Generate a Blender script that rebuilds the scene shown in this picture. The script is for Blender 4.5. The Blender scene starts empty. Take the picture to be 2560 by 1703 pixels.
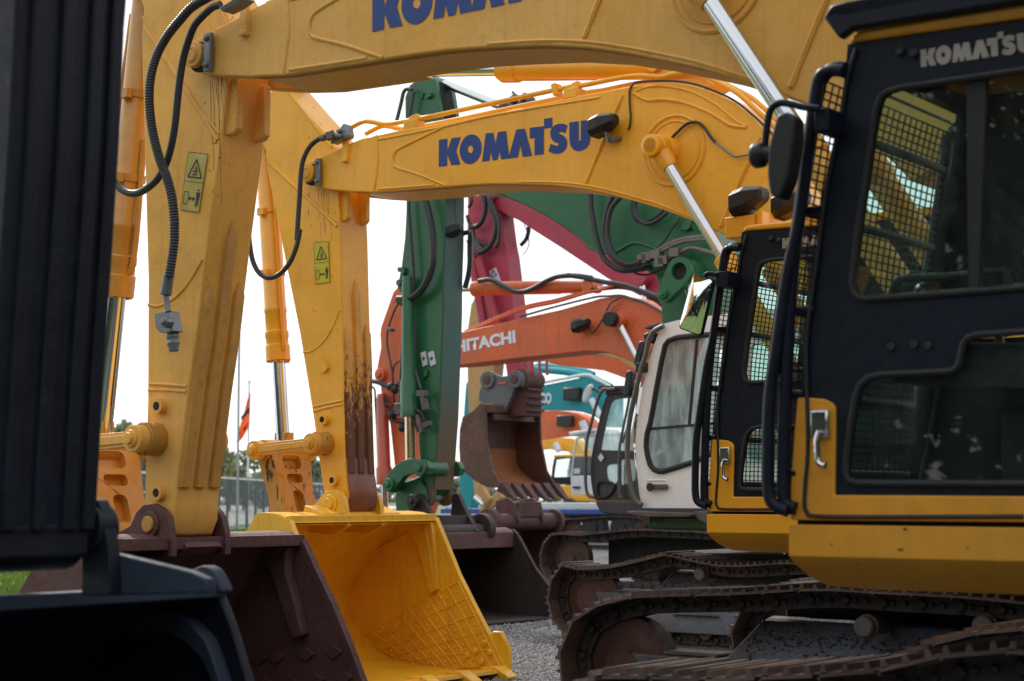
import bpy, bmesh, math, random
from mathutils import Vector, Matrix
R = math.radians
random.seed(7)
SC = bpy.context.scene
COL = SC.collection
# ------------------------------------------------------------------ survey
# The machines stand parallel to each other. All shapes are laid out in a
# "row frame": x = along the machines (rearwards), y = across the row (away
# from the camera), z = up, metres. F / PHI / TILT were surveyed from the photo.
F = 4300.0; PHI = R(37); TILT = math.atan((1242-851.5)/F); EYE = 1.6
cP, sP = math.cos(PHI), math.sin(PHI)
def Q(p, y):
    dx = (p[0]-1280)/F; dz = -(p[1]-851.5)/F
    X = dx; Y = math.cos(TILT)-dz*math.sin(TILT); Z = math.sin(TILT)+dz*math.cos(TILT)
    t = y/(X*sP+Y*cP)
    return ((X*cP-Y*sP)*t, EYE+Z*t)
CR = dict(n=(0,0,1), a=(0,0,2.6133), b=(0,550,2.6133), c=(0,1100,2.6), d=(600,0,2.6133), e=(600,550,2.6133),
          f=(600,1100,2.6), g=(1300,100,3.357), h=(1300,550,3.357), i=(1100,850,3.357), j=(1660,0,2.6133),
          k=(1660,550,2.6133), l=(1300,1100,1.8706), m=(1380,1280,3.706), o=(1960,1280,3.7067), p=(1340,880,3.7333),
          q=(900,1150,4.48), t=(1080,280,5.612), r=(440,340,7.127), s=(1560,640,2.24), u=(1100,480,7.127),
          v=(930,780,3.0154), w=(980,180,3.0154))
def S(cr, y, *xy):
    """surveyed outline points -> (x,z) on the plane y of the row frame"""
    x0, y0, k = CR[cr]
    return [Q((x0+xy[i]/k, y0+xy[i+1]/k), y) for i in range(0, len(xy), 2)]
def Sh(pts, dx=0, dz=0): return [(x+dx, z+dz) for x, z in pts]
def row2world(x, y, z=0): return Vector((x*cP+y*sP, -x*sP+y*cP, z))
def world2row(X, Y): return (X*cP-Y*sP, X*sP+Y*cP)

# ------------------------------------------------------------------ objects
ORG = {}
def tag(o, label=None, cat=None, group=None, kind=None):
    if label: o['label'] = label
    if cat: o['category'] = cat
    if group: o['group'] = group
    if kind: o['kind'] = kind
    return o
def thing(name, x, y, label, cat, group=None):
    o = bpy.data.objects.new(name, None); COL.objects.link(o)
    o.empty_display_size = .3
    o.location = row2world(x, y); o.rotation_euler = (0, 0, -PHI)
    ORG[o] = (x, y)
    return tag(o, label, cat, group)
def link(name, me, mat, parent, bevel=0, seg=2, ang=38):
    mats = mat if isinstance(mat, (list, tuple)) else [mat]
    for m_ in mats: me.materials.append(m_)
    o = bpy.data.objects.new(name, me); COL.objects.link(o)
    if parent is not None:
        o.parent = parent; ORG[o] = ORG.get(parent, (0, 0))
    if bevel:
        b = o.modifiers.new('bevel', 'BEVEL'); b.width = bevel; b.segments = seg; b.limit_method = 'ANGLE'; b.angle_limit = R(ang)
        b.harden_normals = False
    return o
def frame3(t):
    t = t.normalized(); a = Vector((0, 0, 1)) if abs(t.z) < .9 else Vector((1, 0, 0))
    u = t.cross(a).normalized(); return u, t.cross(u).normalized()
def catmull(P, n=6):
    P = [Vector(p) for p in P]
    if len(P) < 3: return P
    Q_ = [P[0]*2-P[1]]+P+[P[-1]*2-P[-2]]; out = []
    for i in range(1, len(Q_)-2):
        a, b, c, d = Q_[i-1:i+3]
        for k in range(n):
            t = k/n
            out.append(.5*((2*b)+(c-a)*t+(2*a-5*b+4*c-d)*t*t+(3*b-a-3*c+d)*t**3))
    out.append(P[-1]); return out
class MB:
    def __init__(s): s.v = []; s.f = []; s.m = []; s.mi = 0; s.sm = []
    def add(s, vs, fs, smooth=False):
        o = len(s.v); s.v += [Vector(v) for v in vs]; s.f += [tuple(i+o for i in f) for f in fs]; s.m += [s.mi]*len(fs); return s
    def prism(s, poly, y0, y1, cut=None):
        n = len(poly); vs = [(x, y0, z) for x, z in poly]+[(x, y1, z) for x, z in poly]
        fs = [tuple(range(n)), tuple(range(2*n-1, n-1, -1))]+[(i, (i+1) % n, n+(i+1) % n, n+i) for i in range(n)]
        return s.add(vs, fs)
    def box(s, x0, x1, y0, y1, z0, z1): return s.prism([(x0, z0), (x1, z0), (x1, z1), (x0, z1)], y0, y1)
    def hexa(s, P):  # 8 points bottom ring, top ring
        return s.add(P, [(0,3,2,1),(4,5,6,7),(0,1,5,4),(1,2,6,5),(2,3,7,6),(3,0,4,7)])
    def bar(s, a, b, w, h, up=(0, 1, 0)):
        a, b, up = Vector(a), Vector(b), Vector(up); t = (b-a).normalized(); u = t.cross(up).normalized(); v = u.cross(t).normalized()
        P = []
        for c in (a, b):
            P += [c-u*w/2-v*h/2, c+u*w/2-v*h/2, c+u*w/2+v*h/2, c-u*w/2+v*h/2]
        return s.hexa(P)
    def ring(s, pts, rad, n=12, caps=True, closed=False):
        pts = [Vector(p) for p in pts]; m_ = len(pts)
        rad = rad if isinstance(rad, (list, tuple)) else [rad]*m_
        t0 = (pts[1]-pts[0]); u, v = frame3(t0); vs = []; prev = t0.normalized()
        for i, p in enumerate(pts):
            if i == 0: t = pts[1]-pts[0]
            elif i == m_-1: t = pts[-1]-pts[-2]
            else: t = (pts[i+1]-pts[i-1])
            if t.length < 1e-9: t = prev
            t = t.normalized(); q = prev.rotation_difference(t); u = q @ u; v = q @ v; prev = t
            vs += [p+(u*math.cos(2*math.pi*k/n)+v*math.sin(2*math.pi*k/n))*rad[i] for k in range(n)]
        fs = [(i*n+k, i*n+(k+1) % n, (i+1)*n+(k+1) % n, (i+1)*n+k) for i in range(m_-1) for k in range(n)]
        if caps: fs += [tuple(range(n-1, -1, -1)), tuple((m_-1)*n+k for k in range(n))]
        return s.add(vs, fs)
    def tube(s, P, r, n=10, sub=5): return s.ring(catmull(P, sub), r, n)
    def straight(s, P, r, n=10): return s.ring(P, r, n)
    def hose(s, P, r, pitch=.014, n=12):
        """corrugated hose"""
        C_ = catmull(P, 8); L = [0]
        for a, b in zip(C_, C_[1:]): L.append(L[-1]+(b-a).length)
        k = max(4, int(L[-1]/pitch*2)); pts = []; rr = []; j = 0
        for i in range(k+1):
            d = L[-1]*i/k
            while j < len(L)-2 and L[j+1] < d: j += 1
            t = (d-L[j])/max(1e-9, L[j+1]-L[j]); pts.append(C_[j].lerp(C_[j+1], t)); rr.append(r*(1.0 if i % 2 else .86))
        return s.ring(pts, rr, n)
    def lathe(s, a, b, prof, n=28):
        a, b = Vector(a), Vector(b); t = (b-a).normalized(); u, v = frame3(t); vs = []
        for d, r in prof:
            c = a+t*d; vs += [c+(u*math.cos(2*math.pi*k/n)+v*math.sin(2*math.pi*k/n))*r for k in range(n)]
        m_ = len(prof)
        fs = [(i*n+k, i*n+(k+1) % n, (i+1)*n+(k+1) % n, (i+1)*n+k) for i in range(m_-1) for k in range(n)]
        fs += [tuple(range(n-1, -1, -1)), tuple((m_-1)*n+k for k in range(n))]
        return s.add(vs, fs)
    def rod(s, a, b, r, n=20): return s.lathe(a, b, [(0, r), ((Vector(b)-Vector(a)).length, r)], n)
    def ycyl(s, x, z, y0, y1, r, n=24, ch=.006):
        d = y1-y0; ch = min(ch, r*.3, d*.3)
        return s.lathe((x, y0, z), (x, y1, z), [(0, r-ch), (ch, r), (d-ch, r), (d, r-ch)], n)
    def ball(s, c, r, n=10):
        return s.lathe((c[0], c[1]-r, c[2]), (c[0], c[1]+r, c[2]), [(r-r*math.cos(math.pi*i/6), max(.0005, r*math.sin(math.pi*i/6))) for i in range(7)], n)
    def build(s, name, mat, parent=None, bevel=0, seg=2, smooth=True, sharp=36, keep_normals=False):
        ox, oy = ORG.get(parent, (0, 0)) if parent is not None else (0, 0)
        me = bpy.data.meshes.new(name)
        me.from_pydata([(v.x-ox, v.y-oy, v.z) for v in s.v], [], s.f)
        me.polygons.foreach_set('material_index', s.m)
        if not keep_normals:
            bm = bmesh.new(); bm.from_mesh(me); bmesh.ops.recalc_face_normals(bm, faces=bm.faces); bm.to_mesh(me); bm.free()
        if smooth:
            me.polygons.foreach_set('use_smooth', [True]*len(me.polygons)); me.set_sharp_from_angle(angle=R(sharp))
        me.update()
        return link(name, me, mat, parent, bevel, seg)
def plate(outer, holes, y0, y1, name, mat, parent, bevel=0, sub=0):
    """flat plate with openings, outline in (x,z), from y0 to y1"""
    cu = bpy.data.curves.new('c', 'CURVE'); cu.dimensions = '2D'; cu.fill_mode = 'BOTH'; cu.extrude = abs(y1-y0)/2
    for pl in [outer]+list(holes):
        sp = cu.splines.new('POLY'); sp.points.add(len(pl)-1)
        for i, (x, z) in enumerate(pl): sp.points[i].co = (x, z, 0, 1)
        sp.use_cyclic_u = True
    ob = bpy.data.objects.new('c', cu); me = bpy.data.meshes.new_from_object(ob)
    bpy.data.objects.remove(ob); bpy.data.curves.remove(cu)
    ox, oy = ORG.get(parent, (0, 0)); ym = (y0+y1)/2
    for v in me.vertices:
        x, z, e = v.co; v.co = (x-ox, ym+(-e)-oy, z)
    bm = bmesh.new(); bm.from_mesh(me); bmesh.ops.remove_doubles(bm, verts=bm.verts, dist=1e-5)
    bmesh.ops.recalc_face_normals(bm, faces=bm.faces); bm.to_mesh(me); bm.free()
    me.name = name; me.materials.clear()
    return link(name, me, mat, parent, bevel)
def rounded(poly, r, n=5):
    """round the corners of a polygon"""
    out = []; N = len(poly)
    for i in range(N):
        p0, p1, p2 = Vector(poly[i-1]), Vector(poly[i]), Vector(poly[(i+1) % N])
        a = (p0-p1); b = (p2-p1); d = min(r, a.length*.45, b.length*.45)
        A = p1+a.normalized()*d; B = p1+b.normalized()*d
        for k in range(n+1):
            t = k/n; out.append(tuple(A*(1-t)**2+p1*2*t*(1-t)+B*t*t))
    return out
def flat(poly, y, name, mat, parent):
    mb = MB(); mb.add([(x, y, z) for x, z in poly], [tuple(range(len(poly)))]); return mb.build(name, mat, parent, smooth=False)
def bead(mb, pts, y, r=.011, sub=5):
    C_ = catmull([(x, y, z) for x, z in pts], sub)
    dense = [C_[0]]
    for a, b in zip(C_, C_[1:]):
        k = max(1, min(12, int((b-a).length/.03))); dense += [a.lerp(b, (i+1)/k) for i in range(k)]
    mb.ring(dense, [r*random.uniform(.82, 1.18) for _ in dense], 6); return mb
def lettering(txt, y, a, b, h, name, mat, parent, bold=.02, stretch=None, lean=0):
    """sans lettering: baseline from a to b, cap height h"""
    cu = bpy.data.curves.new('t', 'FONT'); cu.body = txt; cu.size = 1; cu.offset = bold; cu.resolution_u = 3
    ob = bpy.data.objects.new('t', cu); me = bpy.data.meshes.new_from_object(ob); bpy.data.objects.remove(ob); bpy.data.curves.remove(cu)
    xs = [v.co.x for v in me.vertices]; ys = [v.co.y for v in me.vertices]; x0, x1, y1 = min(xs), max(xs), max(ys)
    ox, oy = ORG[parent]; ux, uz = b[0]-a[0], b[1]-a[1]; L = math.hypot(ux, uz); ux /= L; uz /= L
    for v in me.vertices:
        uu = (v.co.x-x0)/(x1-x0)*L; vv = v.co.y/y1*h
        v.co = (a[0]+ux*uu-uz*vv-ox, y-oy, a[1]+uz*uu+ux*vv)
    me.name = name; me.materials.clear(); return link(name, me, mat, parent)

# ------------------------------------------------------------------ materials
def newmat(name):
    m_ = bpy.data.materials.new(name); m_.use_nodes = True; nt = m_.node_tree; nt.nodes.clear()
    return m_, nt, lambda t, **k: _node(nt, t, **k)
def _node(nt, t, **k):
    n = nt.nodes.new(t)
    for a, b in k.items():
        if a.startswith('i_'):
            key = a[2:]; key = int(key) if key.isdigit() else key.replace('_', ' ')
            n.inputs[key].default_value = b
        else: setattr(n, a, b)
    return n
def rgba(c): return (c[0], c[1], c[2], 1)
def surf(name, base, rough=.45, rand=.05, metal=0, var=.12, grime=.35, grimecol=(.05, .035, .025), streak=0, chips=0, chipcol=(.09, .035, .018),
         chip_z=None, bump=.15, bscale=60, scale=1.6, chscale=26.0, coat=0, spec=.5, fade=0, fadecol=(.5, .4, .3)):
    m_, nt, N = newmat(name); L = nt.links.new
    out = N('ShaderNodeOutputMaterial'); bs = N('ShaderNodeBsdfPrincipled')
    bs.inputs['Roughness'].default_value = rough; bs.inputs['Metallic'].default_value = metal
    bs.inputs['Specular IOR Level'].default_value = spec
    if coat: bs.inputs['Coat Weight'].default_value = coat; bs.inputs['Coat Roughness'].default_value = .12
    L(bs.outputs[0], out.inputs[0])
    tc = N('ShaderNodeTexCoord'); co = tc.outputs['Object']
    n1 = N('ShaderNodeTexNoise', i_Scale=scale, i_Detail=5.0, i_Roughness=.6); L(co, n1.inputs['Vector'])
    n2 = N('ShaderNodeTexNoise', i_Scale=scale*9, i_Detail=6.0, i_Roughness=.7); L(co, n2.inputs['Vector'])
    hsv = N('ShaderNodeHueSaturation'); hsv.inputs['Color'].default_value = rgba(base)
    mr = N('ShaderNodeMapRange'); mr.inputs[1].default_value = .3; mr.inputs[2].default_value = .7
    mr.inputs[3].default_value = 1-var; mr.inputs[4].default_value = 1+var
    oi = N('ShaderNodeObjectInfo'); ra = N('ShaderNodeMapRange'); ra.inputs[3].default_value = 1-rand; ra.inputs[4].default_value = 1+rand; mu = N('ShaderNodeMath', operation='MULTIPLY')
    L(oi.outputs['Random'], ra.inputs[0]); L(n1.outputs[0], mr.inputs[0]); L(mr.outputs[0], mu.inputs[0]); L(ra.outputs[0], mu.inputs[1]); L(mu.outputs[0], hsv.inputs['Value'])
    cur = hsv.outputs[0]
    if fade:
        r3 = N('ShaderNodeMapRange'); r3.inputs[1].default_value = .42; r3.inputs[2].default_value = .62; r3.inputs[4].default_value = fade
        n4 = N('ShaderNodeTexNoise', i_Scale=scale*.8, i_Detail=3.0); mp4 = N('ShaderNodeMapping'); mp4.inputs['Location'].default_value = (3, 5, 1)
        L(co, mp4.inputs[0]); L(mp4.outputs[0], n4.inputs['Vector']); L(n4.outputs[0], r3.inputs[0])
        mx = N('ShaderNodeMix', data_type='RGBA'); L(r3.outputs[0], mx.inputs[0]); L(cur, mx.inputs[6]); mx.inputs[7].default_value = rgba(fadecol); cur = mx.outputs[2]
    if grime:
        r1 = N('ShaderNodeMapRange'); r1.inputs[1].default_value = .5; r1.inputs[2].default_value = .78; r1.inputs[4].default_value = grime
        L(n2.outputs[0], r1.inputs[0])
        mx = N('ShaderNodeMix', data_type='RGBA'); L(r1.outputs[0], mx.inputs[0]); L(cur, mx.inputs[6]); mx.inputs[7].default_value = rgba(grimecol); cur = mx.outputs[2]
    if streak:
        mp = N('ShaderNodeMapping'); mp.inputs['Scale'].default_value = (14, 14, .7); L(co, mp.inputs[0])
        n3 = N('ShaderNodeTexNoise', i_Scale=1.4, i_Detail=4.0); L(mp.outputs[0], n3.inputs['Vector'])
        r2 = N('ShaderNodeMapRange'); r2.inputs[1].default_value = .52; r2.inputs[2].default_value = .75; r2.inputs[4].default_value = streak
        L(n3.outputs[0], r2.inputs[0])
        mx = N('ShaderNodeMix', data_type='RGBA'); L(r2.outputs[0], mx.inputs[0]); L(cur, mx.inputs[6]); mx.inputs[7].default_value = rgba(grimecol); cur = mx.outputs[2]
    rsock = None
    if chips:
        mp = N('ShaderNodeMapping'); mp.inputs['Scale'].default_value = (1, 1, .35); L(co, mp.inputs[0])
        n5 = N('ShaderNodeTexNoise', i_Scale=chscale, i_Detail=8.0, i_Roughness=.75); L(mp.outputs[0], n5.inputs['Vector'])
        fac = n5.outputs[0]
        if chip_z:
            sx = N('ShaderNodeSeparateXYZ'); L(co, sx.inputs[0])
            rz = N('ShaderNodeMapRange'); rz.inputs[1].default_value = chip_z[0]; rz.inputs[2].default_value = chip_z[1]
            rz.inputs[3].default_value = .33; rz.inputs[4].default_value = -.12; L(sx.outputs[2], rz.inputs[0])
            ad = N('ShaderNodeMath', operation='ADD'); L(fac, ad.inputs[0]); L(rz.outputs[0], ad.inputs[1]); fac = ad.outputs[0]
        r4 = N('ShaderNodeMapRange'); r4.inputs[1].default_value = 1-chips-.02; r4.inputs[2].default_value = 1-chips+.02
        L(fac, r4.inputs[0])
        mx = N('ShaderNodeMix', data_type='RGBA'); L(r4.outputs[0], mx.inputs[0]); L(cur, mx.inputs[6])
        cc = N('ShaderNodeMix', data_type='RGBA'); L(n2.outputs[0], cc.inputs[0]); cc.inputs[6].default_value = rgba(chipcol); cc.inputs[7].default_value = rgba([v*.45 for v in chipcol]); L(cc.outputs[2], mx.inputs[7])
        cur = mx.outputs[2]
        rm = N('ShaderNodeMapRange'); rm.inputs[3].default_value = rough; rm.inputs[4].default_value = .8; L(r4.outputs[0], rm.inputs[0]); rsock = rm.outputs[0]
    L(cur, bs.inputs['Base Color'])
    if rsock is None:
        rm = N('ShaderNodeMapRange'); rm.inputs[1].default_value = .3; rm.inputs[2].default_value = .7; rm.inputs[3].default_value = max(.03, rough*.8); rm.inputs[4].default_value = min(1, rough*1.25)
        L(n2.outputs[0], rm.inputs[0]); rsock = rm.outputs[0]
    L(rsock, bs.inputs['Roughness'])
    if bump:
        nb = N('ShaderNodeTexNoise', i_Scale=bscale, i_Detail=4.0); L(co, nb.inputs['Vector'])
        bp = N('ShaderNodeBump', i_Strength=bump, i_Distance=.01); L(nb.outputs[0], bp.inputs['Height']); L(bp.outputs[0], bs.inputs['Normal'])
    return m_
def glass(name, tint=(.72, .82, .8), refl=1.0, dust_haze=.06, dust_haze_col=(.55, .6, .58)):
    m_, nt, N = newmat(name); L = nt.links.new
    out = N('ShaderNodeOutputMaterial'); tr = N('ShaderNodeBsdfTransparent'); tr.inputs[0].default_value = rgba(tint)
    gl = N('ShaderNodeBsdfGlossy'); gl.inputs['Roughness'].default_value = .015; gl.inputs[0].default_value = (refl, refl, refl, 1)
    fr = N('ShaderNodeFresnel'); ge = N('ShaderNodeNewGeometry'); io = N('ShaderNodeMapRange'); io.inputs[3].default_value = 1.55; io.inputs[4].default_value = 1/1.55
    L(ge.outputs['Backfacing'], io.inputs[0]); L(io.outputs[0], fr.inputs['IOR']); df = N('ShaderNodeBsdfDiffuse'); df.inputs[0].default_value = rgba(dust_haze_col)
    tc = N('ShaderNodeTexCoord'); mp = N('ShaderNodeMapping'); mp.inputs['Scale'].default_value = (5, 5, 1.2); L(tc.outputs['Object'], mp.inputs[0])
    nz = N('ShaderNodeTexNoise', i_Scale=2.2, i_Detail=6.0); L(mp.outputs[0], nz.inputs['Vector'])
    rr = N('ShaderNodeMapRange'); rr.inputs[1].default_value = .4; rr.inputs[2].default_value = .75; rr.inputs[4].default_value = dust_haze*2.2; L(nz.outputs[0], rr.inputs[0])
    rr.inputs[3].default_value = dust_haze*.55; rr.inputs[4].default_value = dust_haze*1.5
    m1 = N('ShaderNodeMixShader'); L(rr.outputs[0], m1.inputs[0]); tl = N('ShaderNodeBsdfTranslucent'); tl.inputs[0].default_value = rgba(dust_haze_col); dd = N('ShaderNodeAddShader'); L(df.outputs[0], dd.inputs[0]); L(tl.outputs[0], dd.inputs[1])  # dust film that also carries painted-in skylight on the paler panes
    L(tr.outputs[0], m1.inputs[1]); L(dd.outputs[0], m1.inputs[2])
    m2 = N('ShaderNodeMixShader'); L(fr.outputs[0], m2.inputs[0]); L(m1.outputs[0], m2.inputs[1]); L(gl.outputs[0], m2.inputs[2])
    L(m2.outputs[0], out.inputs[0]); return m_
M = {}
YC = (.66, .30, .028)
M['yellow'] = surf('yellow paint', (.86, .41, .018), .40, var=.12, grime=.25, streak=.16, grimecol=(.40, .17, .02), coat=.12, spec=.38, bump=.08, bscale=45, fade=.3, fadecol=(.84, .46, .09), chips=.295, chipcol=(.14, .06, .03), chscale=34.0)
M['ochre'] = surf('faded ochre yellow paint', (.80, .405, .065), .5, var=.16, grime=.35, streak=.25, grimecol=(.46, .20, .02), coat=.05, spec=.3, bump=.16, bscale=70, fade=.45, fadecol=(.80, .47, .16), chips=.30, chipcol=(.16, .07, .03), chscale=30.0)
M['deepochre'] = surf('deep ochre panel paint', (.68, .30, .020), .42, var=.16, grime=.3, streak=.1, grimecol=(.28, .10, .015), coat=.05, spec=.35, bump=.08, scale=1.1, fade=.3, fadecol=(.50, .27, .05), chips=.21, chipcol=(.12,.06,.04))
M['bright'] = surf('bright yellow paint', (.86, .38, .010), .35, var=.08, grime=.12, grimecol=(.2, .09, .02), coat=.3, bump=.04)
M['bucketyellow'] = surf('bucket yellow paint', (.84, .46, .022), .40, var=.12, grime=.5, grimecol=(.56, .26, .015), streak=.35, coat=.12, bump=.15, chips=.27, chipcol=(.16, .07, .03))
M['wornyellow'] = surf('worn yellow paint over rust', (.50, .25, .035), .5, var=.12, grime=.4, chips=.42, chipcol=(.085, .042, .026), bump=.2, scale=2.5, chscale=15.0)
M['ribrust'] = surf('yellow paint rubbed to rust', (.70, .31, .03), .5, var=.15, grime=.35, chips=.38, chipcol=(.19, .07, .032), chip_z=(1.85, 3.35), bump=.3, chscale=42.0)
M['ribochre'] = surf('rough ochre wear strips', (.60, .29, .05), .5, var=.2, grime=.5, grimecol=(.24, .1, .02), bump=.6, bscale=120)
M['black'] = surf('black cab paint', (.006, .010, .019), .42, var=.25, grime=.3, grimecol=(.022, .028, .036), bump=.06, coat=.0, spec=.22, streak=.15)
M['rubber'] = surf('black rubber', (.012, .012, .013), .6, var=.1, grime=.2, grimecol=(.05, .045, .04), bump=.1)
M['hose'] = surf('black hose', (.022, .024, .027), .42, var=.1, grime=.2, grimecol=(.06, .055, .05), bump=.05)
M['navy'] = surf('navy black paint', (.006, .009, .017), .5, var=.4, grime=.5, grimecol=(.016, .022, .034), bump=.2, streak=.3, spec=.3)
M['navyblue'] = surf('blue black bucket paint', (.028, .042, .068), .65, var=.35, grime=.5, grimecol=(.01, .014, .02), bump=.2, spec=.35)
M['steelgrey'] = surf('zinc plated steel', (.20, .22, .235), .4, metal=.6, var=.1, grime=.5, grimecol=(.12, .09, .07), bump=.1)
M['oldsteel'] = surf('dirty bare steel', (.11, .10, .095), .55, metal=.3, var=.2, grime=.6, grimecol=(.09, .045, .025), bump=.3)
M['chrome'] = surf('chromed rod', (.62, .64, .66), .16, metal=1, var=.03, grime=.04, bump=0)
M['rust'] = surf('brown rusted steel', (.085, .030, .026), .62, var=.35, grime=.7, grimecol=(.03, .014, .013), bump=.8, bscale=130, fade=.5, fadecol=(.13, .062, .055), scale=2.2)
M['rustwarm'] = surf('worn rusty bucket steel', (.10, .05, .035), .6, var=.3, grime=.6, grimecol=(.035, .02, .015), bump=.35, fade=.5, fadecol=(.17, .09, .055), streak=.3)
M['rustlit'] = surf('lit orange rust', (.28, .10, .03), .7, var=.25, grime=.4, bump=.3)
M['darkbucket'] = surf('black brown bucket steel', (.032, .02, .018), .6, var=.3, grime=.5, grimecol=(.07, .03, .02), bump=.3, fade=.4, fadecol=(.05, .04, .04))
M['track'] = surf('track steel', (.105, .068, .054), .56, rand=.38, var=.35, grime=.6, grimecol=(.045, .024, .017), bump=.5, bscale=60, fade=.6, fadecol=(.20, .155, .13), scale=3)
M['chain'] = surf('greasy track chain', (.030, .021, .018), .55, var=.3, grime=.6, grimecol=(.012, .009, .008), bump=.4, fade=.3, fadecol=(.06, .045, .035))
M['idler'] = surf('rusty idler', (.07, .028, .017), .65, var=.3, grime=.5, grimecol=(.03, .018, .014), bump=.3)
M['frame'] = surf('muddy grey frame', (.08, .105, .14), .45, var=.15, grime=1.0, grimecol=(.06, .036, .024), scale=1.3, bump=.8, bscale=35, fade=.7, fadecol=(.075, .048, .034))
M['mud'] = surf('dried mud', (.085, .055, .038), .95, rand=0, var=.4, grime=.4, bump=.3)
M['dark'] = surf('dark underside', (.012, .012, .012), .8, var=.2, grime=0, bump=0)
M['green'] = surf('green paint', (.014, .12, .045), .4, var=.15, grime=.3, grimecol=(.05, .05, .03), streak=.25, bump=.1, coat=.15, chips=.2, chipcol=(.20, .16, .10))
M['greenworn'] = surf('worn green paint', (.03, .10, .085), .5, var=.2, grime=.5, grimecol=(.12, .08, .045), streak=.5, chips=.40, chipcol=(.20, .13, .07), chip_z=(1.3, 4.0), bump=.2)
M['crimson'] = surf('faded crimson paint', (.40, .028, .058), .5, var=.14, grime=.2, grimecol=(.16, .01, .015), bump=.1, fade=.3, fadecol=(.36, .08, .11))
M['orange'] = surf('weathered orange paint', (.68, .125, .034), .5, var=.12, grime=.3, streak=.4, grimecol=(.30, .06, .025), bump=.12, fade=.3, fadecol=(.5, .16, .08))
M['orange2'] = surf('orange paint', (.62, .10, .02), .45, var=.1, grime=.15, bump=.05)
M['redorange'] = surf('red orange cylinder paint', (.45, .06, .02), .35, var=.1, grime=.2, bump=.05, coat=.3)
M['teal'] = surf('teal paint', (.0, .27, .31), .45, var=.1, grime=.12, bump=.05)
M['tan'] = surf('tan yellow paint', (.48, .29, .10), .5, var=.12, grime=.2, bump=.05)
M['white'] = surf('off white cab paint', (.86, .87, .90), .35, var=.04, grime=.12, streak=.08, grimecol=(.3, .2, .13), coat=.2, bump=.03)
M['palewhite'] = surf('pale white paint', (.62, .70, .72), .4, var=.05, grime=.1, bump=0)
M['browncab'] = surf('dark brown grey cab paint', (.035, .028, .030), .42, var=.15, grime=.2, grimecol=(.06, .05, .045), bump=.04)
M['blue'] = surf('blue lettering film', (.0, .035, .20), .4, var=.03, grime=.06, bump=0)
M['letterwhite'] = surf('white lettering film', (.72, .74, .8), .5, var=.03, grime=.1, bump=0)
M['cream'] = surf('worn cream lettering film', (.34, .31, .26), .5, var=.1, grime=.5, grimecol=(.05, .045, .04), scale=5, bump=0)
M['sticker'] = surf('yellow warning sticker', (.62, .50, .0), .4, var=.1, grime=.15, bump=0)
M['stickerold'] = surf('faded warning sticker', (.52, .42, .08), .4, var=.2, grime=.2, fade=.6, fadecol=(.46, .33, .0), bump=0, scale=6)
M['stickerwhite'] = surf('white warning sticker', (.6, .6, .65), .5, var=.05, grime=.15, bump=0)
M['ink'] = surf('black sticker ink', (.015, .02, .045), .5, var=.05, grime=0, bump=0)
M['lamp'] = surf('black lamp housing', (.014, .014, .015), .42, var=.1, grime=.2, grimecol=(.04, .04, .04), bump=.03)
M['seat'] = surf('dark seat fabric', (.02, .02, .022), .9, var=.2, grime=.1, bump=.2)
M['interior'] = surf('grey cab interior', (.10, .10, .10), .6, var=.15, grime=.2, bump=.05)
M['glass'] = glass('cab glass', (.70, .86, .81), .95, .03, (.42, .52, .49))
M['glassgreen'] = glass('greenish glass with skylight haze', (.80, .95, .93), .95, .32, (.62, .76, .75))  # milky layer paints in the bright sky seen through the panes
m_, nt, N = newmat('mirror glass'); o_ = N('ShaderNodeOutputMaterial'); g_ = N('ShaderNodeBsdfGlossy'); g_.inputs[0].default_value = (.85, .87, .88, 1); g_.inputs['Roughness'].default_value = .01
nt.links.new(g_.outputs[0], o_.inputs[0]); M['mirror'] = m_
# ------------------------------------------------------------------ shared builders
KOM = [[(97,390),(215,376),(213,545),(275,368),(403,352),(338,543),(397,735),(270,748),(213,590),(210,756),(93,771)],
 [(752,303),(857,291),(889,440),(925,281),(1038,268),(1080,612),(1182,248),(1302,233),(1402,612),(1273,630),(1238,468),(1203,636),(967,665),(948,545),(918,670),(850,680),(823,556),(804,684),(701,696)],
 [(1370,223),(1572,198),(1572,97),(1687,80),(1687,216),(1568,234),(1566,592),(1438,607),(1438,364),(1372,372)],
 [(1898,190),(1868,300),(1830,283),(1800,276),(1778,285),(1780,303),(1805,313),(1850,335),(1885,375),(1897,430),(1885,500),(1850,550),(1790,583),(1730,588),(1680,575),(1633,550),(1665,446),(1700,462),(1745,475),(1768,472),(1776,456),(1762,436),(1730,428),(1690,400),(1665,350),(1657,290),(1675,230),(1720,185),(1780,163),(1850,168)],
 [(1925,148),(2056,130),(2058,395),(2070,410),(2085,395),(2088,125),(2220,108),(2219,390),(2205,450),(2160,510),(2100,542),(2040,550),(1985,530),(1945,480),(1927,400)]]
KO = [(541+154*math.cos(a)-10*math.sin(a), 523+208*math.sin(a)-12*math.cos(a)) for a in [2*math.pi*i/40 for i in range(40)]]
KOH = [(538+39*math.cos(a), 524+54*math.sin(a)) for a in [2*math.pi*i/20 for i in range(20)]]
def brand(fn, y, mat, parent, name='lettering'):
    """the five letter shapes plus the O with its opening, as one film"""
    mb = MB()
    for pl in KOM: mb.add([(x, y, z) for x, z in map(fn, pl)], [tuple(range(len(pl)))])
    a = [fn(p) for p in KO]; b = [fn(p) for p in KOH]; n = len(a)
    mb.add([(x, y, z) for x, z in a]+[(x, y, z) for x, z in [b[i//2] for i in range(n)]], [(i, (i+1) % n, n+(i+1) % n, n+i) for i in range(n)])
    return mb.build(name, mat, parent, smooth=False)
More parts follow.
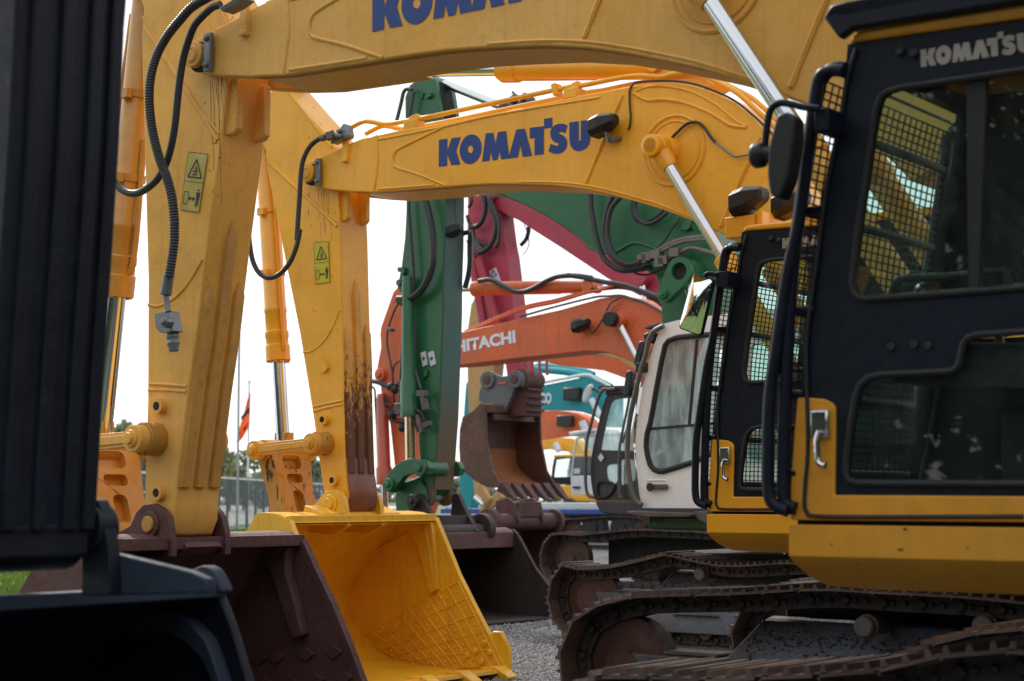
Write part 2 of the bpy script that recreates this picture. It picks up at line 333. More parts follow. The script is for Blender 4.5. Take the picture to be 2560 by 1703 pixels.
def affine3(src, dst):
    (x0,y0),(x1,y1),(x2,y2) = src; a, b, c = [Vector(p) for p in dst]
    det = (x1-x0)*(y2-y0)-(x2-x0)*(y1-y0)
    def f(p):
        u = ((p[0]-x0)*(y2-y0)-(x2-x0)*(p[1]-y0))/det; v = ((x1-x0)*(p[1]-y0)-(p[0]-x0)*(y1-y0))/det
        w = a+(b-a)*u+(c-a)*v; return (w.x, w.y)
    return f
def warn_label(q, y, mat, parent, lo=True):
    """warning sticker on quad TL,TR,BR,BL: a triangle above, keep-away figure below"""
    TL, TR, BR, BL = [Vector(p) for p in q]
    def f(u, v): w = (TL*(1-u)+TR*u)*(1-v)+(BL*(1-u)+BR*u)*v; return (w.x, w.y)
    st = flat([f(0,0),f(1,0),f(1,1),f(0,1)], y, 'warning_label', mat, parent)
    mb = MB(); y2 = y-.003
    def pl(pts): mb.add([(x, y2, z) for x, z in [f(*p) for p in pts]], [tuple(range(len(pts)))])
    def ln(a, b, w):
        A, B = Vector(f(*a)), Vector(f(*b)); t = (B-A).normalized(); nn = Vector((-t.y, t.x))*w/2
        mb.add([(p.x, y2, p.y) for p in (A-nn, B-nn, B+nn, A+nn)], [(0,1,2,3)])
    W = (TR-TL).length; w = W*.055
    for a, b in (((.49,.11),(.14,.42)),((.14,.42),(.86,.42)),((.86,.42),(.49,.11))): ln(a, b, w)
    for a, b in (((.5,.22),(.46,.38)),((.36,.33),(.62,.3)),((.36,.38),(.62,.37)),((.55,.25),(.58,.37))): ln(a, b, w*.6)
    for a, b in (((0,.5),(1,.5)),((0,0),(1,0)),((1,0),(1,1)),((1,1),(0,1)),((0,1),(0,0))): ln(a, b, w*.3)
    if lo:
        for a, b in (((.09,.68),(.3,.68)),((.3,.68),(.3,.89)),((.3,.89),(.09,.89)),((.09,.89),(.09,.68))): ln(a, b, w*.45)
        ln((.36,.785),(.66,.785), w*.8)
        for a, b in (((.36,.785),(.44,.755)),((.36,.785),(.44,.815)),((.66,.785),(.58,.755)),((.66,.785),(.58,.815))): ln(a, b, w*.8)
        pl([(.72,.665),(.93,.665),(.9,.77),(.87,.91),(.83,.91),(.83,.78),(.8,.78),(.78,.91),(.73,.91),(.76,.77)])
        pl([(.8+.05*math.cos(t)+.02, .63+.017*math.sin(t)) for t in [i*math.pi/5 for i in range(10)]])
    mb.build('warning_symbol', M['ink'], st, smooth=False)
    return st

def shoe_mesh(w, p):
    mb = MB(); t = .012
    mb.prism([(-p*.56,-t),(p*.5,-t),(p*.56,-t-.012),(p*.56,0),(-p*.5,t*.6),(-p*.56,t*.6)], 0, w)
    for k, hh in ((-.36,.034),(0.0,.030),(.36,.034)):
        x = k*p; mb.prism([(x-.017,0),(x+.017,0),(x+.008,hh),(x-.008,hh)], 0, w)
    return mb
MUD = []
def clods(mb, a, yy):
    MUD.append((a, yy))
def track(parent, y0, w, top, xi, zi, Rr, xr, pitch=.2, sign=1, roller_x=(), frame=True, mats=None, fancy=True):
    """crawler track: top = surveyed outer line of the upper run (front to back)"""
    T = MB(); path = []
    for k in range(20):  # front arc, from below to top
        a = -math.pi/2-math.pi*k/19*.86; path.append((xi+Rr*math.cos(a), zi+Rr*math.sin(a)))
    path += [p for p in top if p[0] > xi-Rr*.15]
    for k in range(16):
        a = math.pi/2-math.pi*k/15; path.append((xr+Rr*math.cos(a), zi+Rr*math.sin(a)))
    path = [(xr, .012)]*0+path
    P = [Vector((a, b)) for a, b in path]; P.append(P[0].copy())
    L = [0]
    for a, b in zip(P, P[1:]): L.append(L[-1]+(b-a).length)
    n = int(L[-1]/pitch); p = L[-1]/n
    def at(d):
        d %= L[-1]; j = 0
        while L[j+1] < d: j += 1
        return P[j].lerp(P[j+1], (d-L[j])/max(1e-9, L[j+1]-L[j]))
    ox, oy = ORG[parent]
    tr = MB(); iy = y0+w/2
    Cs = [at(p*i) for i in range(n)]
    for i in range(n):  # chain links
        a, b = Cs[i], Cs[(i+1) % n]; t = (b-a).normalized(); nn = Vector((t.y, -t.x))  # inward
        for yy in (iy-.105, iy+.075):
            off = .0 if i % 2 else .0
            A = a+nn*.075-t*.02; B = b+nn*.075+t*.02
            tr.bar((A.x, yy+.015, A.y), (B.x, yy+.015, B.y), .105, .032)
        m1 = (a+b)/2+nn*.07
        tr.ycyl(a.x+nn.x*.075, a.y+nn.y*.075, iy-.13, iy+.13, .03, 8)
        if fancy:
            tr.ycyl(a.x+nn.x*.075+t.x*.06, a.y+nn.y*.075+t.y*.06, iy-.128, iy-.10, .018, 8)
            tr.ycyl(a.x+nn.x*.075+t.x*.14, a.y+nn.y*.075+t.y*.14, iy-.128, iy-.10, .018, 8)
    mats = mats or (M['track'], M['chain'])
    t_ob = tr.build('track', mats[1], parent)
    sh = shoe_mesh(w, p); me = None
    for i in range(n):
        a, b = Cs[i], Cs[(i+1) % n]; c = (a+b)/2; t = (b-a).normalized()
        nn = Vector((t.y, -t.x)); c = c-nn*-0.0
        if me is None:
            o = sh.build('track_shoe', mats[0], None, smooth=False); me = o
        else:
            o = me.copy(); COL.objects.link(o)
        o.parent = t_ob; o.location = (c.x-ox, y0-oy, c.y); o.rotation_euler = (0, -math.atan2(t.y, t.x), 0)
        ORG[o] = ORG[t_ob]
    # idler, sprocket, frame, rollers
    ri = Rr-.11
    mb = MB()
    mb.lathe((xi, iy-.10, zi), (xi, iy+.10, zi), [(0, ri-.16), (.01, ri-.15), (.03, ri-.03), (.035, ri), (.165, ri), (.17, ri-.03), (.19, ri-.15), (.2, ri-.16)], 40)
    mb.ycyl(xi, zi, iy-.13, iy+.13, .1, 20); mb.build('idler_wheel', M['idler'], t_ob)
    mb = MB(); mb.ycyl(xr, zi, iy-.05, iy+.05, ri-.02, 32); mb.ycyl(xr, zi, iy-.2, iy+.1, ri*.62, 24)
    for k in range(18):
        a = k*math.pi/9; mb.bar((xr+(ri-.03)*math.cos(a), iy, zi+(ri-.03)*math.sin(a)), (xr+(ri+.045)*math.cos(a), iy, zi+(ri+.045)*math.sin(a)), .05, .08)
    mb.build('drive_sprocket', M['idler'], t_ob)
    if frame:
        mb = MB(); a, b = xi+.12, xr-.42
        yy0, yy1 = y0+.10, y0+w-.02
        prof = [(yy0, .14, 0), (yy1, .14, .3), (yy1, .80, .30), (yy0+.36, .77, .28), (yy0+.02, .36, 0)]
        vs = [(a+.52+d, y, z) for y, z, d in prof]+[(b, y, z) for y, z, d in prof]; m_ = len(prof)
        mb.add(vs, [tuple(range(m_)), tuple(range(2*m_-1, m_-1, -1))]+[(i, (i+1) % m_, m_+(i+1) % m_, m_+i) for i in range(m_)])
        mb.prism([(a+.5, .12), (a+.62, .12), (a+.62, .36), (a+.5, .36)], yy0-.01, yy0+.3)
        mb.box(xi-.02, a+.66, yy0+.08, yy0+.34, zi-.12, zi+.085); mb.box(a+.18, a+.60, yy0+.10, yy0+.32, zi+.085, zi+.115)
        clods(mb, a, yy0)
        mb.prism([(a+1.0, .335), (a+1.12, .36), (a+1.5, .36), (a+1.6, .335)], yy0-.03, yy0+.02)
        mb.build('track_frame', M['frame'], t_ob, bevel=.012)
        rnd = random.Random(int(y0*10)); mb = MB()
        for k in range(620):
            x = rnd.uniform(a+.75, b-.1); t_ = rnd.random()**.6 if k % 3 else rnd.uniform(.62, .80); y = yy0+.02+t_*.34; z = .36+(.77-.36)*t_+.002; s_ = rnd.uniform(.004, .018)
            P = [(1,0,0),(0,1,0),(-1,0,0),(0,-1,0),(0,0,.9),(0,0,-.6)]; P = [(x+p[0]*s_*rnd.uniform(.6,1.6), y+p[1]*s_*rnd.uniform(.6,1.2), z+p[2]*s_) for p in P]
            mb.add(P, [(0,1,4),(1,2,4),(2,3,4),(3,0,4),(1,0,5),(2,1,5),(3,2,5),(0,3,5)])
        tag(mb.build('mud', M['mud'], t_ob, smooth=False), kind='stuff')
        for k in range(7):
            x = xi+.55+(xr-xi-1.1)*k/6
            mb = MB(); mb.ycyl(x, .16, y0+w*.5-.17, y0+w*.5+.17, .085, 18); mb.build('track_roller', M['idler'], t_ob)
    for (x, z) in roller_x:
        mb = MB(); mb.ycyl(x, z, y0+.10, y0+.16, .066, 24, .01); mb.ycyl(x, z, y0+.16, y0+.19, .078, 24); mb.ycyl(x, z, y0+.19, y0+.40, .06, 24)
        mb.box(x-.05, x+.05, y0+.40, y0+.46, z-.2, z+.03)
        mb.build('carrier_roller', M['oldsteel'], t_ob)
    return t_ob

def bucket(parent, name, mouth, back, y0, y1, mat, th=.035, ears=None, ear_y=(), pin=None, pinmat=None, lip=.03, bevel=.008, rim=True, teeth=0, toothmat=None, ts=1.0, tdir=None):
    """bucket shell: mouth = (top, ..., bottom) edge points, back = curve from the top round to the bottom"""
    side = list(mouth)+list(back)[::-1]
    mb = MB()
    mb.prism(side, y0, y0+th); mb.prism(side, y1-th, y1)
    cur = [mouth[0]]+list(back)+[mouth[-1]]
    V = [Vector(p) for p in cur]; cx = sum(p[0] for p in side)/len(side); cz = sum(p[1] for p in side)/len(side)
    ins = []
    for i, p in enumerate(V):
        a = V[max(0, i-1)]; b = V[min(len(V)-1, i+1)]; t = (b-a).normalized(); nn = Vector((t.y, -t.x))
        if nn.dot(Vector((cx, cz))-p) < 0: nn = -nn
        ins.append(p+nn*.028)
    n = len(V); e = .003
    vs = [(p.x, y0+e, p.y) for p in V]+[(p.x, y1-e, p.y) for p in V]+[(p.x, y0+e, p.y) for p in ins]+[(p.x, y1-e, p.y) for p in ins]
    fs = []
    for i in range(n-1):
        fs += [(i, i+1, n+i+1, n+i), (2*n+i, 3*n+i, 3*n+i+1, 2*n+i+1)]
    fs += [(0, n, 3*n, 2*n), (n-1, 3*n-1, 4*n-1, 2*n-1)]
    mb.add(vs, fs)
    # rim bars along the mouth sides and cutting edge
    for yy in ((y0-.012, y1-th-.006) if rim else ()):
        for a, b in zip(mouth, mouth[1:]): mb.bar((a[0], yy+th/2+.009, a[1]), (b[0], yy+th/2+.009, b[1]), .05, th+.02)
    bb = V[-1]; tt = (V[-1]-V[-2]).normalized()
    mb.bar((bb.x-tt.x*.12, (y0+y1)/2, bb.y-tt.y*.12), (bb.x+tt.x*.05, (y0+y1)/2, bb.y+tt.y*.05), lip, y1-y0+.01)
    ob = mb.build(name, mat, parent, bevel=bevel)
    if ears:
        for ya, yb in ear_y:
            e_ = MB(); e_.prism(ears, ya, yb)
            if pin: e_.ycyl(pin[0], pin[1], ya-.018, yb+.018, .085, 28)
            e_.build('bucket_ear', mat, ob, bevel=.008)
    if pin and ear_y:
        p_ = MB(); p_.ycyl(pin[0], pin[1], ear_y[0][0]-.035, ear_y[-1][1]+.035, .052, 24)
        p_.build('bucket_pin', pinmat or mat, ob)
    if teeth:
        tn = None; b2 = Vector(mouth[-1]); t = Vector(tdir).normalized() if tdir else tt
        for k in range(teeth):
            yy = y0+.08+(y1-y0-.16)*k/(teeth-1); m2 = MB()
            A = b2-t*.06; B = b2+t*.17*ts; nn = Vector((t.y, -t.x))
            P = []
            for c, w_, h_ in ((A, .05*ts, .045*ts), (B, .028*ts, .008*ts)):
                P += [(c.x-nn.x*h_, yy-w_, c.y-nn.y*h_), (c.x+nn.x*h_, yy-w_, c.y+nn.y*h_), (c.x+nn.x*h_, yy+w_, c.y+nn.y*h_), (c.x-nn.x*h_, yy+w_, c.y-nn.y*h_)]
            m2.hexa(P); m2.build('bucket_tooth', toothmat or mat, ob, bevel=.006)
    return ob
def work_lamp(parent, x, y, z, s=1.0, dirx=-1, bracket=None, name='work_lamp'):
    """angular black lamp housing facing the front of its machine"""
    mb = MB(); a, b = .085*s, .062*s
    sec = [(-.10, .5), (-.085, 1.0), (-.02, 1.0), (.06, .62), (.075, .45)]
    vs = []
    for dx, k in sec:
        for yy, zz in ((-1,-.55),(-.55,-1),(.55,-1),(1,-.55),(1,.55),(.55,1),(-.55,1),(-1,.55)):
            vs.append((x+dx*s*-dirx if False else x+dx*s, y+yy*a*k, z+zz*b*k+dx*.25*s))
    n = len(sec); fs = [(i*8+k, i*8+(k+1) % 8, (i+1)*8+(k+1) % 8, (i+1)*8+k) for i in range(n-1) for k in range(8)]
    fs += [tuple(range(7, -1, -1)), tuple((n-1)*8+k for k in range(8))]
    mb.add(vs, fs); ob = mb.build(name, M['lamp'], parent, bevel=.004, sharp=20)
    if bracket:
        m2 = MB(); m2.bar((x+.01, y, z-b*.9), (x+.03, y+.0, z-b-.06*s), .05*s, .012, up=(1,0,0)); m2.bar((x+.03, y, z-b-.05*s), (bracket[0], bracket[1], bracket[2]), .028*s, .028*s)
        m2.build('lamp_bracket', M['steelgrey'], ob)
    return ob

# ------------------------------------------------------------------ yellow excavators (one build, two poses)
kB = complex(math.cos(R(.8134)), math.sin(R(.8134)))*.98056
MA, MBc = complex(-5.881883, 4.111381), complex(-8.500635, 4.201029)
nz1 = complex(*Q((485,139), 7.4)); nz2 = complex(*Q((774,434), 11.2)); kS = complex(math.cos(R(-11.97)), math.sin(R(-11.97)))
def yellow(c):
    root = c['root']; cy = c['cy']; near = c['near']
    pm = c['paint']; Yr = 11.1
    def tb(pts): return [(w.real, w.imag) for w in [MA+kB*(complex(*p)-MBc) for p in pts]] if near else list(pts)
    def ts(pts): return [(w.real, w.imag) for w in [nz1+kS*(complex(*p)-nz2) for p in pts]] if near else list(pts)
    def B(cr, off, *xy): return tb(S(cr, Yr+off, *xy))
    def K(cr, off, *xy): return ts(S(cr, Yr+off, *xy))
    cdx = 0 if near else -2.6
    def C(cr, off, *xy): return Sh(S(cr, 7.3+off, *xy), cdx, 0 if near else -.006)
    def P3(pts, off): return [(x, cy+off, z) for x, z in pts]
    # ---- boom
    up = B('n',0, 845,371, 875,356, 902,346, 937,338, 1013,323, 1071,314, 1300,270, 1467,235.5, 1577,215, 1601,212, 1657,206, 1729,213, 1788,233, 1839,258, 1881,291, 1911,326, 1934,353, 1985,430, 2030,520, 2060,620, 2068,690)
    lo = B('n',0, 780,466, 814,472.6, 875.5,479, 933,481.4, 1097,469, 1166,463.5, 1227,460, 1300,460.5, 1389,464, 1467,474, 1538,490, 1598,506.6, 1657.5,524.5, 1702,541, 1765,566, 1835,600, 1900,642, 1960,700, 1990,735)
    nose = B('n',0, 764.5,459, 754,446, 752,430, 757,414, 765,404, 784,396)
    poly = nose+up+lo[::-1]
    mb = MB(); nf = 4  # side plates overhang the box section a little
    mb.prism(poly, cy+.015, cy+.10); mb.prism(nose+up[:5]+lo[:5][::-1], cy+.48, cy+.565)
    box = up[2:]+lo[::-1][:-2]
    mb.prism(box, cy+.0, cy+.48)
    ob = mb.build('boom', pm, root, bevel=.012, seg=3)
    mb = MB()
    bead(mb, B('d',0, 1330,830, 1180,902, 1040,972, 1008,1008, 1001,1045, 1010,1080, 1040,1100, 1180,1145, 1345,1213), cy-.001, .013)
    bead(mb, B('d',0, 905,912, 1080,880, 1230,848, 1330,828, 1700,745, 2352,636), cy, .011)
    bead(mb, B('d',0, 905,1236, 1100,1222, 1270,1208), cy, .012)
    bead(mb, B('d',0, 893,885, 900,1050, 885,1180, 872,1256), cy, .012)
    bead(mb, B('g',0, 862,462, 720,800, 555,1200), cy, .016)
    bead(mb, B('g',0, 2010,818, 1840,1200, 1688,1565), cy, .018)
    bead(mb, B('g',0, 950,440, 1080,392, 1250,392, 1450,440, 1650,545, 1800,670, 1900,725), cy, .011)
    bead(mb, B('g',0, 950,445, 1065,506, 1180,500, 1350,520, 1550,590, 1680,662, 1770,716, 1900,735), cy, .016)
    bead(mb, B('g',0, 0,1190, 300,1195, 560,1222, 800,1275, 1000,1330, 1200,1392, 1480,1505), cy, .010)
    c0 = B('g',0, 1290,928)[0]; r0 = abs(B('g',0, 1040,928)[0][0]-c0[0])
    for rr, br in ((r0, .014), (r0*.84, .009)):
        mb.ring([(c0[0]+rr*math.cos(t), cy, c0[1]+rr*math.sin(t)) for t in [i*math.pi/24 for i in range(49)]], br, 6, caps=False)
    mb.build('weld_bead', pm, ob)
    np_ = B('n',0, 774,434)[0]
    mb = MB(); mb.ycyl(np_[0], np_[1], cy-.045, cy+.02, .082, 32); mb.ycyl(np_[0], np_[1], cy-.052, cy-.02, .058, 28); mb.ycyl(np_[0], np_[1], cy+.50, cy+.62, .085, 32); mb.ring([(np_[0]+.040*math.cos(t), cy-.053, np_[1]+.040*math.sin(t)) for t in [i*math.pi/12 for i in range(25)]], .004, 6, caps=False)
    mb.build('boom_pin', pm, ob)
    mb = MB(); mb.ycyl(np_[0]+.022, np_[1]-.012, cy+.0, cy+.014, .098, 28); mb.build('grease_ring', M['dark'], ob)
    q = B('d',0, 522,1125)[0]
    mb = MB(); mb.box(q[0]-.028, q[0]+.028, cy-.035, cy+.0, q[1]-.125, q[1]+.12)
    for dz in (-.085, .085): mb.ycyl(q[0]-.003, q[1]+dz, cy-.055, cy-.03, .022, 6)
    mb.build('retaining_plate', M['steelgrey'], ob, bevel=.005)
    # yellow tab brackets by the hose fitting
    q = B('d',0, 690,965)[0]
    mb = MB(); mb.box(q[0]-.03, q[0]+.03, cy-.015, cy+.02, q[1]-.13, q[1]+.20); mb.box(q[0]-.03, q[0]+.03, cy-.03, cy-.01, q[1]-.13, q[1]-.10)
    mb.build('hose_bracket', pm, ob, bevel=.005)
    # ---- lettering
    brand(lambda p: B('t', -.004, *p)[0], cy-.004, M['blue'], ob)
    # ---- pipe along the boom
    pp = B('d',.12, 705,845, 800,797, 860,797, 960,812, 1120,785, 1300,750, 1700,665, 2050,590, 2180,565)+B('g',.12, 560,375, 800,325, 990,300, 1170,310, 1290,286, 1440,262, 1520,285, 1620,335, 1800,430, 1900,510, 2020,620, 2150,740, 2300,900)
    mb = MB(); mb.tube([(x, cy+.12, z) for x, z in pp], .021, 12); pipe = mb.build('hydraulic_pipe', pm, ob)
    mb = MB()
    for crd in (('d', 1145, 778, 1170, 815), ('d', 2190, 568, 2215, 605)):
        a = B(crd[0], .12, crd[1], crd[2])[0]; b = B(crd[0], .0, crd[3], crd[4])[0]
        mb.bar((a[0]-.045, cy+.12, a[1]-.01), (a[0]+.045, cy+.12, a[1]+.01), .062, .062)
        mb.box(a[0]-.05, a[0]+.08, cy+.02, cy+.16, a[1]-.11, a[1]-.03)
    a = B('d', .12, 2072, 590)[0]; mb.bar((a[0]-.02, cy+.12, a[1]-.005), (a[0]+.02, cy+.12, a[1]+.005), .10, .10)
    mb.build('pipe_clamp', pm, ob, bevel=.006)
    if True:  # second pipe on the far side
        mb = MB(); mb.tube([(x, cy+.36, z+.0) for x, z in pp], .021, 10); mb.build('hydraulic_pipe', pm, ob)
    # ---- cable with lamp on the side of the boom
    mb = MB()
    mb.tube([(x, cy-.015, z) for x, z in B('g',0, 2180,860, 2130,795, 1980,650, 1820,520, 1640,430, 1450,368, 1250,345, 1010,356, 950,385, 928,440, 930,560, 936,640, 930,720, 915,760)], .0085, 8)
    mb.tube([(x, cy-.03, z) for x, z in B('g',-.03, 1265,830, 1320,775, 1400,705, 1480,690, 1540,730, 1600,815, 1640,860)], .012, 8)
    mb.build('cable', M['hose'], ob)
    mb = MB(); mb.tube([(x, cy-.03, z) for x, z in B('g',-.03, 1635,855, 1700,905, 1760,955, 1810,980, 1900,965, 2050,935, 2200,900)], .008, 8); mb.build('grease_line', M['steelgrey'], ob)
    if not near:
        a = B('g', -.12, 720, 700)[0]; bq = B('g', 0, 840, 830)[0]
        work_lamp(ob, a[0], cy-.12, a[1], 1.25, bracket=(bq[0], cy, bq[1]))
    # ---- boom cylinder (near side) : pin boss, rod eye, chrome rod, barrel
    pc = B('g', -.22, 1100, 885)[0]; pc = (pc[0], pc[1])
    for side, ya, yb, ye in ((0, cy-.24, cy-.0, cy-.12), (1, cy+.48, cy+.72, cy+.60)):
        mb = MB(); mb.ycyl(pc[0], pc[1], min(ya, yb), max(ya, yb), .062, 28)
        if side == 0:
            mb.lathe((pc[0], cy-.24, pc[1]), (pc[0], cy-.15, pc[1]), [(0,.07),(.006,.083),(.09,.083)], 32)
            mb.lathe((pc[0], cy-.075, pc[1]), (pc[0], cy, pc[1]), [(0,.09),(.075,.13)], 32)
        mb.build('cylinder_pin', M['bright'] if not near else pm, ob)
        e0 = B('g', -.12, 1262, 1010)[0]; e1 = B('g', -.12, 1640, 1640)[0]
        dv = (Vector(e1)-Vector(e0)).normalized(); p0 = Vector(pc)+dv*.10; p1 = Vector(pc)+dv*1.05; p2 = Vector(pc)+dv*2.25
        mb = MB(); mb.ycyl(pc[0], pc[1], ye-.055, ye+.055, .094, 32)
        mb.lathe((pc[0]+dv.x*.05, ye, pc[1]+dv.y*.05), (pc[0]+dv.x*.20, ye, pc[1]+dv.y*.20), [(0,.075),(.10,.07),(.15,.055)], 24)
        eye = mb.build('boom_cylinder', M['bright'] if not near else pm, root)
        mb = MB(); mb.rod((pc[0]+dv.x*.19, ye, pc[1]+dv.y*.19), (p1.x, ye, p1.y), .048, 28); mb.build('cylinder_rod', M['chrome'], eye)
        mb = MB(); mb.lathe((p1.x, ye, p1.y), (p2.x, ye, p2.y), [(0,.075),(.01,.085),(.14,.085),(.15,.072),(1.1,.072),(1.2,.06)], 28); mb.build('cylinder_barrel', pm, eye)
    # ---- arm cylinder on top of the boom
    a = B('g', .3, 1215, 232)[0]
    hp = K('n', .3, 700, 184)[0]
    av, hv = Vector(a), Vector(hp); dv = (hv-av).normalized(); ymid = cy+.30
    mb = MB(); mb.prism(B('g',.12, 1075,300, 1130,250, 1150,190, 1180,160, 1240,158, 1290,190, 1320,230, 1420,250, 1500,300, 1600,360, 1500,420, 1200,400), cy+.16, cy+.20)
    mb.prism(B('g',.12, 1075,300, 1130,250, 1150,190, 1180,160, 1240,158, 1290,190, 1320,230, 1420,250, 1500,300, 1600,360, 1500,420, 1200,400), cy+.40, cy+.44)
    mb.ycyl(a[0], a[1], cy+.12, cy+.48, .07, 28); mb.build('cylinder_bracket', pm, ob, bevel=.008)
    L_ = (hv-av).length
    mb = MB(); E = lambda d: (av.x+dv.x*d, ymid, av.y+dv.y*d)
    mb.lathe(E(.0), E(L_), [(.0,.07),(.10,.088),(.14,.095),(1.45,.095),(1.46,.108),(1.62,.108),(1.63,.085),(1.66,.085)], 32); mb.ycyl(av.x, av.y, ymid-.06, ymid+.06, .1, 28)
    mb.tube([(av.x+dv.x*d, ymid-.08, av.y+dv.y*d+.10) for d in (.2, .5, 1.0, 1.5)], .018, 8)
    ac = mb.build('arm_cylinder', M['bright'], root)
    mb = MB(); mb.rod(E(1.6), E(L_-.05), .05, 24); mb.build('cylinder_rod', M['chrome'], ac)
    # ---- stick
    sr = K('n', .1, 865,1177, 864,1150, 860,1003, 860,913.5, 857,840, 854.5,764, 850.6,588, 845,478, 841,425, 838,368, 800,320, 760,276, 720,230, 700,206, 718,170)
    sl = K('n', .1, 706,146, 686,140, 672,152, 668,180, 676,228, 664,300, 650,318, 643,335, 650,352, 664,375, 668,425, 688,526, 708,626, 729,732, 750,837, 767,942, 784,1047, 794,1123, 803,1190, 808,1225, 815,1258, 830,1278, 850,1283, 866,1270, 872,1240, 868,1210)
    mb = MB(); mb.prism(sr+sl, cy+.10, cy+.47)
    st = mb.build('stick', pm, root, bevel=.012, seg=3)
    mb = MB(); ys = cy+.10
    bead(mb, K('d',.1, 190,1060, 300,1165, 480,1330, 635,1480), ys, .016)
    bead(mb, K('d',.1, 170,1020, 330,1180, 500,1345, 640,1450), ys, .009)
    bead(mb, K('e',.1, 415,865, 470,855, 540,800, 600,710, 650,590), ys, .010)
    bead(mb, K('e',.1, 480,1220, 570,1200, 668,1180), ys, .012); bead(mb, K('e',.1, 480,1250, 570,1226, 670,1205), ys, .012)
    bead(mb, K('d',.1, 320,600, 430,745, 520,860, 600,965), ys, .013)
    ex = K('e',.1, 515,910, 540,890, 570,925, 585,970, 565,995, 540,995, 515,940)
    mb.prism(ex, ys-.03, ys+.01)
    h1 = K('e',.1, 560,1305)[0]; mb.lathe((h1[0], ys-.05, h1[1]), (h1[0], ys+.01, h1[1]), [(0,.028),(0.001,.05),(.05,.055)], 20)
    h2 = K('f',.1, 615,262)[0]; mb.lathe((h2[0], ys-.04, h2[1]), (h2[0], ys+.01, h2[1]), [(0,.028),(0.001,.05),(.04,.055)], 20)
    mb.build('weld_bead', pm, st)
    mb = MB()
    for hh, d in ((h1, .052), (h2, .042)): mb.ycyl(hh[0], hh[1], ys-d-.002, ys-d+.008, .028, 16)
    mb.build('lock_hole', M['dark'], st)
    # wear strips on the underside of the stick
    under = sr[:9][::-1]+K('n', .1, 869,1205, 873,1235, 868,1266, 856,1282)
    def along(z0, z1, n=14):
        out = []
        for i in range(n+1):
            z = z0+(z1-z0)*i/n
            for a, b in zip(under, under[1:]):
                if min(a[1], b[1]) <= z <= max(a[1], b[1]) and abs(a[1]-b[1]) > 1e-6:
                    t = (z-a[1])/(b[1]-a[1]); out.append((a[0]+(b[0]-a[0])*t, z)); break
        return out
    zb = under[-5][1]-.02
    for f_, zt in (((.16, 2.95), (.5, 3.35), (.84, 2.98)) if near else ((.16, 3.12), (.5, 3.55), (.84, 3.15))):
        pts = along(zt, zb); mb = MB(); yc = cy+.10+.37*f_; w_ = .05
        n = len(pts); vs = []
        for i, (x, z) in enumerate(pts):
            hw = w_*(0.15 if i == 0 else 1); dd = .006 if i == 0 else .028
            vs += [(x-.01, yc-hw, z), (x+dd, yc-hw*.7, z), (x+dd, yc+hw*.7, z), (x-.01, yc+hw, z)]
        fs = [(i*4+k, i*4+(k+1) % 4, i*4+4+(k+1) % 4, i*4+4+k) for i in range(n-1) for k in range(4)]+[(3,2,1,0), tuple((n-1)*4+k for k in range(4))]
        mb.add(vs, fs)
        mb.build('wear_strip', c['rib'], st, bevel=.004)
    # bracket pads under the boom nose
    mb = MB(); q = K('d',.1, 665,1340)[0]
    for yy in (cy+.135, cy+.375): mb.prism([(q[0]-.06, q[1]-.14), (q[0]+.005, q[1]-.14), (q[0]+.04, q[1]-.11), (q[0]+.04, q[1]+.22), (q[0]-.06, q[1]+.22)], yy, yy+.06)
    mb.build('stop_pad', pm, st, bevel=.01)
    # front end casting (lower tip) with pin
    bp = K('n', 0, 820, 1260)[0]
    mb = MB(); mb.ycyl(bp[0], bp[1], cy+.085, cy+.485, .115, 36); mb.build('stick_boss', c['tip'], st)
    if not near:
        u2 = along(1.93, under[-1][1]+.01, 12); mb = MB(); n = len(u2); vs = []
        for x, z in u2: vs += [(x-.01, cy+.11, z), (x+.012, cy+.11, z), (x+.012, cy+.46, z), (x-.01, cy+.46, z)]
        mb.add(vs, [(i*4+k, i*4+(k+1) % 4, i*4+4+(k+1) % 4, i*4+4+k) for i in range(n-1) for k in range(4)]+[(3,2,1,0), tuple((n-1)*4+k for k in range(4))])
        mb.build('stick_tip_plate', M['rustworn'], st)
        u2 = along(3.05, 1.94, 14); mb = MB(); n = len(u2); vs = []
        for x, z in u2: vs += [(x-.01, cy+.105, z), (x+.005, cy+.105, z), (x+.005, cy+.465, z), (x-.01, cy+.465, z)]
        mb.add(vs, [(i*4+k, i*4+(k+1) % 4, i*4+4+(k+1) % 4, i*4+4+k) for i in range(n-1) for k in range(4)]+[(3,2,1,0), tuple((n-1)*4+k for k in range(4))])
        mb.build('stick_underside', c['rib'], st)
    warn_label(c['label'], cy+.094, c['stick_mat'], st)
    # grease runs below the nose pin and thin scratches
    mb = MB(); rnd = random.Random(3 if near else 4)
    for k in range(6):
        x0, z0 = np_[0]+.02+k*.022+rnd.uniform(-.01,.01), np_[1]-.10-rnd.uniform(0,.08); L_ = rnd.uniform(.15, 1.3 if k % 3 == 0 else .45)
        pts_ = [(x0+rnd.uniform(-.006,.006)+.01*j, ys-.0012, z0-L_*j/5) for j in range(6)]; mb.ring(pts_, [rnd.uniform(.0006,.0014) for _ in pts_], 5)
    for k in range(22):
        x0, z0 = np_[0]+rnd.uniform(-.12,.28), np_[1]-rnd.uniform(-.75, 1.5); a = rnd.uniform(0,6.28); L_ = rnd.uniform(.01,.05)
        mb.ring([(x0, ys-.001, z0), (x0+math.cos(a)*L_, ys-.001, z0+math.sin(a)*L_)], .0018, 5)
    mb.build('grease_streak', M['idler'], st)
    # ---- bucket cylinder, ahead of the stick
    yc = cy+.285
    b0, b1, b2 = c['bcyl']  # top pin, barrel end, rod end  (x,z)
    A_, B_, C_ = Vector(b0), Vector(b1), Vector(b2); L1 = (B_-A_).length; L2 = (C_-A_).length; dv = (C_-A_).normalized()
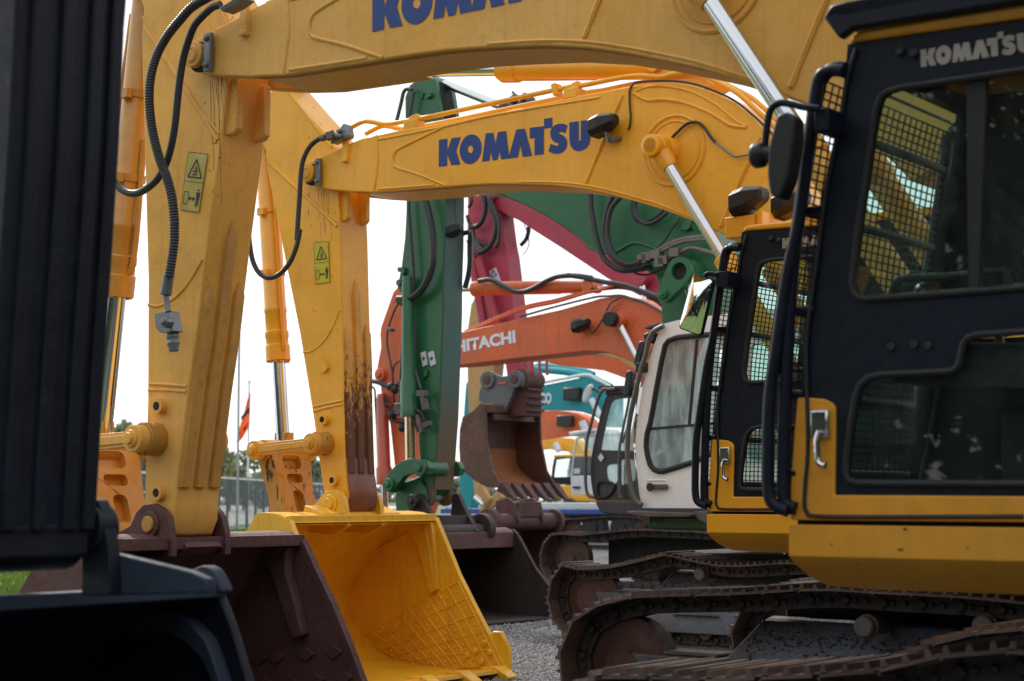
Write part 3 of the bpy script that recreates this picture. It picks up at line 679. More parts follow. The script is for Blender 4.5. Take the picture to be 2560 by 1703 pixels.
    E = lambda d: (A_.x+dv.x*d, yc, A_.y+dv.y*d)
    r_ = .100
    mb = MB(); mb.lathe(E(0), E(L1), [(0,.06),(.08,r_),(L1-.50,r_),(L1-.49,r_+.006),(L1-.46,r_+.006),(L1-.45,r_),(L1-.28,r_+.001),(L1-.27,r_+.01),(L1-.22,r_+.01),(L1-.21,r_+.004),(L1-.15,r_+.004),(L1-.14,r_+.014),(L1,r_+.014)], 36)
    mb.ycyl(A_.x, A_.y, yc-.17, yc+.17, .065, 24)
    for k in range(12):
        a = k*math.pi/6; mb.ball((E(L1)[0]+math.cos(a)*r_*.95, yc+math.sin(a)*r_*.95, E(L1)[2]-.006), .014, 6)
    for d in (.35, .62):
        mb.lathe(E(d*L1-.03), E(d*L1+.02), [(0, r_+.012), (.05, r_+.012)], 28); mb.box(E(d*L1)[0]-.02, E(d*L1)[0]+.06, yc-r_-.045, yc-r_+.0, E(d*L1)[2]-.04, E(d*L1)[2]+.02)
    bc = mb.build('bucket_cylinder', M['bright'] if not near else M['ochrecyl'], root)
    mb = MB(); s_ = -1 if near else 1
    mb.tube([(E(L1*.08)[0]+.11*s_, yc-.03, E(L1*.08)[2]), (E(L1*.3)[0]+.115*s_, yc-.04, E(L1*.3)[2]), (E(L1*.8)[0]+.12, yc-.04, E(L1*.8)[2]) if not near else (E(L1*.45)[0]-.12, yc-.04, E(L1*.45)[2])]+([(E(L1-.12)[0]+.12, yc-.04, E(L1-.12)[2]), (E(L1-.1)[0]+.05, yc-.03, E(L1-.1)[2])] if not near else [(E(L1*.5)[0]-.05, yc-.04, E(L1*.5)[2])]), .019, 10)
    if near: mb.tube([(E(L1*.5)[0]+.11, yc+.0, E(L1*.5)[2]), (E(L1*.8)[0]+.14, yc, E(L1*.8)[2]), (E(L1-.17)[0]+.12, yc, E(L1-.17)[2]), (E(L1-.15)[0]+.06, yc, E(L1-.15)[2])], .019, 10)
    mb.build('cylinder_pipe', M['bright'] if not near else M['ochrecyl'], bc)
    mb = MB(); mb.rod(E(L1-.02), E(L2-.10), .064, 28); mb.build('cylinder_rod', M['chrome'], bc)
    mb = MB(); mb.box(C_.x-.075, C_.x+.075, yc-.05, yc+.05, C_.y-.0, C_.y+.17); mb.ycyl(C_.x, C_.y, yc-.06, yc+.06, .1, 24); mb.build('rod_end', M['wornyellow'], bc, bevel=.01)
    # ---- link bars
    r1 = Vector(K('n', 0, 795, 1109)[0]); l1 = C_
    lk = None
    for yy in (cy-.075, cy+.585):
        mb = MB(); dv2 = (r1-l1).normalized(); n2 = Vector((-dv2.y, dv2.x))
        for p in (l1, r1):
            mb.ycyl(p.x, p.y, yy-.035, yy+.055, .088, 32); mb.ycyl(p.x, p.y, yy-.055, yy+.07, .056, 28); mb.ycyl(p.x, p.y, yy-.075, yy+.07, .038, 20)
        A = l1+dv2*.02; B2 = r1-dv2*.02
        mb.prism([tuple(A-n2*.055), tuple(B2-n2*.048), tuple(B2+n2*.048), tuple(A+n2*.055)], yy-.018, yy+.03)
        mb.prism([tuple(A-n2*.03), tuple(B2-n2*.026), tuple(B2+n2*.026), tuple(A+n2*.03)], yy-.03, yy+.03)
        lk = mb.build('link_bar', M['linkpaint'] if not near else pm, root, bevel=.006)
    mb = MB(); mb.ycyl(r1.x, r1.y, cy-.03, cy+.60, .105, 32); mb.ycyl(l1.x, l1.y, cy-.03, cy+.60, .06, 24); mb.build('link_pin', M['wornyellow'], lk)
    # ---- H link from the cylinder end down to the bucket
    e0 = Vector(c['hlink'][0]); e1 = Vector(c['hlink'][1]); dv = (e1-e0).normalized(); n2 = Vector((-dv.y, dv.x)); mb = MB()
    Lh = (e1-e0).length
    def cast(outer, holes, t0, t1):
        cu = bpy.data.curves.new('c', 'CURVE'); cu.dimensions = '2D'; cu.fill_mode = 'BOTH'; cu.extrude = (t1-t0)/2
        for pl in [outer]+holes:
            sp = cu.splines.new('POLY'); sp.points.add(len(pl)-1)
            for i, (u_, v_) in enumerate(pl): sp.points[i].co = (u_, v_, 0, 1)
            sp.use_cyclic_u = True
        o2 = bpy.data.objects.new('c', cu); me = bpy.data.meshes.new_from_object(o2); bpy.data.objects.remove(o2); bpy.data.curves.remove(cu)
        bm = bmesh.new(); bm.from_mesh(me); bmesh.ops.remove_doubles(bm, verts=bm.verts, dist=1e-5); bm.to_mesh(me); bm.free()
        tm = (t0+t1)/2; vs = []
        for v in me.vertices:
            y_, s_, e_ = v.co; w_ = e0+dv*s_+n2*(tm+e_); vs.append((w_.x, y_, w_.y))
        mb.add(vs, [tuple(p.vertices) for p in me.polygons]); bpy.data.meshes.remove(me)
    yc0 = cy+.275; rr_ = lambda y0_, y1_, s0, s1, r=.05: rounded([(yc0+y0_, s0*Lh), (yc0+y1_, s0*Lh), (yc0+y1_, s1*Lh), (yc0+y0_, s1*Lh)], r)
    cast([(yc0-.26, 0), (yc0+.26, 0), (yc0+.24, .3*Lh), (yc0+.21, .6*Lh), (yc0+.23, Lh), (yc0-.23, Lh), (yc0-.21, .6*Lh), (yc0-.24, .3*Lh)],
         [rr_(-.12, .12, .10, .30, .09), rr_(-.10, .10, .37, .50), rr_(-.06, .06, .60, .93, .055)], -.085, .085)
    mb.prism([tuple(e0+dv*.1*Lh+n2*.02), tuple(e0+dv*.1*Lh-n2*.02), tuple(e1-n2*.02), tuple(e1+n2*.02)], yc0-.13, yc0+.13)
    mb.ycyl(e0.x, e0.y, cy+.0, cy+.55, .1, 28); mb.ycyl(e1.x, e1.y, cy+.0, cy+.55, .085, 28)
    mb.build('tipping_link', c['hmat'], root, bevel=.012, seg=3)
    # ---- undercarriage side of the upper frame: skirt, deck, hood, counterweight
    sk = C('n',-1.48, 1972,1312, 1972,1388, 1976,1409, 1987,1442, 2003,1461, 2022,1470, 2122,1480)
    xb = sk[0][0]+4.2; ztop = sk[0][1]; zbot = sk[-1][1]
    zm = zbot+(ztop-zbot)*.52
    fullp = sk+[(xb, zbot), (xb, ztop-.01)]
    xm = [a[0]+(b[0]-a[0])*(zm-a[1])/(b[1]-a[1]) for a, b in zip(sk, sk[1:]) if (a[1]-zm)*(b[1]-zm) <= 0][0]
    upP = [p for p in sk if p[1] > zm]+[(xm, zm), (xb, zm), (xb, ztop-.01)]; loP = [(xm, zm)]+[p for p in sk if p[1] <= zm]+[(xb, zbot), (xb, zm)]
    for sgn, ya, yb_ in ((1, cy-1.48, cy-1.10), (-1, cy+1.83, cy+1.45)):
        mb = MB()
        yo = lambda z: ya+sgn*(.20*max(0, (zm-z)/(zm-zbot))**1.3)
        U = [(x, ya, z) for x, z in upP]; Lw = [(x, yo(z), z) for x, z in loP]
        rim = upP[:-3]+loP[:-1]+upP[-2:]
        seq = [p for p in sk if p[1] > zm]+[(xm, zm)]+[p for p in sk if p[1] <= zm]+[(xb, zbot), (xb, zm), (xb, ztop-.01)]
        vs = [(x, yo(z), z) for x, z in seq]+[(x, yb_, z) for x, z in seq]; n = len(seq); kU = len([p for p in sk if p[1] > zm])
        mb.add(vs, [tuple(list(range(0, kU+1))+[n-2, n-1]), tuple(range(kU, n-1)), tuple(range(2*n-1, n-1, -1))]+[(i, (i+1) % n, n+(i+1) % n, n+i) for i in range(n)])
        o_sk = mb.build('frame_skirt', c['skirt'], root, bevel=.055, seg=6, sharp=89); o_sk.modifiers[0].angle_limit = R(12)
    mb = MB(); mb.box(sk[0][0]+.12, xb, cy-1.10, cy+1.45, zbot+.02, ztop-.06)
    mb.lathe((sk[0][0]+2.2, cy+.2, .75), (sk[0][0]+2.2, cy+.2, zbot+.03), [(0, .55), (zbot-.72, .55)], 40); mb.build('revolving_frame', M['dark'], root)
    mb = MB(); x0 = C('n', -1.43, 1990, 1300)[0][0]
    hood = rounded([(x0+1.78, ztop), (xb-.7, ztop), (xb-.7, ztop+1.0), (x0+1.9, ztop+1.05)], .12)
    mb.prism(hood, cy-1.4, cy+1.75); mb.prism(rounded([(x0+.2, ztop), (x0+1.7, ztop), (x0+1.7, ztop+.95), (x0+.5, ztop+.9)], .1), cy+.85, cy+1.75)
    mb.build('engine_hood', pm, root, bevel=.02)
    mb = MB(); mb.prism(rounded([(xb-.7, zbot-.05), (xb-.1, zbot), (xb+.05, ztop+.6), (xb-.15, ztop+1.0), (xb-.7, ztop+1.0)], .15), cy-1.45, cy+1.8); mb.build('counterweight', pm, root, bevel=.05)
    mb = MB(); mb.box(sk[0][0]+(1.2 if near else .05), sk[0][0]+3.4, cy-.55, cy+1.1, .32, 1.02); mb.build('carbody', M['dark'], root, bevel=.03)
    # ---- cab
    yb = cy-1.43; yl = 7.3-1.43
    fe = C('n', -1.43, 2119,111, 2115,153, 2100,306, 2084,382, 2066,459, 2054.5,552, 2042.7,645.7, 2027,741, 2012,856, 1998.6,994, 1989.6,1100, 1981.6,1223, 1981.6,1300)
    zb_ = fe[-1][1]; xR = fe[-1][0]+1.72
    zt = C('n', -1.43, 2560, 47)[0][1]; zt0 = fe[0][1]
    outer = fe+[(xR, zb_), (xR, zt+.0)]+C('n', -1.43, 2560,50, 2400,72, 2250,93, 2150,107)
    w1l = C('j', -1.43, 2352,418); 
    up_w = C('n', -1.43, 2560,176, 2400,199, 2253,220, 2219,230, 2203,243, 2195,262, 2188,287, 2169,421, 2146,574, 2133,690, 2131,712, 2137,733, 2148,744, 2165,748, 2300,739, 2560,720)
    w1 = up_w+[(xR-.28, up_w[-1][1]+.02), (xR-.26, up_w[0][1])]
    lw = C('n', -1.43, 2560,829, 2440,838, 2420,846, 2408,862, 2400,906, 2392,921, 2376,929, 2203,937, 2172,944, 2150,965, 2138,1000, 2124,1086, 2117,1140, 2116,1185, 2124,1201, 2145,1208, 2300,1209, 2560,1210)
    w2 = lw+[(xR-.28, lw[-1][1]), (xR-.26, lw[0][1])]
    cab = plate(outer, [w1, w2], yb, yb+.045, 'cab', M['black'], root, bevel=.006)
    # window rubbers
    mb = MB()
    for w in (w1, w2): mb.ring([(x, yb-.004, z) for x, z in w+[w[0]]], .014, 8, caps=False)
    mb.build('window_seal', M['rubber'], cab)
    # sliding window divider
    dvp = C('n', -1.43, 2412,184, 2464,178, 2446,728, 2418,732)
    mb = MB(); mb.prism(dvp, yb+.008, yb+.04); mb.build('window_divider', M['rubber'], cab, bevel=.004)
    flat(w1, yb+.022, 'window', M['glass'], cab); flat(w2, yb+.022, 'window', M['glass'], cab)
    # yellow lower door panel
    yp = C('n', -1.435, 1995,994, 2027,995, 2060,998, 2079,1006, 2090,1018, 2090,1100, 2088,1238, 2300,1239, 2560,1241)
    ylw = yp+[(xR-.02, yp[-1][1]), (xR-.02, zb_), (fe[-1][0]-.004, zb_), (fe[-2][0]-.004, fe[-2][1]), (fe[-3][0]-.004, fe[-3][1])]
    mb = MB(); mb.prism(ylw, yb-.012, yb+.03); pan = mb.build('door_panel', c['doorpaint'], cab, bevel=.006)
    sl_ = C('n', -1.44, 2140,122, 2118,200, 2100,306, 2068,459, 2044,640, 2030,741, 2016,870, 2021,1100, 2014,1215, 2012,1262, 2018,1280, 2040,1291, 2200,1293, 2560,1292)
    mb = MB(); mb.tube([(x, yb-.012, z) for x, z in sl_], .009, 8); mb.build('door_seal', M['rubber'], cab)
    hb = C('n', -1.45, 2052,1062)[0]
    mb = MB(); mb.box(hb[0]-.038, hb[0]+.038, yb-.04, yb-.005, hb[1]-.05, hb[1]+.055); hnd = mb.build('door_handle', M['chrome'], pan, bevel=.008)
    mb = MB(); mb.tube([(x, yb-.055, z) for x, z in C('n', -1.49, 2047,1078, 2041,1098, 2041,1120, 2043,1148, 2050,1160, 2062,1164)], .013, 10); mb.build('handle_lever', M['chrome'], hnd)
    fn = affine3([(93,771),(1566,592),(97,390)], C('j', -1.436, 1677,440, 2182,364, 1672,326))
    brand(fn, yb-.004, M['cream'], cab)
    # hinges / bolts
    mb = MB()
    for p in C('n', -1.44, 2250,128, 2285,133): mb.ycyl(p[0], p[1], yb-.02, yb, .018, 12)
    if near:
        for p in C('n', -1.44, 2226,867, 2283,862, 2318,865): mb.ycyl(p[0], p[1], yb-.01, yb, .016, 12)
    mb.build('bolt_cap', M['rubber'], cab)
    # roof
    ry = C('n', -1.43, 2125,112, 2131,95, 2146,82, 2196,72, 2560,12)
    sl0 = (ry[-1][1]-ry[-2][1])/(ry[-1][0]-ry[-2][0])
    zr = ry[-1][1]
    rp = ry+[(xR+.01, zr), (xR+.01, zt-.01), C('n', -1.43, 2560,46)[0], C('n', -1.43, 2150,104)[0]]
    mb = MB(); mb.prism(rp, yb-.012, yb+1.15); mb.build('cab_roof', c['doorpaint'], cab, bevel=.02, seg=3)
    # far side wall, posts, floor, front
    farh = rounded([(fe[4][0]+.12, zb_+.75), (xR-.22, zb_+.75), (xR-.22, zt-.80), (fe[3][0]+.16, zt-.80)], .06)
    plate(outer, [farh], yb+1.09, yb+1.13, 'cab_wall', M['black'], cab)
    mb = MB()
    for i in range(0, len(fe)-1): # right front post
        a, b = fe[i], fe[i+1]; mb.bar((a[0]+.03, yb+1.08, a[1]), (b[0]+.03, yb+1.08, b[1]), .05, .07); mb.bar((a[0]+.035, yb+.04, a[1]), (b[0]+.035, yb+.04, b[1]), .055, .06)
    for z, zz in ((zb_+.62, .05), (zb_+.03, .06), (zt0-.05, .07)):
        x = fe[4][0] if z < 2.8 else fe[0][0]
        xx = fe[-1][0] if z < zb_+.1 else (fe[8][0] if z < 2.8 else fe[0][0]); mb.box(xx, xx+.05, yb+.04, yb+1.08, z-zz/2, z+zz/2)
    mb.box(fe[-1][0], xR, yb+.04, yb+.96, zb_-.02, zb_+.03); mb.box(xR-.05, xR, yb+.04, yb+.96, zb_, zb_+.75)
    mb.box(xR-.05, xR, yb+.04, yb+.12, zb_+.7, zt); mb.box(xR-.05, xR, yb+.88, yb+.96, zb_+.7, zt); mb.box(xR-.05, xR, yb+.04, yb+.96, zt-.12, zt)
    mb.build('cab_pillar', M['black'], cab)
    # seat and consoles
    sx = fe[-1][0]+.85
    mb = MB(); mb.prism(rounded([(sx-.25, zb_+.42), (sx+.25, zb_+.40), (sx+.27, zb_+.54), (sx-.25, zb_+.56)], .05), yb+.25, yb+.75)
    mb.prism(rounded([(sx+.18, zb_+.5), (sx+.30, zb_+.5), (sx+.42, zb_+1.12), (sx+.30, zb_+1.14)], .05), yb+.27, yb+.73)
    mb.prism(rounded([(sx+.33, zb_+1.16), (sx+.42, zb_+1.16), (sx+.45, zb_+1.36), (sx+.37, zb_+1.36)], .04), yb+.38, yb+.62)
    mb.box(sx-.15, sx+.2, yb+.3, yb+.7, zb_+.03, zb_+.41); mb.build('seat', M['seat'], cab, bevel=.02)
    mb = MB()
    for ya in (yb+.1, yb+.76):
        mb.prism(rounded([(sx-.42, zb_+.5), (sx+.25, zb_+.45), (sx+.25, zb_+.62), (sx-.40, zb_+.66)], .03), ya, ya+.13)
        mb.tube([(sx-.33, ya+.06, zb_+.64), (sx-.35, ya+.06, zb_+.76), (sx-.37, ya+.06, zb_+.82)], .02, 8); mb.ball((sx-.37, ya+.06, zb_+.85), .04)
    mb.box(sx-.72, sx-.60, yb+.62, yb+.72, zb_+.55, zb_+.95); mb.prism([(sx-.74, zb_+.78), (sx-.66, zb_+.78), (sx-.62, zb_+1.0), (sx-.70, zb_+1.0)], yb+.70, yb+.92)
    mb.build('console', M['lamp'], cab, bevel=.012)
    mb = MB(); gb = C('n', -1.2, 2258,742, 2275,712, 2295,704, 2417,698, 2530,686, 2546,700, 2552,735)
    mb.tube([(x, yb+.12, z) for x, z in gb], .016, 10); mb.tube([(fe[6][0]+.15, yb+.55, zb_+.1), (fe[5][0]+.22, yb+.55, zb_+.5), (fe[5][0]+.3, yb+.5, zb_+.78)], .014, 8); mb.build('grab_bar', M['rubber'], cab)
    # windscreen
    n = len(fe); flv = MB(); flv.add([(x+.03, yb+.05, z) for x, z in fe[:-2]]+[(x+.03, yb+1.07, z) for x, z in fe[:-2]], [(i, i+1, n-2+i+1, n-2+i) for i in range(n-3)]); flv.build('windscreen', M['glass'], cab, smooth=False)
    # front guard: tube frame and welded mesh standing ahead of the cab
    gx = [(x-.17, z) for x, z in fe]
    gl_ = C('j', -1.45, 1165,262, 1120,262, 1085,300, 1068,370, 1060,440)
    tubeA = [(x+.0, yb-.02, z) for x, z in C('n', -1.45, 2110,172, 2095,170, 2072,178, 2046,214, 2040,262, 2034,300, 2022,380)]+[(x, yb-.02, z) for x, z in C('n', -1.45, 1985,640, 1968,880, 1960,1150, 1960,1235, 1966,1262, 1990,1272)]
    tubeB = [(x, yb-.045, z) for x, z in C('n', -1.475, 2108,178, 2090,176, 2068,180, 2052,190, 2040,230, 2020,380, 1998,550)]+[(x, yb-.045, z) for x, z in C('n', -1.475, 1968,690, 1940,880, 1924,1000, 1920,1150, 1922,1230, 1935,1262, 1970,1278)]
    mb = MB(); mb.tube(tubeA, .026, 12); mb.tube(tubeB, .024, 12)
    far = [(p[0], yb+1.22, p[2]) for p in tubeA]; mb.tube(far, .026, 10)
    def gxz(z):
        for a, b in zip(tubeA, tubeA[1:]):
            if min(a[2], b[2]) <= z <= max(a[2], b[2]) and abs(a[2]-b[2]) > 1e-6: return a[0]+(b[0]-a[0])*(z-a[2])/(b[2]-a[2])
        return tubeA[-2][0] if z < 2 else tubeA[3][0]
    for z in (zt0-.28, zt0-.62, zt0-1.0, zt0-1.32, zt0-1.62):
        x = gxz(z); mb.straight([(x, yb, z), (x, yb+1.22, z)], .02, 8)
        xf = min(fe, key=lambda p: abs(p[1]-z))[0]; mb.straight([(x, yb+.0, z), (xf+.02, yb+.0, z)], .016, 8)
    gd = mb.build('front_guard', M['black'], cab)
    mb = MB(); zlo, zhi = zb_+.08, zt0-.07; nz = int((zhi-zlo)/.03); zs = [zlo+(zhi-zlo)*i/nz for i in range(nz+1)]; gw = .0027
    for z in zs: x = gxz(z)+.01; mb.box(x-gw, x+gw, yb+.0, yb+1.22, z-gw, z+gw)
    ny = 22
    for j in range(ny+1):
        yy = yb+1.22*j/ny; V_ = [(gxz(z)+.012, z) for z in zs[::4]]
        vs = []
        for x, z in V_: vs += [(x-gw, yy-gw, z), (x+gw, yy-gw, z), (x+gw, yy+gw, z), (x-gw, yy+gw, z)]
        mb.add(vs, [(i*4+k, i*4+(k+1) % 4, i*4+4+(k+1) % 4, i*4+4+k) for i in range(len(V_)-1) for k in range(4)])
    mb.build('guard_mesh', M['black'], gd, smooth=False)
    return dict(B=B, K=K, C=C, boom=ob, stick=st, cab=cab, bp=bp, yb=yb, fe=fe, zt=zt, xR=xR, fdv=None)
M['rustworn'] = surf('red brown worn steel', (.26, .075, .028), .5, var=.25, grime=.5, grimecol=(.09, .03, .02), fade=.6, fadecol=(.20, .16, .16), bump=.2, scale=3)
M['linkpaint'] = surf('link paint with grease', (.66, .32, .03), .4, var=.12, grime=.3, chips=.24, chipcol=(.03, .02, .015), bump=.1)
M['ochrecyl'] = surf('ochre cylinder paint', (.60, .29, .045), .38, var=.12, grime=.3, grimecol=(.22, .08, .02), coat=.2, bump=.08)
def pxl(p, y): return Q(p, y)
# =================================================================== yellow machine in the middle
m2 = thing('excavator', Q((1990,1320), 9.67)[0]+1.6, 11.1, 'bright yellow tracked excavator with open yellow bucket and a black lamp beside its blue lettering', 'excavator', 'excavators parked in a row')
C2 = Q((640,1126), 11.03)
c2 = dict(root=m2, cy=11.1, near=False, paint=M['yellow'], rib=M['ribrust'], tip=M['wornyellow'], skirt=M['bright'], doorpaint=M['bright'], hmat=M['wornyellow'], stick_mat=M['sticker'],
   label=S('e', 11.2, 485,150, 580,140, 590,406, 496,420), bcyl=(Q((662,335), 11.385), Q((682,905), 11.385), C2), hlink=(C2, Q((742,1300), 11.385)))
R2 = yellow(c2)
m1 = thing('excavator', Q((1990,1320), 9.67)[0]+4.2, 7.3, 'large ochre yellow excavator with a rusty brown bucket and two hoses crossing its stick', 'excavator', 'excavators parked in a row')
C1 = Q((252,1118), 7.585)
c1 = dict(root=m1, cy=7.3, near=True, paint=M['ochre'], rib=M['ribochre'], tip=M['ochre'], skirt=M['deepochre'], doorpaint=M['deepochre'], hmat=M['ochrecyl'], stick_mat=M['stickerold'],
   label=S('r', 7.4, 235,290, 580,325, 420,1365, 95,1315), bcyl=(Q((372,-30), 7.585), Q((304,742), 7.585), C1), hlink=(C1, Q((300,1335), 7.585)))
R1 = yellow(c1)

# ---- hoses
def hosept(cr, y, *a): return [(x, y, z) for x, z in S(cr, y, *a)]
mb = MB(); yy = 10.98
pts = hosept('d', yy, 560,896, 510,912, 455,960, 415,1040, 398,1130, 388,1300, 378,1450, 372,1568)+hosept('e', yy, 392,60, 370,170, 330,270, 280,335, 225,372, 170,375, 120,340, 88,280, 72,215, 60,120, 50,0)
mb.hose(pts, .024, .018); mb.build('hydraulic_hose', M['hose'], R2['stick'])
mb = MB(); a = hosept('d', yy, 562,895, 530,905)+[]; mb.rod(a[0], a[1], .03, 14)
b = hosept('d', 11.05, 640,862)[0]; mb.rod(a[0], (b[0]-.02, 11.02, b[2]-.0), .024, 12); mb.bar((a[0][0]+.01, yy, a[0][2]), (a[0][0]+.07, yy+.02, a[0][2]+.01), .07, .06)
mb.build('hose_fitting', M['oldsteel'], R2['stick'], bevel=.004)
mb = MB(); f4 = S('d', 11.04, 597,940, 600,905, 640,880, 650,850, 680,808, 695,815, 708,880, 700,900)
mb.prism(f4, 11.03, 11.12)
for p in S('d', 11.03, 618,884, 645,890, 665,890, 655,860): mb.ycyl(p[0], p[1], 10.99, 11.04, .02, 6)
mb.build('hose_flange', M['steelgrey'], R2['boom'], bevel=.006)
mb = MB(); yy = 7.02
pts = hosept('a', yy, 1500,-90, 1330,0, 1250,50, 1190,115, 1100,225, 1030,350, 990,480, 975,620, 985,780, 1010,920, 1050,1060, 1090,1160, 1125,1300, 1140,1450)+hosept('b', yy, 1140,30, 1138,150, 1120,280, 1105,370)
mb.hose(pts, .030, .018); mb.build('hydraulic_hose', M['hose'], R1['stick'])
mb = MB(); pts = hosept('a', 7.16, 1440,30, 1390,48, 1340,90, 1270,170, 1220,300, 1190,420, 1165,600, 1145,800, 1120,950, 1080,1080, 1020,1180, 930,1250, 860,1265, 790,1235, 745,1180, 700,1100, 670,980)
mb.tube(pts, .0235, 12); mb.build('hydraulic_hose', M['hose'], R1['stick'])
mb = MB(); a = hosept('b', 7.05, 1105,345, 1090,440, 1085,500, 1092,560, 1100,600)
mb.lathe(a[0], a[1], [(0,.033),(.13,.036),(.14,.028)], 16); mb.tube(a[1:], .019, 12); mb.build('hose_fitting', M['steelgrey'], R1['stick'])
mb = MB(); v = S('b', 7.2, 1055,615, 1150,598, 1175,730, 1130,745, 1090,740, 1060,700); mb.prism(v, 7.14, 7.23)
p = S('b', 7.1, 1078,668)[0]; mb.ycyl(p[0], p[1], 7.09, 7.15, .034, 8); mb.ycyl(p[0], p[1], 7.07, 7.1, .02, 16)
a = hosept('b', 7.2, 1125,735, 1132,805); mb.lathe(a[0], a[1], [(0,.035),(.03,.042),(.05,.034),(.07,.042),(.09,.034),(.12,.03)], 16)
mb.build('shutoff_valve', M['steelgrey'], R1['stick'], bevel=.006)
mb = MB(); a = S('a', 7.14, 1460,60, 1530,20, 1600,-30, 1620,0, 1550,50, 1480,85); mb.prism(a, 7.1, 7.2); mb.build('hose_flange', M['steelgrey'], R1['boom'], bevel=.006)

# ---- buckets
y0, y1 = 10.41, 12.35
mo = S('f', y1-.02, 1265,512, 1310,620, 1420,890, 1530,1110, 1620,1285, 1725,1500)
bk = S('f', y0, 330,540, 290,505, 230,480, 140,470, 95,490, 60,570, 45,630)[:6]
arc = S('f', y1-.02, 690,1040, 720,1180, 780,1270, 880,1360, 1000,1440)
print('BK2 mouth', [tuple(round(v,2) for v in p) for p in mo]); print(' near', [tuple(round(v,2) for v in p) for p in bk]); print(' arc', [tuple(round(v,2) for v in p) for p in arc])
T, Bm = Vector(mo[0]), Vector(mo[-1])
print(' fararc', [tuple(round(v,2) for v in p) for p in S('f', y1-.02, 1120,600, 830,750, 740,850, 700,960, 690,1040)])
back2 = bk+[(-10.84,1.17), (-11.05,.98), (-11.2,.82)]+arc+[(-10.35,.03), (-9.9,.02), (-9.6,.03)]
mo2 = list(mo); mo2[-1] = (mo[-1][0], mo[-1][1])
ear2 = S('f', 11.13, 470,440, 520,375, 555,335, 600,320, 645,333, 672,370, 684,430, 692,520, 698,560, 600,620, 420,600, 380,540, 400,470)
pin2 = S('f', 11.10, 572,415)[0]
bu2 = bucket(m2, 'bucket', mo2, back2, y0, y1, M['bucketyellow'], ears=ear2, ear_y=((11.13,11.18),(11.59,11.64)), pin=pin2, bevel=.008)
pl = y1-.036
mb = MB()
A, B_, C_, D_ = [Vector(p) for p in S('f', pl, 790,1275, 1420,920, 1690,1470, 1120,1490)]
def bil(u, v): w = (A*(1-u)+B_*u)*(1-v)+(D_*(1-u)+C_*u)*v; return (w.x, w.y)
for i in range(11):
    u = i/10; bead(mb, [bil(u+random.uniform(-.004,.004), v/6) for v in range(7)], pl-.003, .0085, 2)
for j in range(6):
    v = j/5; bead(mb, [bil(u/10, v+random.uniform(-.006,.006)) for u in range(11)], pl-.003, .0085, 2)
for i in range(10):
    for j in range(5):
        p = bil((i+.5)/10, (j+.5)/5); mb.ball((p[0], pl, p[1]), .015, 6)
mb.build('wear_grid', M['bucketyellow'], bu2)
mb = MB()
for p in S('f', pl, 1590,1320, 1535,1370, 1625,1380, 1575,1440, 1480,1400): mb.lathe((p[0], pl-.03, p[1]), (p[0], pl+.01, p[1]), [(0,.02),(.012,.032),(.03,.036)], 14)
mb.build('bucket_bolt', M['bucketyellow'], bu2)
mb = MB(); mb.prism(S('f', pl, 1000,545, 1075,566, 1130,600, 1178,680, 1210,815, 1236,940, 1258,992, 1303,972, 1300,850, 1288,700, 1275,575, 1262,530), pl-.06, pl+.004)
bead(mb, S('f', pl, 1225,560, 1250,700, 1275,850, 1298,965), pl-.05, .018); mb.build('corner_gusset', M['bucketyellow'], bu2, bevel=.012)
mb = MB(); bead(mb, S('f', pl, 1120,600, 980,670, 830,750, 740,850, 700,960, 692,1040, 720,1180, 790,1275), pl-.004, .016)
mb.box(T.x-.04, T.x+.02, y0+.01, y1-.01, T.y-.02, T.y+.045); mb.prism([(T.x-.30, T.y+.05), (T.x-.05, T.y+.02), (T.x-.05, T.y+.06), (T.x-.28, T.y+.13)], 10.9, 11.9)
mb.build('bucket_rim', M['bucketyellow'], bu2, bevel=.01)
# cutting edge adapters
mb = MB()
for k in range(3):
    yy = y1-.12-k*.5; tt = (Bm-Vector(mo[-2])).normalized()
    mb.prism([(Bm.x-.16, Bm.y+.03), (Bm.x+.02, Bm.y+.05), (Bm.x+.17, Bm.y-.035), (Bm.x+.15, Bm.y-.07), (Bm.x-.1, Bm.y-.06)], yy-.07, yy+.07)
mb.build('lip_adapter', M['bucketyellow'], bu2, bevel=.012)
mb = MB(); mb.prism([(Bm.x-.30, Bm.y+.08), (Bm.x-.16, Bm.y+.34), (Bm.x-.06, Bm.y+.34), (Bm.x+.03, Bm.y+.2), (Bm.x+.04, Bm.y)], y1-.005, y1+.04); mb.build('side_cutter', M['bucketyellow'], bu2, bevel=.015)

# brown bucket of the ochre machine
y0, y1 = 6.60, 8.55
mo1 = S('f', y1-.02, 400,658, 480,835, 600,1085, 705,1345, 785,1560)
T1 = Vector(mo1[0]); dA = (Vector(mo1[-1])-T1); dB = (Vector(mo[4])-T)
ang = math.atan2(dA.y, dA.x)-math.atan2(dB.y, dB.x)
def rot(p): c_, s_ = math.cos(ang), math.sin(ang); d = Vector(p)-T; return (T1.x+d.x*c_-d.y*s_, T1.y+d.x*s_+d.y*c_)
mo1 = mo1[:-1]+[mo1[-1], rot(mo[-1])]
back1 = [(T1.x+(p[0]-T1.x)*.70, p[1]) for p in [rot(p) for p in back2]]
ear1 = S('c', 7.33, 700,640, 845,560, 885,470, 935,420, 990,414, 1045,445, 1085,500, 1108,600, 1115,700, 1110,760, 760,760, 700,720)
pin1 = S('c', 7.30, 955,548)[0]
bu1 = bucket(m1, 'bucket', mo1, back1, y0, y1, M['rust'], ears=ear1, ear_y=((7.33,7.38),(7.79,7.84)), pin=pin1, pinmat=M['wornyellow'], bevel=.01)
pl = y1-.036
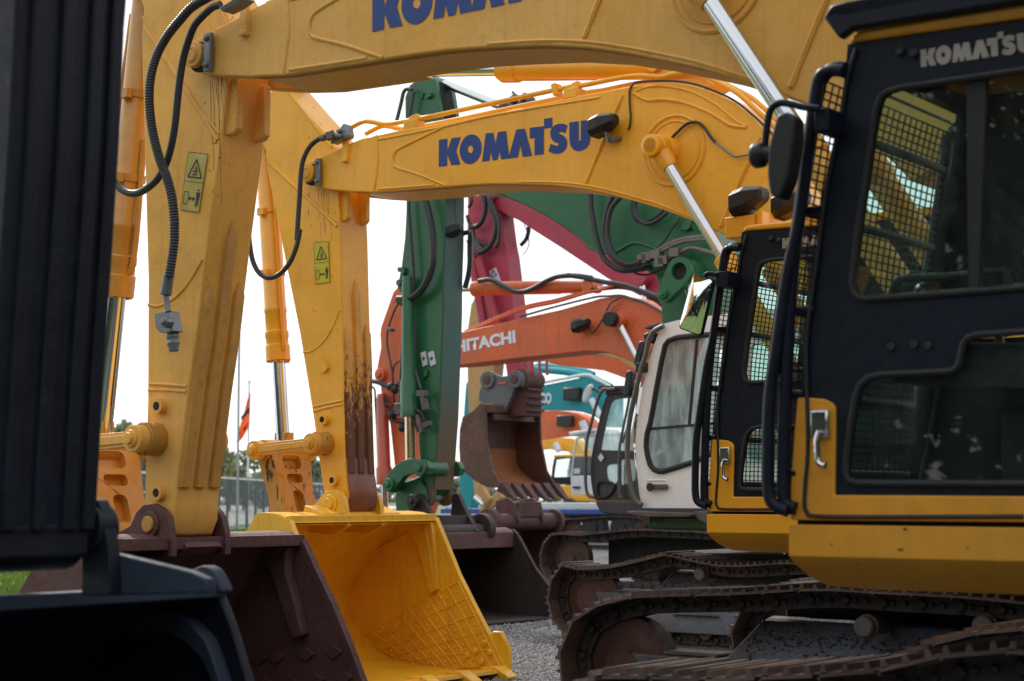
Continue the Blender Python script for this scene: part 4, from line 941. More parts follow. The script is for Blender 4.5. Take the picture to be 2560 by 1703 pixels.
mb = MB(); mb.prism(S('c', pl, 1480,700, 1560,722, 1650,740, 1740,785, 1800,850, 1840,960, 1880,1100, 1950,1290, 2015,1262, 1965,1050, 1905,850, 1910,730, 1935,690), pl-.075, pl+.004); mb.build('corner_gusset', M['rust'], bu1, bevel=.015)
mb = MB()
for cx_, cy_ in ((1800,1410),(1995,1395),(2175,1380),(1690,1420),(1880,1568),(2060,1560),(2240,1545),(1720,1575)):
    mb.prism(S('c', pl, cx_-58,cy_+5, cx_,cy_-48, cx_+58,cy_-5, cx_,cy_+48), pl-.018, pl+.004)
mb.build('wear_stud', M['rust'], bu1, bevel=.006)
mb = MB(); bead(mb, S('c', pl, 1740,930, 1830,1100, 1950,1290), pl, .008); mb.box(T1.x-.05, T1.x+.02, y0+.01, y1-.01, T1.y-.03, T1.y+.045)
mb.prism(S('c', 7.8, 1115,690, 1300,700, 1420,740, 1480,690, 1450,640, 1100,640), 7.45, 7.75)
mb.build('bucket_rim', M['rust'], bu1, bevel=.015)

# ---- tracks of the two yellow machines
TP = [(1439,1523),(1461,1509),(1491,1497),(1560,1493),(1628,1489),(1730,1486.5),(1839,1484),(1920,1479),(2000,1473),(2100,1473),(2195,1481),(2300,1485),(2392,1490),(2553,1504)]
top2 = [Q(p, 9.9) for p in TP]; xi2 = Q((1566,1682), 10.1)[0]
print('xi2', xi2, 'top2', [tuple(round(v,2) for v in p) for p in top2])
r2a = Q((2165,1567), 10.05); r2b = Q((2462,1566), 10.05)
def ext(top, xr, z=.90): return [p for p in top if p[0] < xr-.1]+([(top[-1][0]+(xr-top[-1][0])*k/3, top[-1][1]+(z-top[-1][1])*k/3) for k in (1, 2)] if top[-1][0] < xr-.3 else [])
track(m2, 9.9, .6, ext(top2, xi2+3.6), xi2, .44, .44, xi2+3.6, pitch=.25, roller_x=(r2a, r2b))
track(m2, 12.3, .6, Sh(ext(top2, xi2+3.6)), xi2, .44, .44, xi2+3.6, pitch=.25, fancy=False, frame=False)
topA = [Q(p, 6.1) for p in ((1749,1699),(1888,1693),(2134,1683),(2209,1672),(2337,1640),(2560,1621))]
print('topA', topA)
xiA = -4.05
topA = [(xiA+.1, .86)]+[p for p in topA if p[0] > xiA+.3]
track(m1, 6.1, .6, ext(topA, xiA+3.6), xiA, .44, .44, xiA+3.6, pitch=.25, roller_x=((xiA+1.6, .72),))
topB = [Q(p, 8.55) for p in ((2259,1666),(2294,1623),(2332,1609),(2370,1595),(2408,1585),(2560,1571))]
print('topB', topB)
xiB = topB[0][0]+.22
track(m1, 8.55, .6, ext([p for p in topB[1:]], xiB+3.6), xiB, .42, .43, xiB+3.6, pitch=.25, roller_x=())

# ---- mirrors, lamps, visor
mb = MB(); ym = 5.70
out_m = S('n', ym, 1958,291, 1985,284, 1999,300, 2001,350, 1985,450, 1962,503, 1939,492, 1932,440, 1936,370)
mb.prism(rounded(out_m, .03), ym-.05, ym+.04)
k = S('n', ym, 1909,387)[0]; mb.lathe((k[0]-.05, ym, k[1]), (k[0]+.06, ym, k[1]+.0), [(0,.03),(.01,.05),(.05,.05),(.06,.03),(.11,.03)], 12)
mr = mb.build('wing_mirror', M['lamp'], R1['cab'], bevel=.02, seg=3)
mb = MB(); mb.tube([(x, ym, z) for x, z in S('n', ym, 1912,368, 1920,300, 1930,270, 1950,258, 1975,260, 2010,268, 2050,272)], .014, 10)
c_ = S('n', ym, 2040,286)[0]; mb.box(c_[0]-.025, c_[0]+.035, ym+.03, 5.9, c_[1]-.06, c_[1]+.03); mb.build('mirror_arm', M['black'], mr, bevel=.006)
ym = 9.50
mq = S('s', ym, 388,104, 396,99, 494,128, 501,138, 500,150, 434,438, 418,446, 314,408, 308,395, 309,380)
mb = MB(); mb.prism(mq, ym, ym+.03); mr2 = mb.build('wing_mirror', M['black'], R2['cab'], bevel=.004)
mq2 = [((p[0]-sum(q[0] for q in mq)/len(mq))*.93+sum(q[0] for q in mq)/len(mq), (p[1]-sum(q[1] for q in mq)/len(mq))*.96+sum(q[1] for q in mq)/len(mq)) for p in mq]
cx_ = sum(p[0] for p in mq2)/len(mq2); cz_ = sum(p[1] for p in mq2)/len(mq2); mb = MB(); K_ = 6; vs_ = [(cx_, ym-.028, cz_)]
for k in range(1, K_+1):
    for p in mq2: vs_.append((cx_+(p[0]-cx_)*k/K_, ym-.006-.022*(1-(k/K_)**2), cz_+(p[1]-cz_)*k/K_))
n = len(mq2); mb.add(vs_, [(0, 1+i, 1+(i+1) % n) for i in range(n)]+[(1+(k-1)*n+i, 1+k*n+i, 1+k*n+(i+1) % n, 1+(k-1)*n+(i+1) % n) for k in range(1, K_) for i in range(n)]); mb.build('mirror_glass', M['mirror'], mr2, sharp=80)
mb = MB(); mb.tube([(x, ym+.02, z) for x, z in S('s', ym, 445,112, 455,100, 475,97, 515,104)], .016, 10); c_ = S('s', ym, 540,128)[0]; mb.box(c_[0]-.045, c_[0]+.04, ym+.02, 9.7, c_[1]-.05, c_[1]+.05); mb.build('mirror_arm', M['black'], mr2, bevel=.006)
ob = R2['cab']
for px_, yy in (((1880,498), 9.85), ((1985,505), 10.15)):
    a = Q(px_, yy); bq = Q((px_[0]+22, 552), yy); work_lamp(ob, a[0], yy, a[1], 1.35, bracket=(bq[0], yy, bq[1]-.02))
mb = MB(); a = Q((1905,560), 9.85); mb.box(a[0]-.03, a[0]+.03, 9.8, 9.9, a[1]-.12, a[1]+.08); mb.box(a[0]-.25, a[0]+.0, 9.8, 10.2, a[1]-.08, a[1]+.06); mb.build('lamp_mount', M['bright'], ob, bevel=.006)
yb = R1['yb']; vs = S('j', yb-.05, 1150,255, 1045,115, 1100,33, 1200,8, 1500,-50, 2352,-190)
xv = R1['xR']+.05; vis = [vs[0], vs[1], vs[2], vs[3], vs[4], (xv, vs[5][1]), (xv, Q((2560,4), yb-.05)[1])]+S('j', yb-.05, 2352,8, 1300,176, 1240,186)
mb = MB(); mb.prism(vis, yb-.06, yb-.01)
mb.prism([vs[1], vs[2], (xv, vs[5][1]), (xv, vs[5][1]-.04), (vs[2][0]+.05, vs[2][1]-.06)], yb-.06, yb+1.05); mb.build('roof_guard', M['navy'], R1['cab'], bevel=.01)

# =================================================================== the dark machine at the left edge
y0_ = 3.4
m0 = thing('excavator', -1.5, 3.6, 'black painted excavator at the left edge, its ribbed stick and dark blue bucket close by', 'excavator', 'excavators parked in a row')
le = [Q(p, y0_) for p in ((55,-160),(42,0),(28,300),(8,600),(-14,900),(-32,1200),(-40,1330),(-42,1400))]
wS = .425
fr = [(x-.62+.25*i/7, z) for i, (x, z) in enumerate(le)]
mb = MB(); mb.prism([(le[0][0]-.3, le[0][1]+1.1), (le[0][0]+.05, le[0][1]+.7)]+le+fr[::-1], y0_, y0_+wS)
st0 = mb.build('stick', M['navy'], m0, bevel=.012, seg=3)
for f_ in (.20, .48, .76, .96):
    n = len(le); vs_ = []
    for i, (x, z) in enumerate(le[:-1]): vs_ += [(x-.01, y0_+wS*f_-.032, z), (x+.02, y0_+wS*f_-.024, z), (x+.02, y0_+wS*f_+.024, z), (x-.01, y0_+wS*f_+.032, z)]
    n -= 1; mb = MB(); mb.add(vs_, [(i*4+k, i*4+(k+1) % 4, i*4+4+(k+1) % 4, i*4+4+k) for i in range(n-1) for k in range(4)]+[(3,2,1,0), tuple((n-1)*4+k for k in range(4))])
    mb.build('wear_strip', M['navy'], st0, bevel=.006)
bt = le[-1]; mb = MB(); mb.ycyl(bt[0]-.16, bt[1]+.11, y0_-.015, y0_+wS+.015, .16, 32); mb.build('stick_boss', M['navy'], st0)
ya, yb0 = 2.64, 4.62
mo0 = S('c', yb0, 1462,985, 1500,1070, 1550,1200, 1660,1568, 1790,2000, 1980,2500)
T0 = Vector(mo0[0]); 
back0 = [(T0.x-.10, T0.y+.015), (T0.x-.5, T0.y-.12), (T0.x-.85, T0.y-.45), (T0.x-1.0, T0.y-.8), (T0.x-.9, T0.y-1.1), (T0.x-.6, T0.y-1.28), (T0.x-.2, T0.y-1.32)]
mo0 = [p for p in mo0 if p[1] > .05]
e0_ = S('c', 3.88, 560,600, 590,420, 620,378, 660,392, 695,470, 712,570, 735,700, 748,960, 745,1010, 560,1010)
pb0 = Q((222,1320), 3.86)
bu0 = bucket(m0, 'bucket', mo0, back0, ya, yb0, M['navy'], ears=e0_, ear_y=((3.32,3.36),(3.86,3.91)), pin=(pb0[0], pb0[1]), bevel=.01, th=.04, rim=False)
mb = MB(); mb.prism(S('c', 3.95, 740,720, 1290,850, 1400,900, 1400,990, 740,1010), 3.91, 3.95)
mb.prism(S('c', yb0-.045, 830,1112, 1195,1118, 1300,1180, 1400,1290, 1445,1400, 1500,1568, 1560,1750, 1500,1750, 1440,1568, 1390,1440, 1340,1380, 1250,1300, 1130,1242, 930,1252, 870,1220), yb0-.10, yb0-.03)
mb.box(T0.x-.06, T0.x+.02, ya+.01, yb0-.01, T0.y-.02, T0.y+.03); mb.prism(rounded(S('c', yb0-.04, 1250,850, 1300,828, 1345,812, 1400,838, 1440,905, 1475,990, 1380,1000, 1250,1000), .02), yb0-.06, yb0)
mb.build('corner_gusset', M['navyblue'], bu0, bevel=.015)
mb = MB(); a = (Q((485,139), 7.3)[0]+2.6, Q((485,139), 7.3)[1])
bp0 = Sh([(w.real, w.imag) for w in [MA+kB*(complex(*p)-MBc) for p in S('n', 11.1, 764,459, 752,430, 765,404, 845,371, 1013,323, 1300,270, 1601,212, 1729,213, 1839,258, 1934,353, 2030,520, 2068,690, 1990,735, 1900,642, 1765,566, 1598,507, 1389,464, 1166,463, 933,481, 814,472)]], 2.6, .35)
mb.prism(bp0, 3.35, 3.95); mb.build('boom', M['navy'], m0, bevel=.02)
mb = MB(); xk = -.2; mb.prism(rounded([(xk, 1.2), (xk+3.6, 1.2), (xk+3.6, 2.3), (xk+1.6, 2.3), (xk+1.5, 2.6), (xk+.4, 2.6)], .1), 3.3, 5.3); mb.prism(rounded([(xk+1.7, 1.2), (xk+3.6, 1.2), (xk+3.6, 2.3), (xk+1.7, 2.3)], .1), 2.1, 3.3); mb.build('engine_hood', M['navy'], m0, bevel=.02)

# scuffs on the near frame skirt and door
mb = MB(); rnd = random.Random(12)
for cx_, cy_, w_, h_, yy in ((1118,160,26,18,5.816),(1075,350,38,14,5.816),(690,488,14,12,5.84),(440,300,16,10,5.816),(1700,330,20,9,5.816)):
    P_ = []
    for k in range(9):
        a = k*2*math.pi/9; r_ = rnd.uniform(.5, 1.1); P_ += [cx_+math.cos(a)*w_*r_, cy_+math.sin(a)*h_*r_]
    mb.add([(x, yy, z) for x, z in S('o', yy, *P_)], [tuple(range(9))])
mb.build('paint_scuff', M['idler'], m1, smooth=False)
# =================================================================== helper: simple distant machine pieces
def yt(pts, y): return [(x, y, z) for x, z in pts]
def simple_boom(root, poly, y, wd, mat, bev=.015, name='boom'):
    mb = MB(); mb.prism(poly, y, y+wd); return mb.build(name, mat, root, bevel=bev)
def cyl2(root, a, b, ya, r, paint, split=.5, rod_first=False, name='hydraulic_cylinder', rr=.6):
    """cylinder whose chromed rod starts at a; barrel ends at b"""
    A, B = Vector(a), Vector(b); L = (B-A).length; d = (B-A).normalized(); E = lambda t: (A.x+d.x*t, ya, A.y+d.y*t)
    mb = MB(); mb.lathe(E(L*split), E(L), [(0, r*1.18), (.12, r*1.18), (.13, r), (L*(1-split), r)], 24); mb.ycyl(B.x, B.y, ya-.12, ya+.12, r*1.1, 20)
    o = mb.build(name, paint, root)
    mb = MB(); mb.rod(E(.04), E(L*split+.05), r*rr, 20); mb.build('cylinder_rod', M['chrome'], o)
    mb = MB(); mb.ycyl(A.x, A.y, ya-.13, ya+.13, r*1.05, 24); mb.build('rod_end', paint, o)
    return o
# =================================================================== green machine with the white cab
c3 = 17.0
m3 = thing('excavator', S('s', 15.57, 100,1412)[0][0]+1.6, c3, 'scratched green tracked excavator with a white cab and greenish pale windows', 'excavator', 'excavators parked in a row')
g_up = S('n', c3, 1110,425, 1140,400, 1300,395, 1500,410, 1640,440, 1760,520, 1810,640, 1800,840)
g_lo = S('n', c3, 1655,840, 1652,740, 1640,690, 1600,668, 1545,655, 1514,634)+S('n', c3, 1490.6,627.5, 1400,562.8, 1366.6,541.7, 1310.5,512, 1275,498, 1249,485.6, 1180,476, 1120,470)
bm3 = simple_boom(m3, g_up+g_lo, c3, .62, M['green'])
mb = MB()
bead(mb, S('h', c3-.0, 560,215, 640,262, 720,280, 790,275, 860,240, 920,205, 985,195, 1060,215, 1150,252), c3-.004, .018)
bead(mb, S('h', c3-.0, 330,0, 480,130, 600,225, 700,268), c3-.004, .012)
mb.prism(S('h', c3, 1355,0, 1345,40, 1370,75, 1410,85, 1450,70, 1500,95, 1515,115, 1475,60, 1440,10), c3-.03, c3+.01)
p = S('h', c3, 1405,38)[0]; mb.ycyl(p[0], p[1], c3-.06, c3, .08, 24)
mb.build('boom_reinforcement', M['green'], bm3)
# teardrop lug with the open eye
tp = c3-.35; cc = Vector(S('h', tp, 1333,430)[0]); cs = Vector(S('h', tp, 1206,622)[0]); R1_, R2_ = .165, .095
dv = (cs-cc).normalized(); an = math.atan2(dv.y, dv.x); out_ = []
for k in range(29): a = an+math.pi*.42+k/28*(2*math.pi-math.pi*.84); out_.append((cc.x+R1_*math.cos(a), cc.y+R1_*math.sin(a)))
for k in range(15): a = an-math.pi*.42+k/14*math.pi*.84; out_.append((cs.x+R2_*math.cos(a), cs.y+R2_*math.sin(a)))
hole = [(cc.x+.10*math.cos(a), cc.y+.10*math.sin(a)) for a in [i*math.pi/14 for i in range(28)]]
lug = plate(out_, [hole], tp, tp+.11, 'cylinder_lug', M['green'], m3, bevel=.01)
mb = MB(); mb.ycyl(cc.x, cc.y, tp+.14, tp+.35, .16, 32); mb.ycyl(cs.x, cs.y, tp-.04, tp+.02, .055, 24); mb.ycyl(cs.x, cs.y, tp-.06, tp, .03, 16); mb.build('lug_boss', M['green'], lug)
mb = MB(); mb.ycyl(cc.x, cc.y, tp+.06, tp+.141, .105, 28); mb.build('lug_bore', M['dark'], lug)
a = Q((1697,745), c3-.22); b = Q((1735,850), c3-.22); mb = MB(); mb.rod((cc.x+.02, c3-.2, cc.y-.12), (cc.x+.02+(b[0]-a[0])*8, c3-.2, cc.y-.12+(b[1]-a[1])*8), .055, 20); mb.build('cylinder_rod', M['chrome'], lug)
a = Q((1630,650), c3+.8); b = Q((1690,760), c3+.8); mb = MB(); mb.rod((a[0], c3+.8, a[1]), (b[0], c3+.8, b[1]), .05, 20); mb.build('cylinder_rod', M['chrome'], m3)
# stick
y3 = c3+.10; w3 = .40
srt = S('n', y3, 1084,1224, 1089,1161, 1097.5,1045, 1102.4,912.6, 1107.4,780, 1107.7,700, 1111,611, 1112.6,493, 1109,400, 1106,304, 1097,250, 1089.4,201.6, 1075,186)
slt = S('n', y3, 1052,190, 1039.7,200, 1023,213, 1012,243, 1013,322.6, 1015,420, 1016.5,498, 1011.5,594.5, 1001.6,677, 998,714.5, 1015,737.5, 1025,780, 1035,900, 1044,992, 1046,1111.6, 1049.6,1150, 1050,1190, 1056,1224, 1072,1240)
st3 = simple_boom(m3, srt+slt, y3, w3, M['green'], name='stick')
# worn underside sheet
u3 = srt[:9]; mb = MB(); vs = []
for x, z in u3: vs += [(x-.01, y3+.012, z), (x+.008, y3+.012, z), (x+.008, y3+w3-.012, z), (x-.01, y3+w3-.012, z)]
n = len(u3); mb.add(vs, [(i*4+k, i*4+(k+1) % 4, i*4+4+(k+1) % 4, i*4+4+k) for i in range(n-1) for k in range(4)]+[(3,2,1,0), tuple((n-1)*4+k for k in range(4))]); mb.build('stick_underside', M['greenworn'], st3)
mb = MB()  # dark block paints in the shaded inside of the open horn
h3 = srt[-5:]; mb.prism([(h3[0][0]-.02, h3[0][1]-.3), (h3[0][0]+.012, h3[0][1]-.3), (h3[1][0]+.012, h3[1][1]), (h3[2][0]+.012, h3[2][1]), (h3[3][0]+.008, h3[3][1]), (h3[3][0]-.1, h3[3][1])], y3+.07, y3+w3-.10); mb.build('horn_shade', M['dark'], st3)
# fork end and shaft under the stick
mb = MB(); fk = S('n', y3, 1056,1215, 1084,1218, 1082,1250, 1078,1262, 1066,1266, 1054,1255, 1050,1235)
mb.prism(fk, y3-.01, y3+.07); mb.prism(fk, y3+w3-.07, y3+w3+.01); p = Q((1066,1245), y3); mb.ycyl(p[0], p[1], y3-.03, y3+w3+.03, .05, 20); mb.build('stick_fork', M['greenworn'], st3, bevel=.008)
mb = MB(); mb.prism(S('e', y3, 1045,312, 1085,312, 1090,345, 1080,355, 1095,430, 1085,460, 1060,470, 1045,440, 1050,420, 1065,345, 1045,340), y3-.05, y3+.01)
p = S('e', y3, 1063,413)[0]; mb.ycyl(p[0], p[1], y3-.09, y3, .045, 18)
mb.prism(S('e', y3, 1210,975, 1235,985, 1230,1020, 1205,1035, 1200,1030, 1215,1010), y3-.04, y3+.01)
mb.prism(S('w', y3, 225,155, 245,160, 235,205, 220,200), y3-.03, y3+.01); mb.prism(S('w', y3, 260,190, 305,160, 310,185, 275,205), y3-.05, y3+.01)
mb.build('stick_lug', M['green'], st3)
mb = MB(); 
for q in ((1185,870, 1215,858, 1230,945, 1200,960), (1233,868, 1268,855, 1285,942, 1252,958)): mb.prism(S('e', y3, *q), y3-.02, y3+.01)
mb.build('mounting_plate', M['stickerwhite'], st3)
mb = MB()
for q in ((1207,905),(1258,905)): p = S('e', y3, *q)[0]; mb.ycyl(p[0], p[1], y3-.035, y3-.01, .022, 10)
mb.build('plate_bolt', M['oldsteel'], st3)
# bucket cylinder of the green stick
a = Q((1035,770), y3+.0); b = Q((1013,1030), y3+.05); cyy = y3-.12
top_ = Vector(S('v', cyy, 272,20)[0]); endb = Vector(S('v', cyy, 285,790)[0]); re = Vector(S('v', cyy, 290,1130)[0])
L1 = (endb-top_).length; dd = (re-top_).normalized(); E = lambda t: (top_.x+dd.x*t, cyy, top_.y+dd.y*t)
mb = MB(); mb.lathe(E(-.5), E(L1), [(0,.06),(.1,.075),(L1-.55,.085),(L1+.0,.10),(L1+.05,.115),(L1+.38,.12),(L1+.39,.125),(L1+.5,.125)], 28); bc3 = mb.build('bucket_cylinder', M['green'], m3)
mb = MB(); mb.rod(E(L1-.02), E((re-top_).length+.1), .065, 24); mb.build('cylinder_rod', surf('brassy chrome', (.66,.58,.42), .2, metal=1, var=.05, grime=.1, bump=0), bc3)
# curved link and tipping link
lk3 = S('v', c3-.10, 112,1300, 112,1270, 135,1225, 180,1170, 240,1125, 300,1106, 370,1112, 425,1130, 445,1175, 430,1225, 395,1240, 345,1215, 300,1222, 255,1240, 215,1290, 180,1350, 150,1365, 122,1345)
mb = MB(); mb.prism(lk3, c3-.14, c3-.04)
for q, r_ in (((372,1180),.10), ((138,1303),.085)): p = S('v', c3-.14, *q)[0]; mb.ycyl(p[0], p[1], c3-.19, c3+.3, r_, 28); mb.ycyl(p[0], p[1], c3-.22, c3-.1, r_*.45, 16)
mb.prism(lk3, c3+.5, c3+.6); mb.build('curved_link', M['green'], m3, bevel=.01)
mb = MB(); mb.prism(S('v', c3+.1, 200,1300, 330,1260, 370,1240, 420,1330, 440,1420, 400,1440, 340,1400, 330,1440, 300,1520, 200,1500, 190,1420), c3+.05, c3+.35); mb.build('tipping_link', M['green'], m3, bevel=.015)
# hoses on the stick
mb = MB()
mb.tube(yt(S('w', y3-.09, 20,440, 40,350, 70,230, 85,160, 110,130, 150,135), y3-.09), .026, 10); mb.tube(yt(S('w', y3-.09, 112,430, 130,330, 150,220, 160,150), y3-.09), .026, 10)
mb.tube(yt(S('w', y3-.09, 125,950, 125,1050, 140,1250, 155,1450, 160,1568)+S('v', y3-.09, 305,0, 318,200, 318,320, 320,420, 345,500, 370,585), y3-.09), .026, 10)
mb.tube(yt(S('v', y3-.15, 245,0, 240,120, 225,350, 215,520, 213,690), y3-.15), .022, 10)
mb.build('hydraulic_line', surf('grey hydraulic line', (.07,.08,.085), .45, metal=.2, grime=.3), st3)
mb = MB(); mb.tube(yt(S('w', y3-.14, 240,930, 255,990, 290,1130, 310,1280, 312,1400, 300,1480, 270,1568)+S('e', y3-.14, 1240,330, 1210,420, 1150,490, 1090,515, 1045,517, 1035,520, 1060,540, 1085,560), y3-.14), .048, 12)
mb.tube(yt(S('v', y3-.14, 325,740, 350,745, 380,770, 392,830), y3-.14), .022, 8); mb.tube(yt(S('v', y3-.14, 318,790, 325,850, 350,900), y3-.14), .018, 8)
mb.tube(yt(S('w', c3+.1+w3, 395,1300, 0,0)[:1]+S('n', y3+w3, 1168,580, 1172,620, 1172,660, 1168,690, 1160,720), y3+w3+.02), .035, 8)
mb.build('hydraulic_hose', M['hose'], st3)
mb = MB()
for q in ((345,590,415,590,415,640,345,640), (370,640,405,640,425,740,392,748), (178,690,250,685,250,770,185,775), (340,780,360,770,395,900,372,925), (390,840,440,820,440,860,395,885), (125,120,160,122,160,150,128,150) ):
    mb.prism(rounded(S('v', y3-.16, *q), .02), y3-.2, y3-.12)
mb.build('hose_coupling', M['oldsteel'], st3, bevel=.008)
lx = Q((1138,575), y3+.1); work_lamp(st3, lx[0]+.02, y3+.10, lx[1], 1.15)
mb = MB(); mb.tube([(lx[0]+.02, y3+.1, lx[1]+.08), (lx[0]-.0, y3+.09, lx[1]+.3), (lx[0]-.02, y3+.09, lx[1]+.7)], .008, 6); mb.build('lamp_cable', M['hose'], st3)
# arm cylinder rod at the horn
a = S('w', c3+.3, 395,88)[0]; b = S('d', c3+.3, 1735,705)[0]; d_ = Vector(b)-Vector(a)
mb = MB(); mb.rod((a[0], c3+.3, a[1]), (b[0], c3+.3, b[1]), .055, 24); ac3 = mb.build('cylinder_rod', M['chrome'], m3)
mb = MB(); e_ = Vector(b)+d_.normalized()*2.4; mb.lathe((b[0], c3+.3, b[1]), (e_.x, c3+.3, e_.y), [(0,.1),(.25,.12),(.26,.09),(2.4,.09)], 24)
mb.build('arm_cylinder', M['oldsteel'], m3)
mb = MB(); 
for q in ((1720,700),(1790,650),(1860,640),(1900,665),(1840,690)): p = S('d', c3+.2, *q)[0]; mb.ball((p[0], c3+.2, p[1]), .07, 8)
mb.tube(yt(S('d', c3+.2, 1780,600, 1800,620, 1850,640, 1905,650, 1925,680), c3+.2), .015, 6); mb.build('hose_coupling', M['oldsteel'], ac3)
# black hoses hanging from the boom
mb = MB()
mb.tube(yt(S('g', c3-.12, 590,1270, 595,1400, 610,1500)+S('h', c3-.12, 640,150, 690,300, 770,385, 860,425, 1000,412, 1100,395), c3-.12), .034, 10)
mb.tube(yt(S('g', c3-.2, 790,1290, 740,1400, 715,1510)+S('h', c3-.2, 705,130, 740,260, 810,350, 900,385, 1010,360), c3-.2), .030, 10)
mb.tube(yt(S('g', c3-.28, 850,1310, 770,1410, 740,1520)+S('h', c3-.28, 735,150, 770,260, 830,340, 920,372, 1010,352), c3-.28), .030, 10)
mb.tube(yt(S('g', c3-.12, 950,1335, 945,1420, 975,1500, 1040,1530, 1120,1500, 1205,1432), c3-.12), .026, 10); mb.tube(yt(S('g', c3-.2, 970,1340, 965,1430, 1000,1510, 1070,1545, 1150,1515, 1240,1445), c3-.2), .026, 10)
mb.tube(yt(S('g', c3-.1, 1345,1490, 1300,1568)+S('h', c3-.1, 1310,20, 1230,150, 1150,240), c3-.1), .010, 8); mb.tube(yt(S('h', c3-.1, 1010,380, 960,440, 1050,462, 1130,440, 1210,400), c3-.1), .014, 8)
mb.build('hydraulic_hose', M['hose'], bm3)
mb = MB()
mb.tube(yt(S('h', c3-.2, 1010,350, 1100,298, 1210,225, 1330,172, 1450,150, 1570,138), c3-.2), .026, 10); mb.tube(yt(S('h', c3-.2, 1090,320, 1200,255, 1340,190, 1460,168, 1570,160), c3-.2), .024, 10)
mb.tube(yt(S('h', c3-.2, 1175,365, 1290,300, 1400,245, 1460,236, 1560,262, 1650,290), c3-.2), .026, 10)
for q in ((1040,330),(1075,310),(1150,290),(1215,340),(1310,275),(1185,360)): p = S('h', c3-.2, *q)[0]; mb.box(p[0]-.06, p[0]+.06, c3-.26, c3-.14, p[1]-.05, p[1]+.05)
mb.build('steel_pipe', surf('brown steel pipe', (.16,.14,.13), .5, metal=.3, grime=.5), bm3)
# cab
yb = 15.57
o3 = S('s', yb, 100,1412, 85,1330, 72,1200, 62,1060, 70,950, 85,850, 105,730, 130,620, 160,520, 190,440, 212,395, 232,378, 300,360, 400,345, 500,333, 560,326)
xR3 = o3[0][0]+2.1; o3 += [(xR3, o3[-1][1]+.02), (xR3, o3[0][1])]
w3o = S('s', yb, 125,1060, 130,1000, 150,930, 165,850, 180,760, 195,680, 210,600, 232,500, 250,476, 300,458, 400,447, 480,441, 560,433, 574,440, 575,460, 560,600, 530,850, 498,1105, 400,1152, 222,1207, 195,1207, 168,1195, 148,1170, 134,1120)
w3b = [(w3o[17][0]+.18, w3o[23][1]), (w3o[12][0]+.16, w3o[12][1]-.05), (xR3-.2, w3o[12][1]-.05), (xR3-.2, w3o[23][1])]
w3b = rounded([(w3o[13][0]+.28, w3o[14][1]-.08), (xR3-.2, w3o[14][1]-.08), (xR3-.2, w3o[18][1]), (w3o[16][0]+.32, w3o[18][1])], .08)
cab3 = plate(o3, [w3o, w3b], yb, yb+.05, 'cab', M['white'], m3, bevel=.012)
mb = MB(); mb.ring([(x, yb-.006, z) for x, z in w3o+[w3o[0]]], .03, 8, caps=False); mb.build('window_seal', M['rubber'], cab3)
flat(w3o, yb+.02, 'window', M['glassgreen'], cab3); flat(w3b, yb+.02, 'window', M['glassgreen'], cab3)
mb = MB(); mb.prism(S('s', yb, 400,470, 412,468, 368,940, 356,942), yb, yb+.03); mb.prism(S('s', yb, 140,962, 505,930, 505,944, 142,975), yb, yb+.03); mb.build('window_divider', M['rubber'], cab3)
mb = MB(); mb.prism(rounded(S('s', yb-.05, 128,1280, 240,1278, 240,1308, 130,1308), .03), yb-.05, yb-.015); h3_ = mb.build('door_handle', M['oldsteel'], cab3, bevel=.01)
mb = MB(); p = S('s', yb-.06, 144,1294)[0]; mb.ycyl(p[0], p[1], yb-.065, yb-.045, .045, 16); mb.build('door_lock', M['rubber'], h3_)
mb = MB(); mb.ring([(x, yb+.002, z) for x, z in rounded(S('s', yb, 128,1258, 236,1256, 240,1275, 240,1316, 130,1316, 128,1275), .05)], .012, 6, caps=False); mb.build('handle_recess', M['white'], cab3)
farw = [(x+.1 if i < 16 else x-.1, z) for i, (x, z) in enumerate(w3o)]
plate(o3, [rounded([(o3[5][0]+.25, o3[5][1]-.35), (xR3-.3, o3[5][1]-.35), (xR3-.3, o3[10][1]-.15), (o3[10][0]+.1, o3[10][1]-.15)], .1)], yb+1.0, yb+1.05, 'cab_wall', M['white'], cab3)
rf = o3[11:16]; mb = MB(); mb.prism(rf+[(xR3, rf[-1][1]), (xR3, rf[-1][1]-.1)]+Sh(rf[::-1], .02, -.1), yb+.04, yb+1.02); mb.build('cab_roof', M['white'], cab3, bevel=.02)
mb = MB(); mb.box(o3[0][0], xR3, yb+.05, yb+1.0, o3[0][1], o3[0][1]+.08); mb.box(xR3-.06, xR3, yb+.05, yb+1.0, o3[0][1], o3[0][1]+1.0); mb.build('cab_floor', M['interior'], cab3)
sx = o3[0][0]+1.05; zf = o3[0][1]; mb = MB(); mb.prism(rounded([(sx-.25, zf+.45), (sx+.25, zf+.43), (sx+.27, zf+.6), (sx-.25, zf+.6)], .05), yb+.25, yb+.78); mb.prism(rounded([(sx+.18, zf+.55), (sx+.32, zf+.55), (sx+.42, zf+1.2), (sx+.28, zf+1.2)], .05), yb+.27, yb+.76); mb.box(sx-.2, sx+.2, yb+.3, yb+.7, zf, zf+.45); mb.build('seat', M['seat'], cab3, bevel=.02)
mb = MB(); mb.box(sx-.35, sx+.25, yb+.1, yb+.2, zf+.55, zf+.7); mb.tube([(sx-.3, yb+.15, zf+.7), (sx-.34, yb+.15, zf+.9)], .02); mb.box(sx-.75, sx-.65, yb+.5, yb+.9, zf+.3, zf+.9); mb.build('console', M['lamp'], cab3, bevel=.02)
fw = [(x-.02, z) for x, z in o3[1:11]]; mb = MB(); n = len(fw)
fwb = [(x-.10-.05*math.sin(math.pi*i/(n-1)), z) for i, (x, z) in enumerate(fw)]
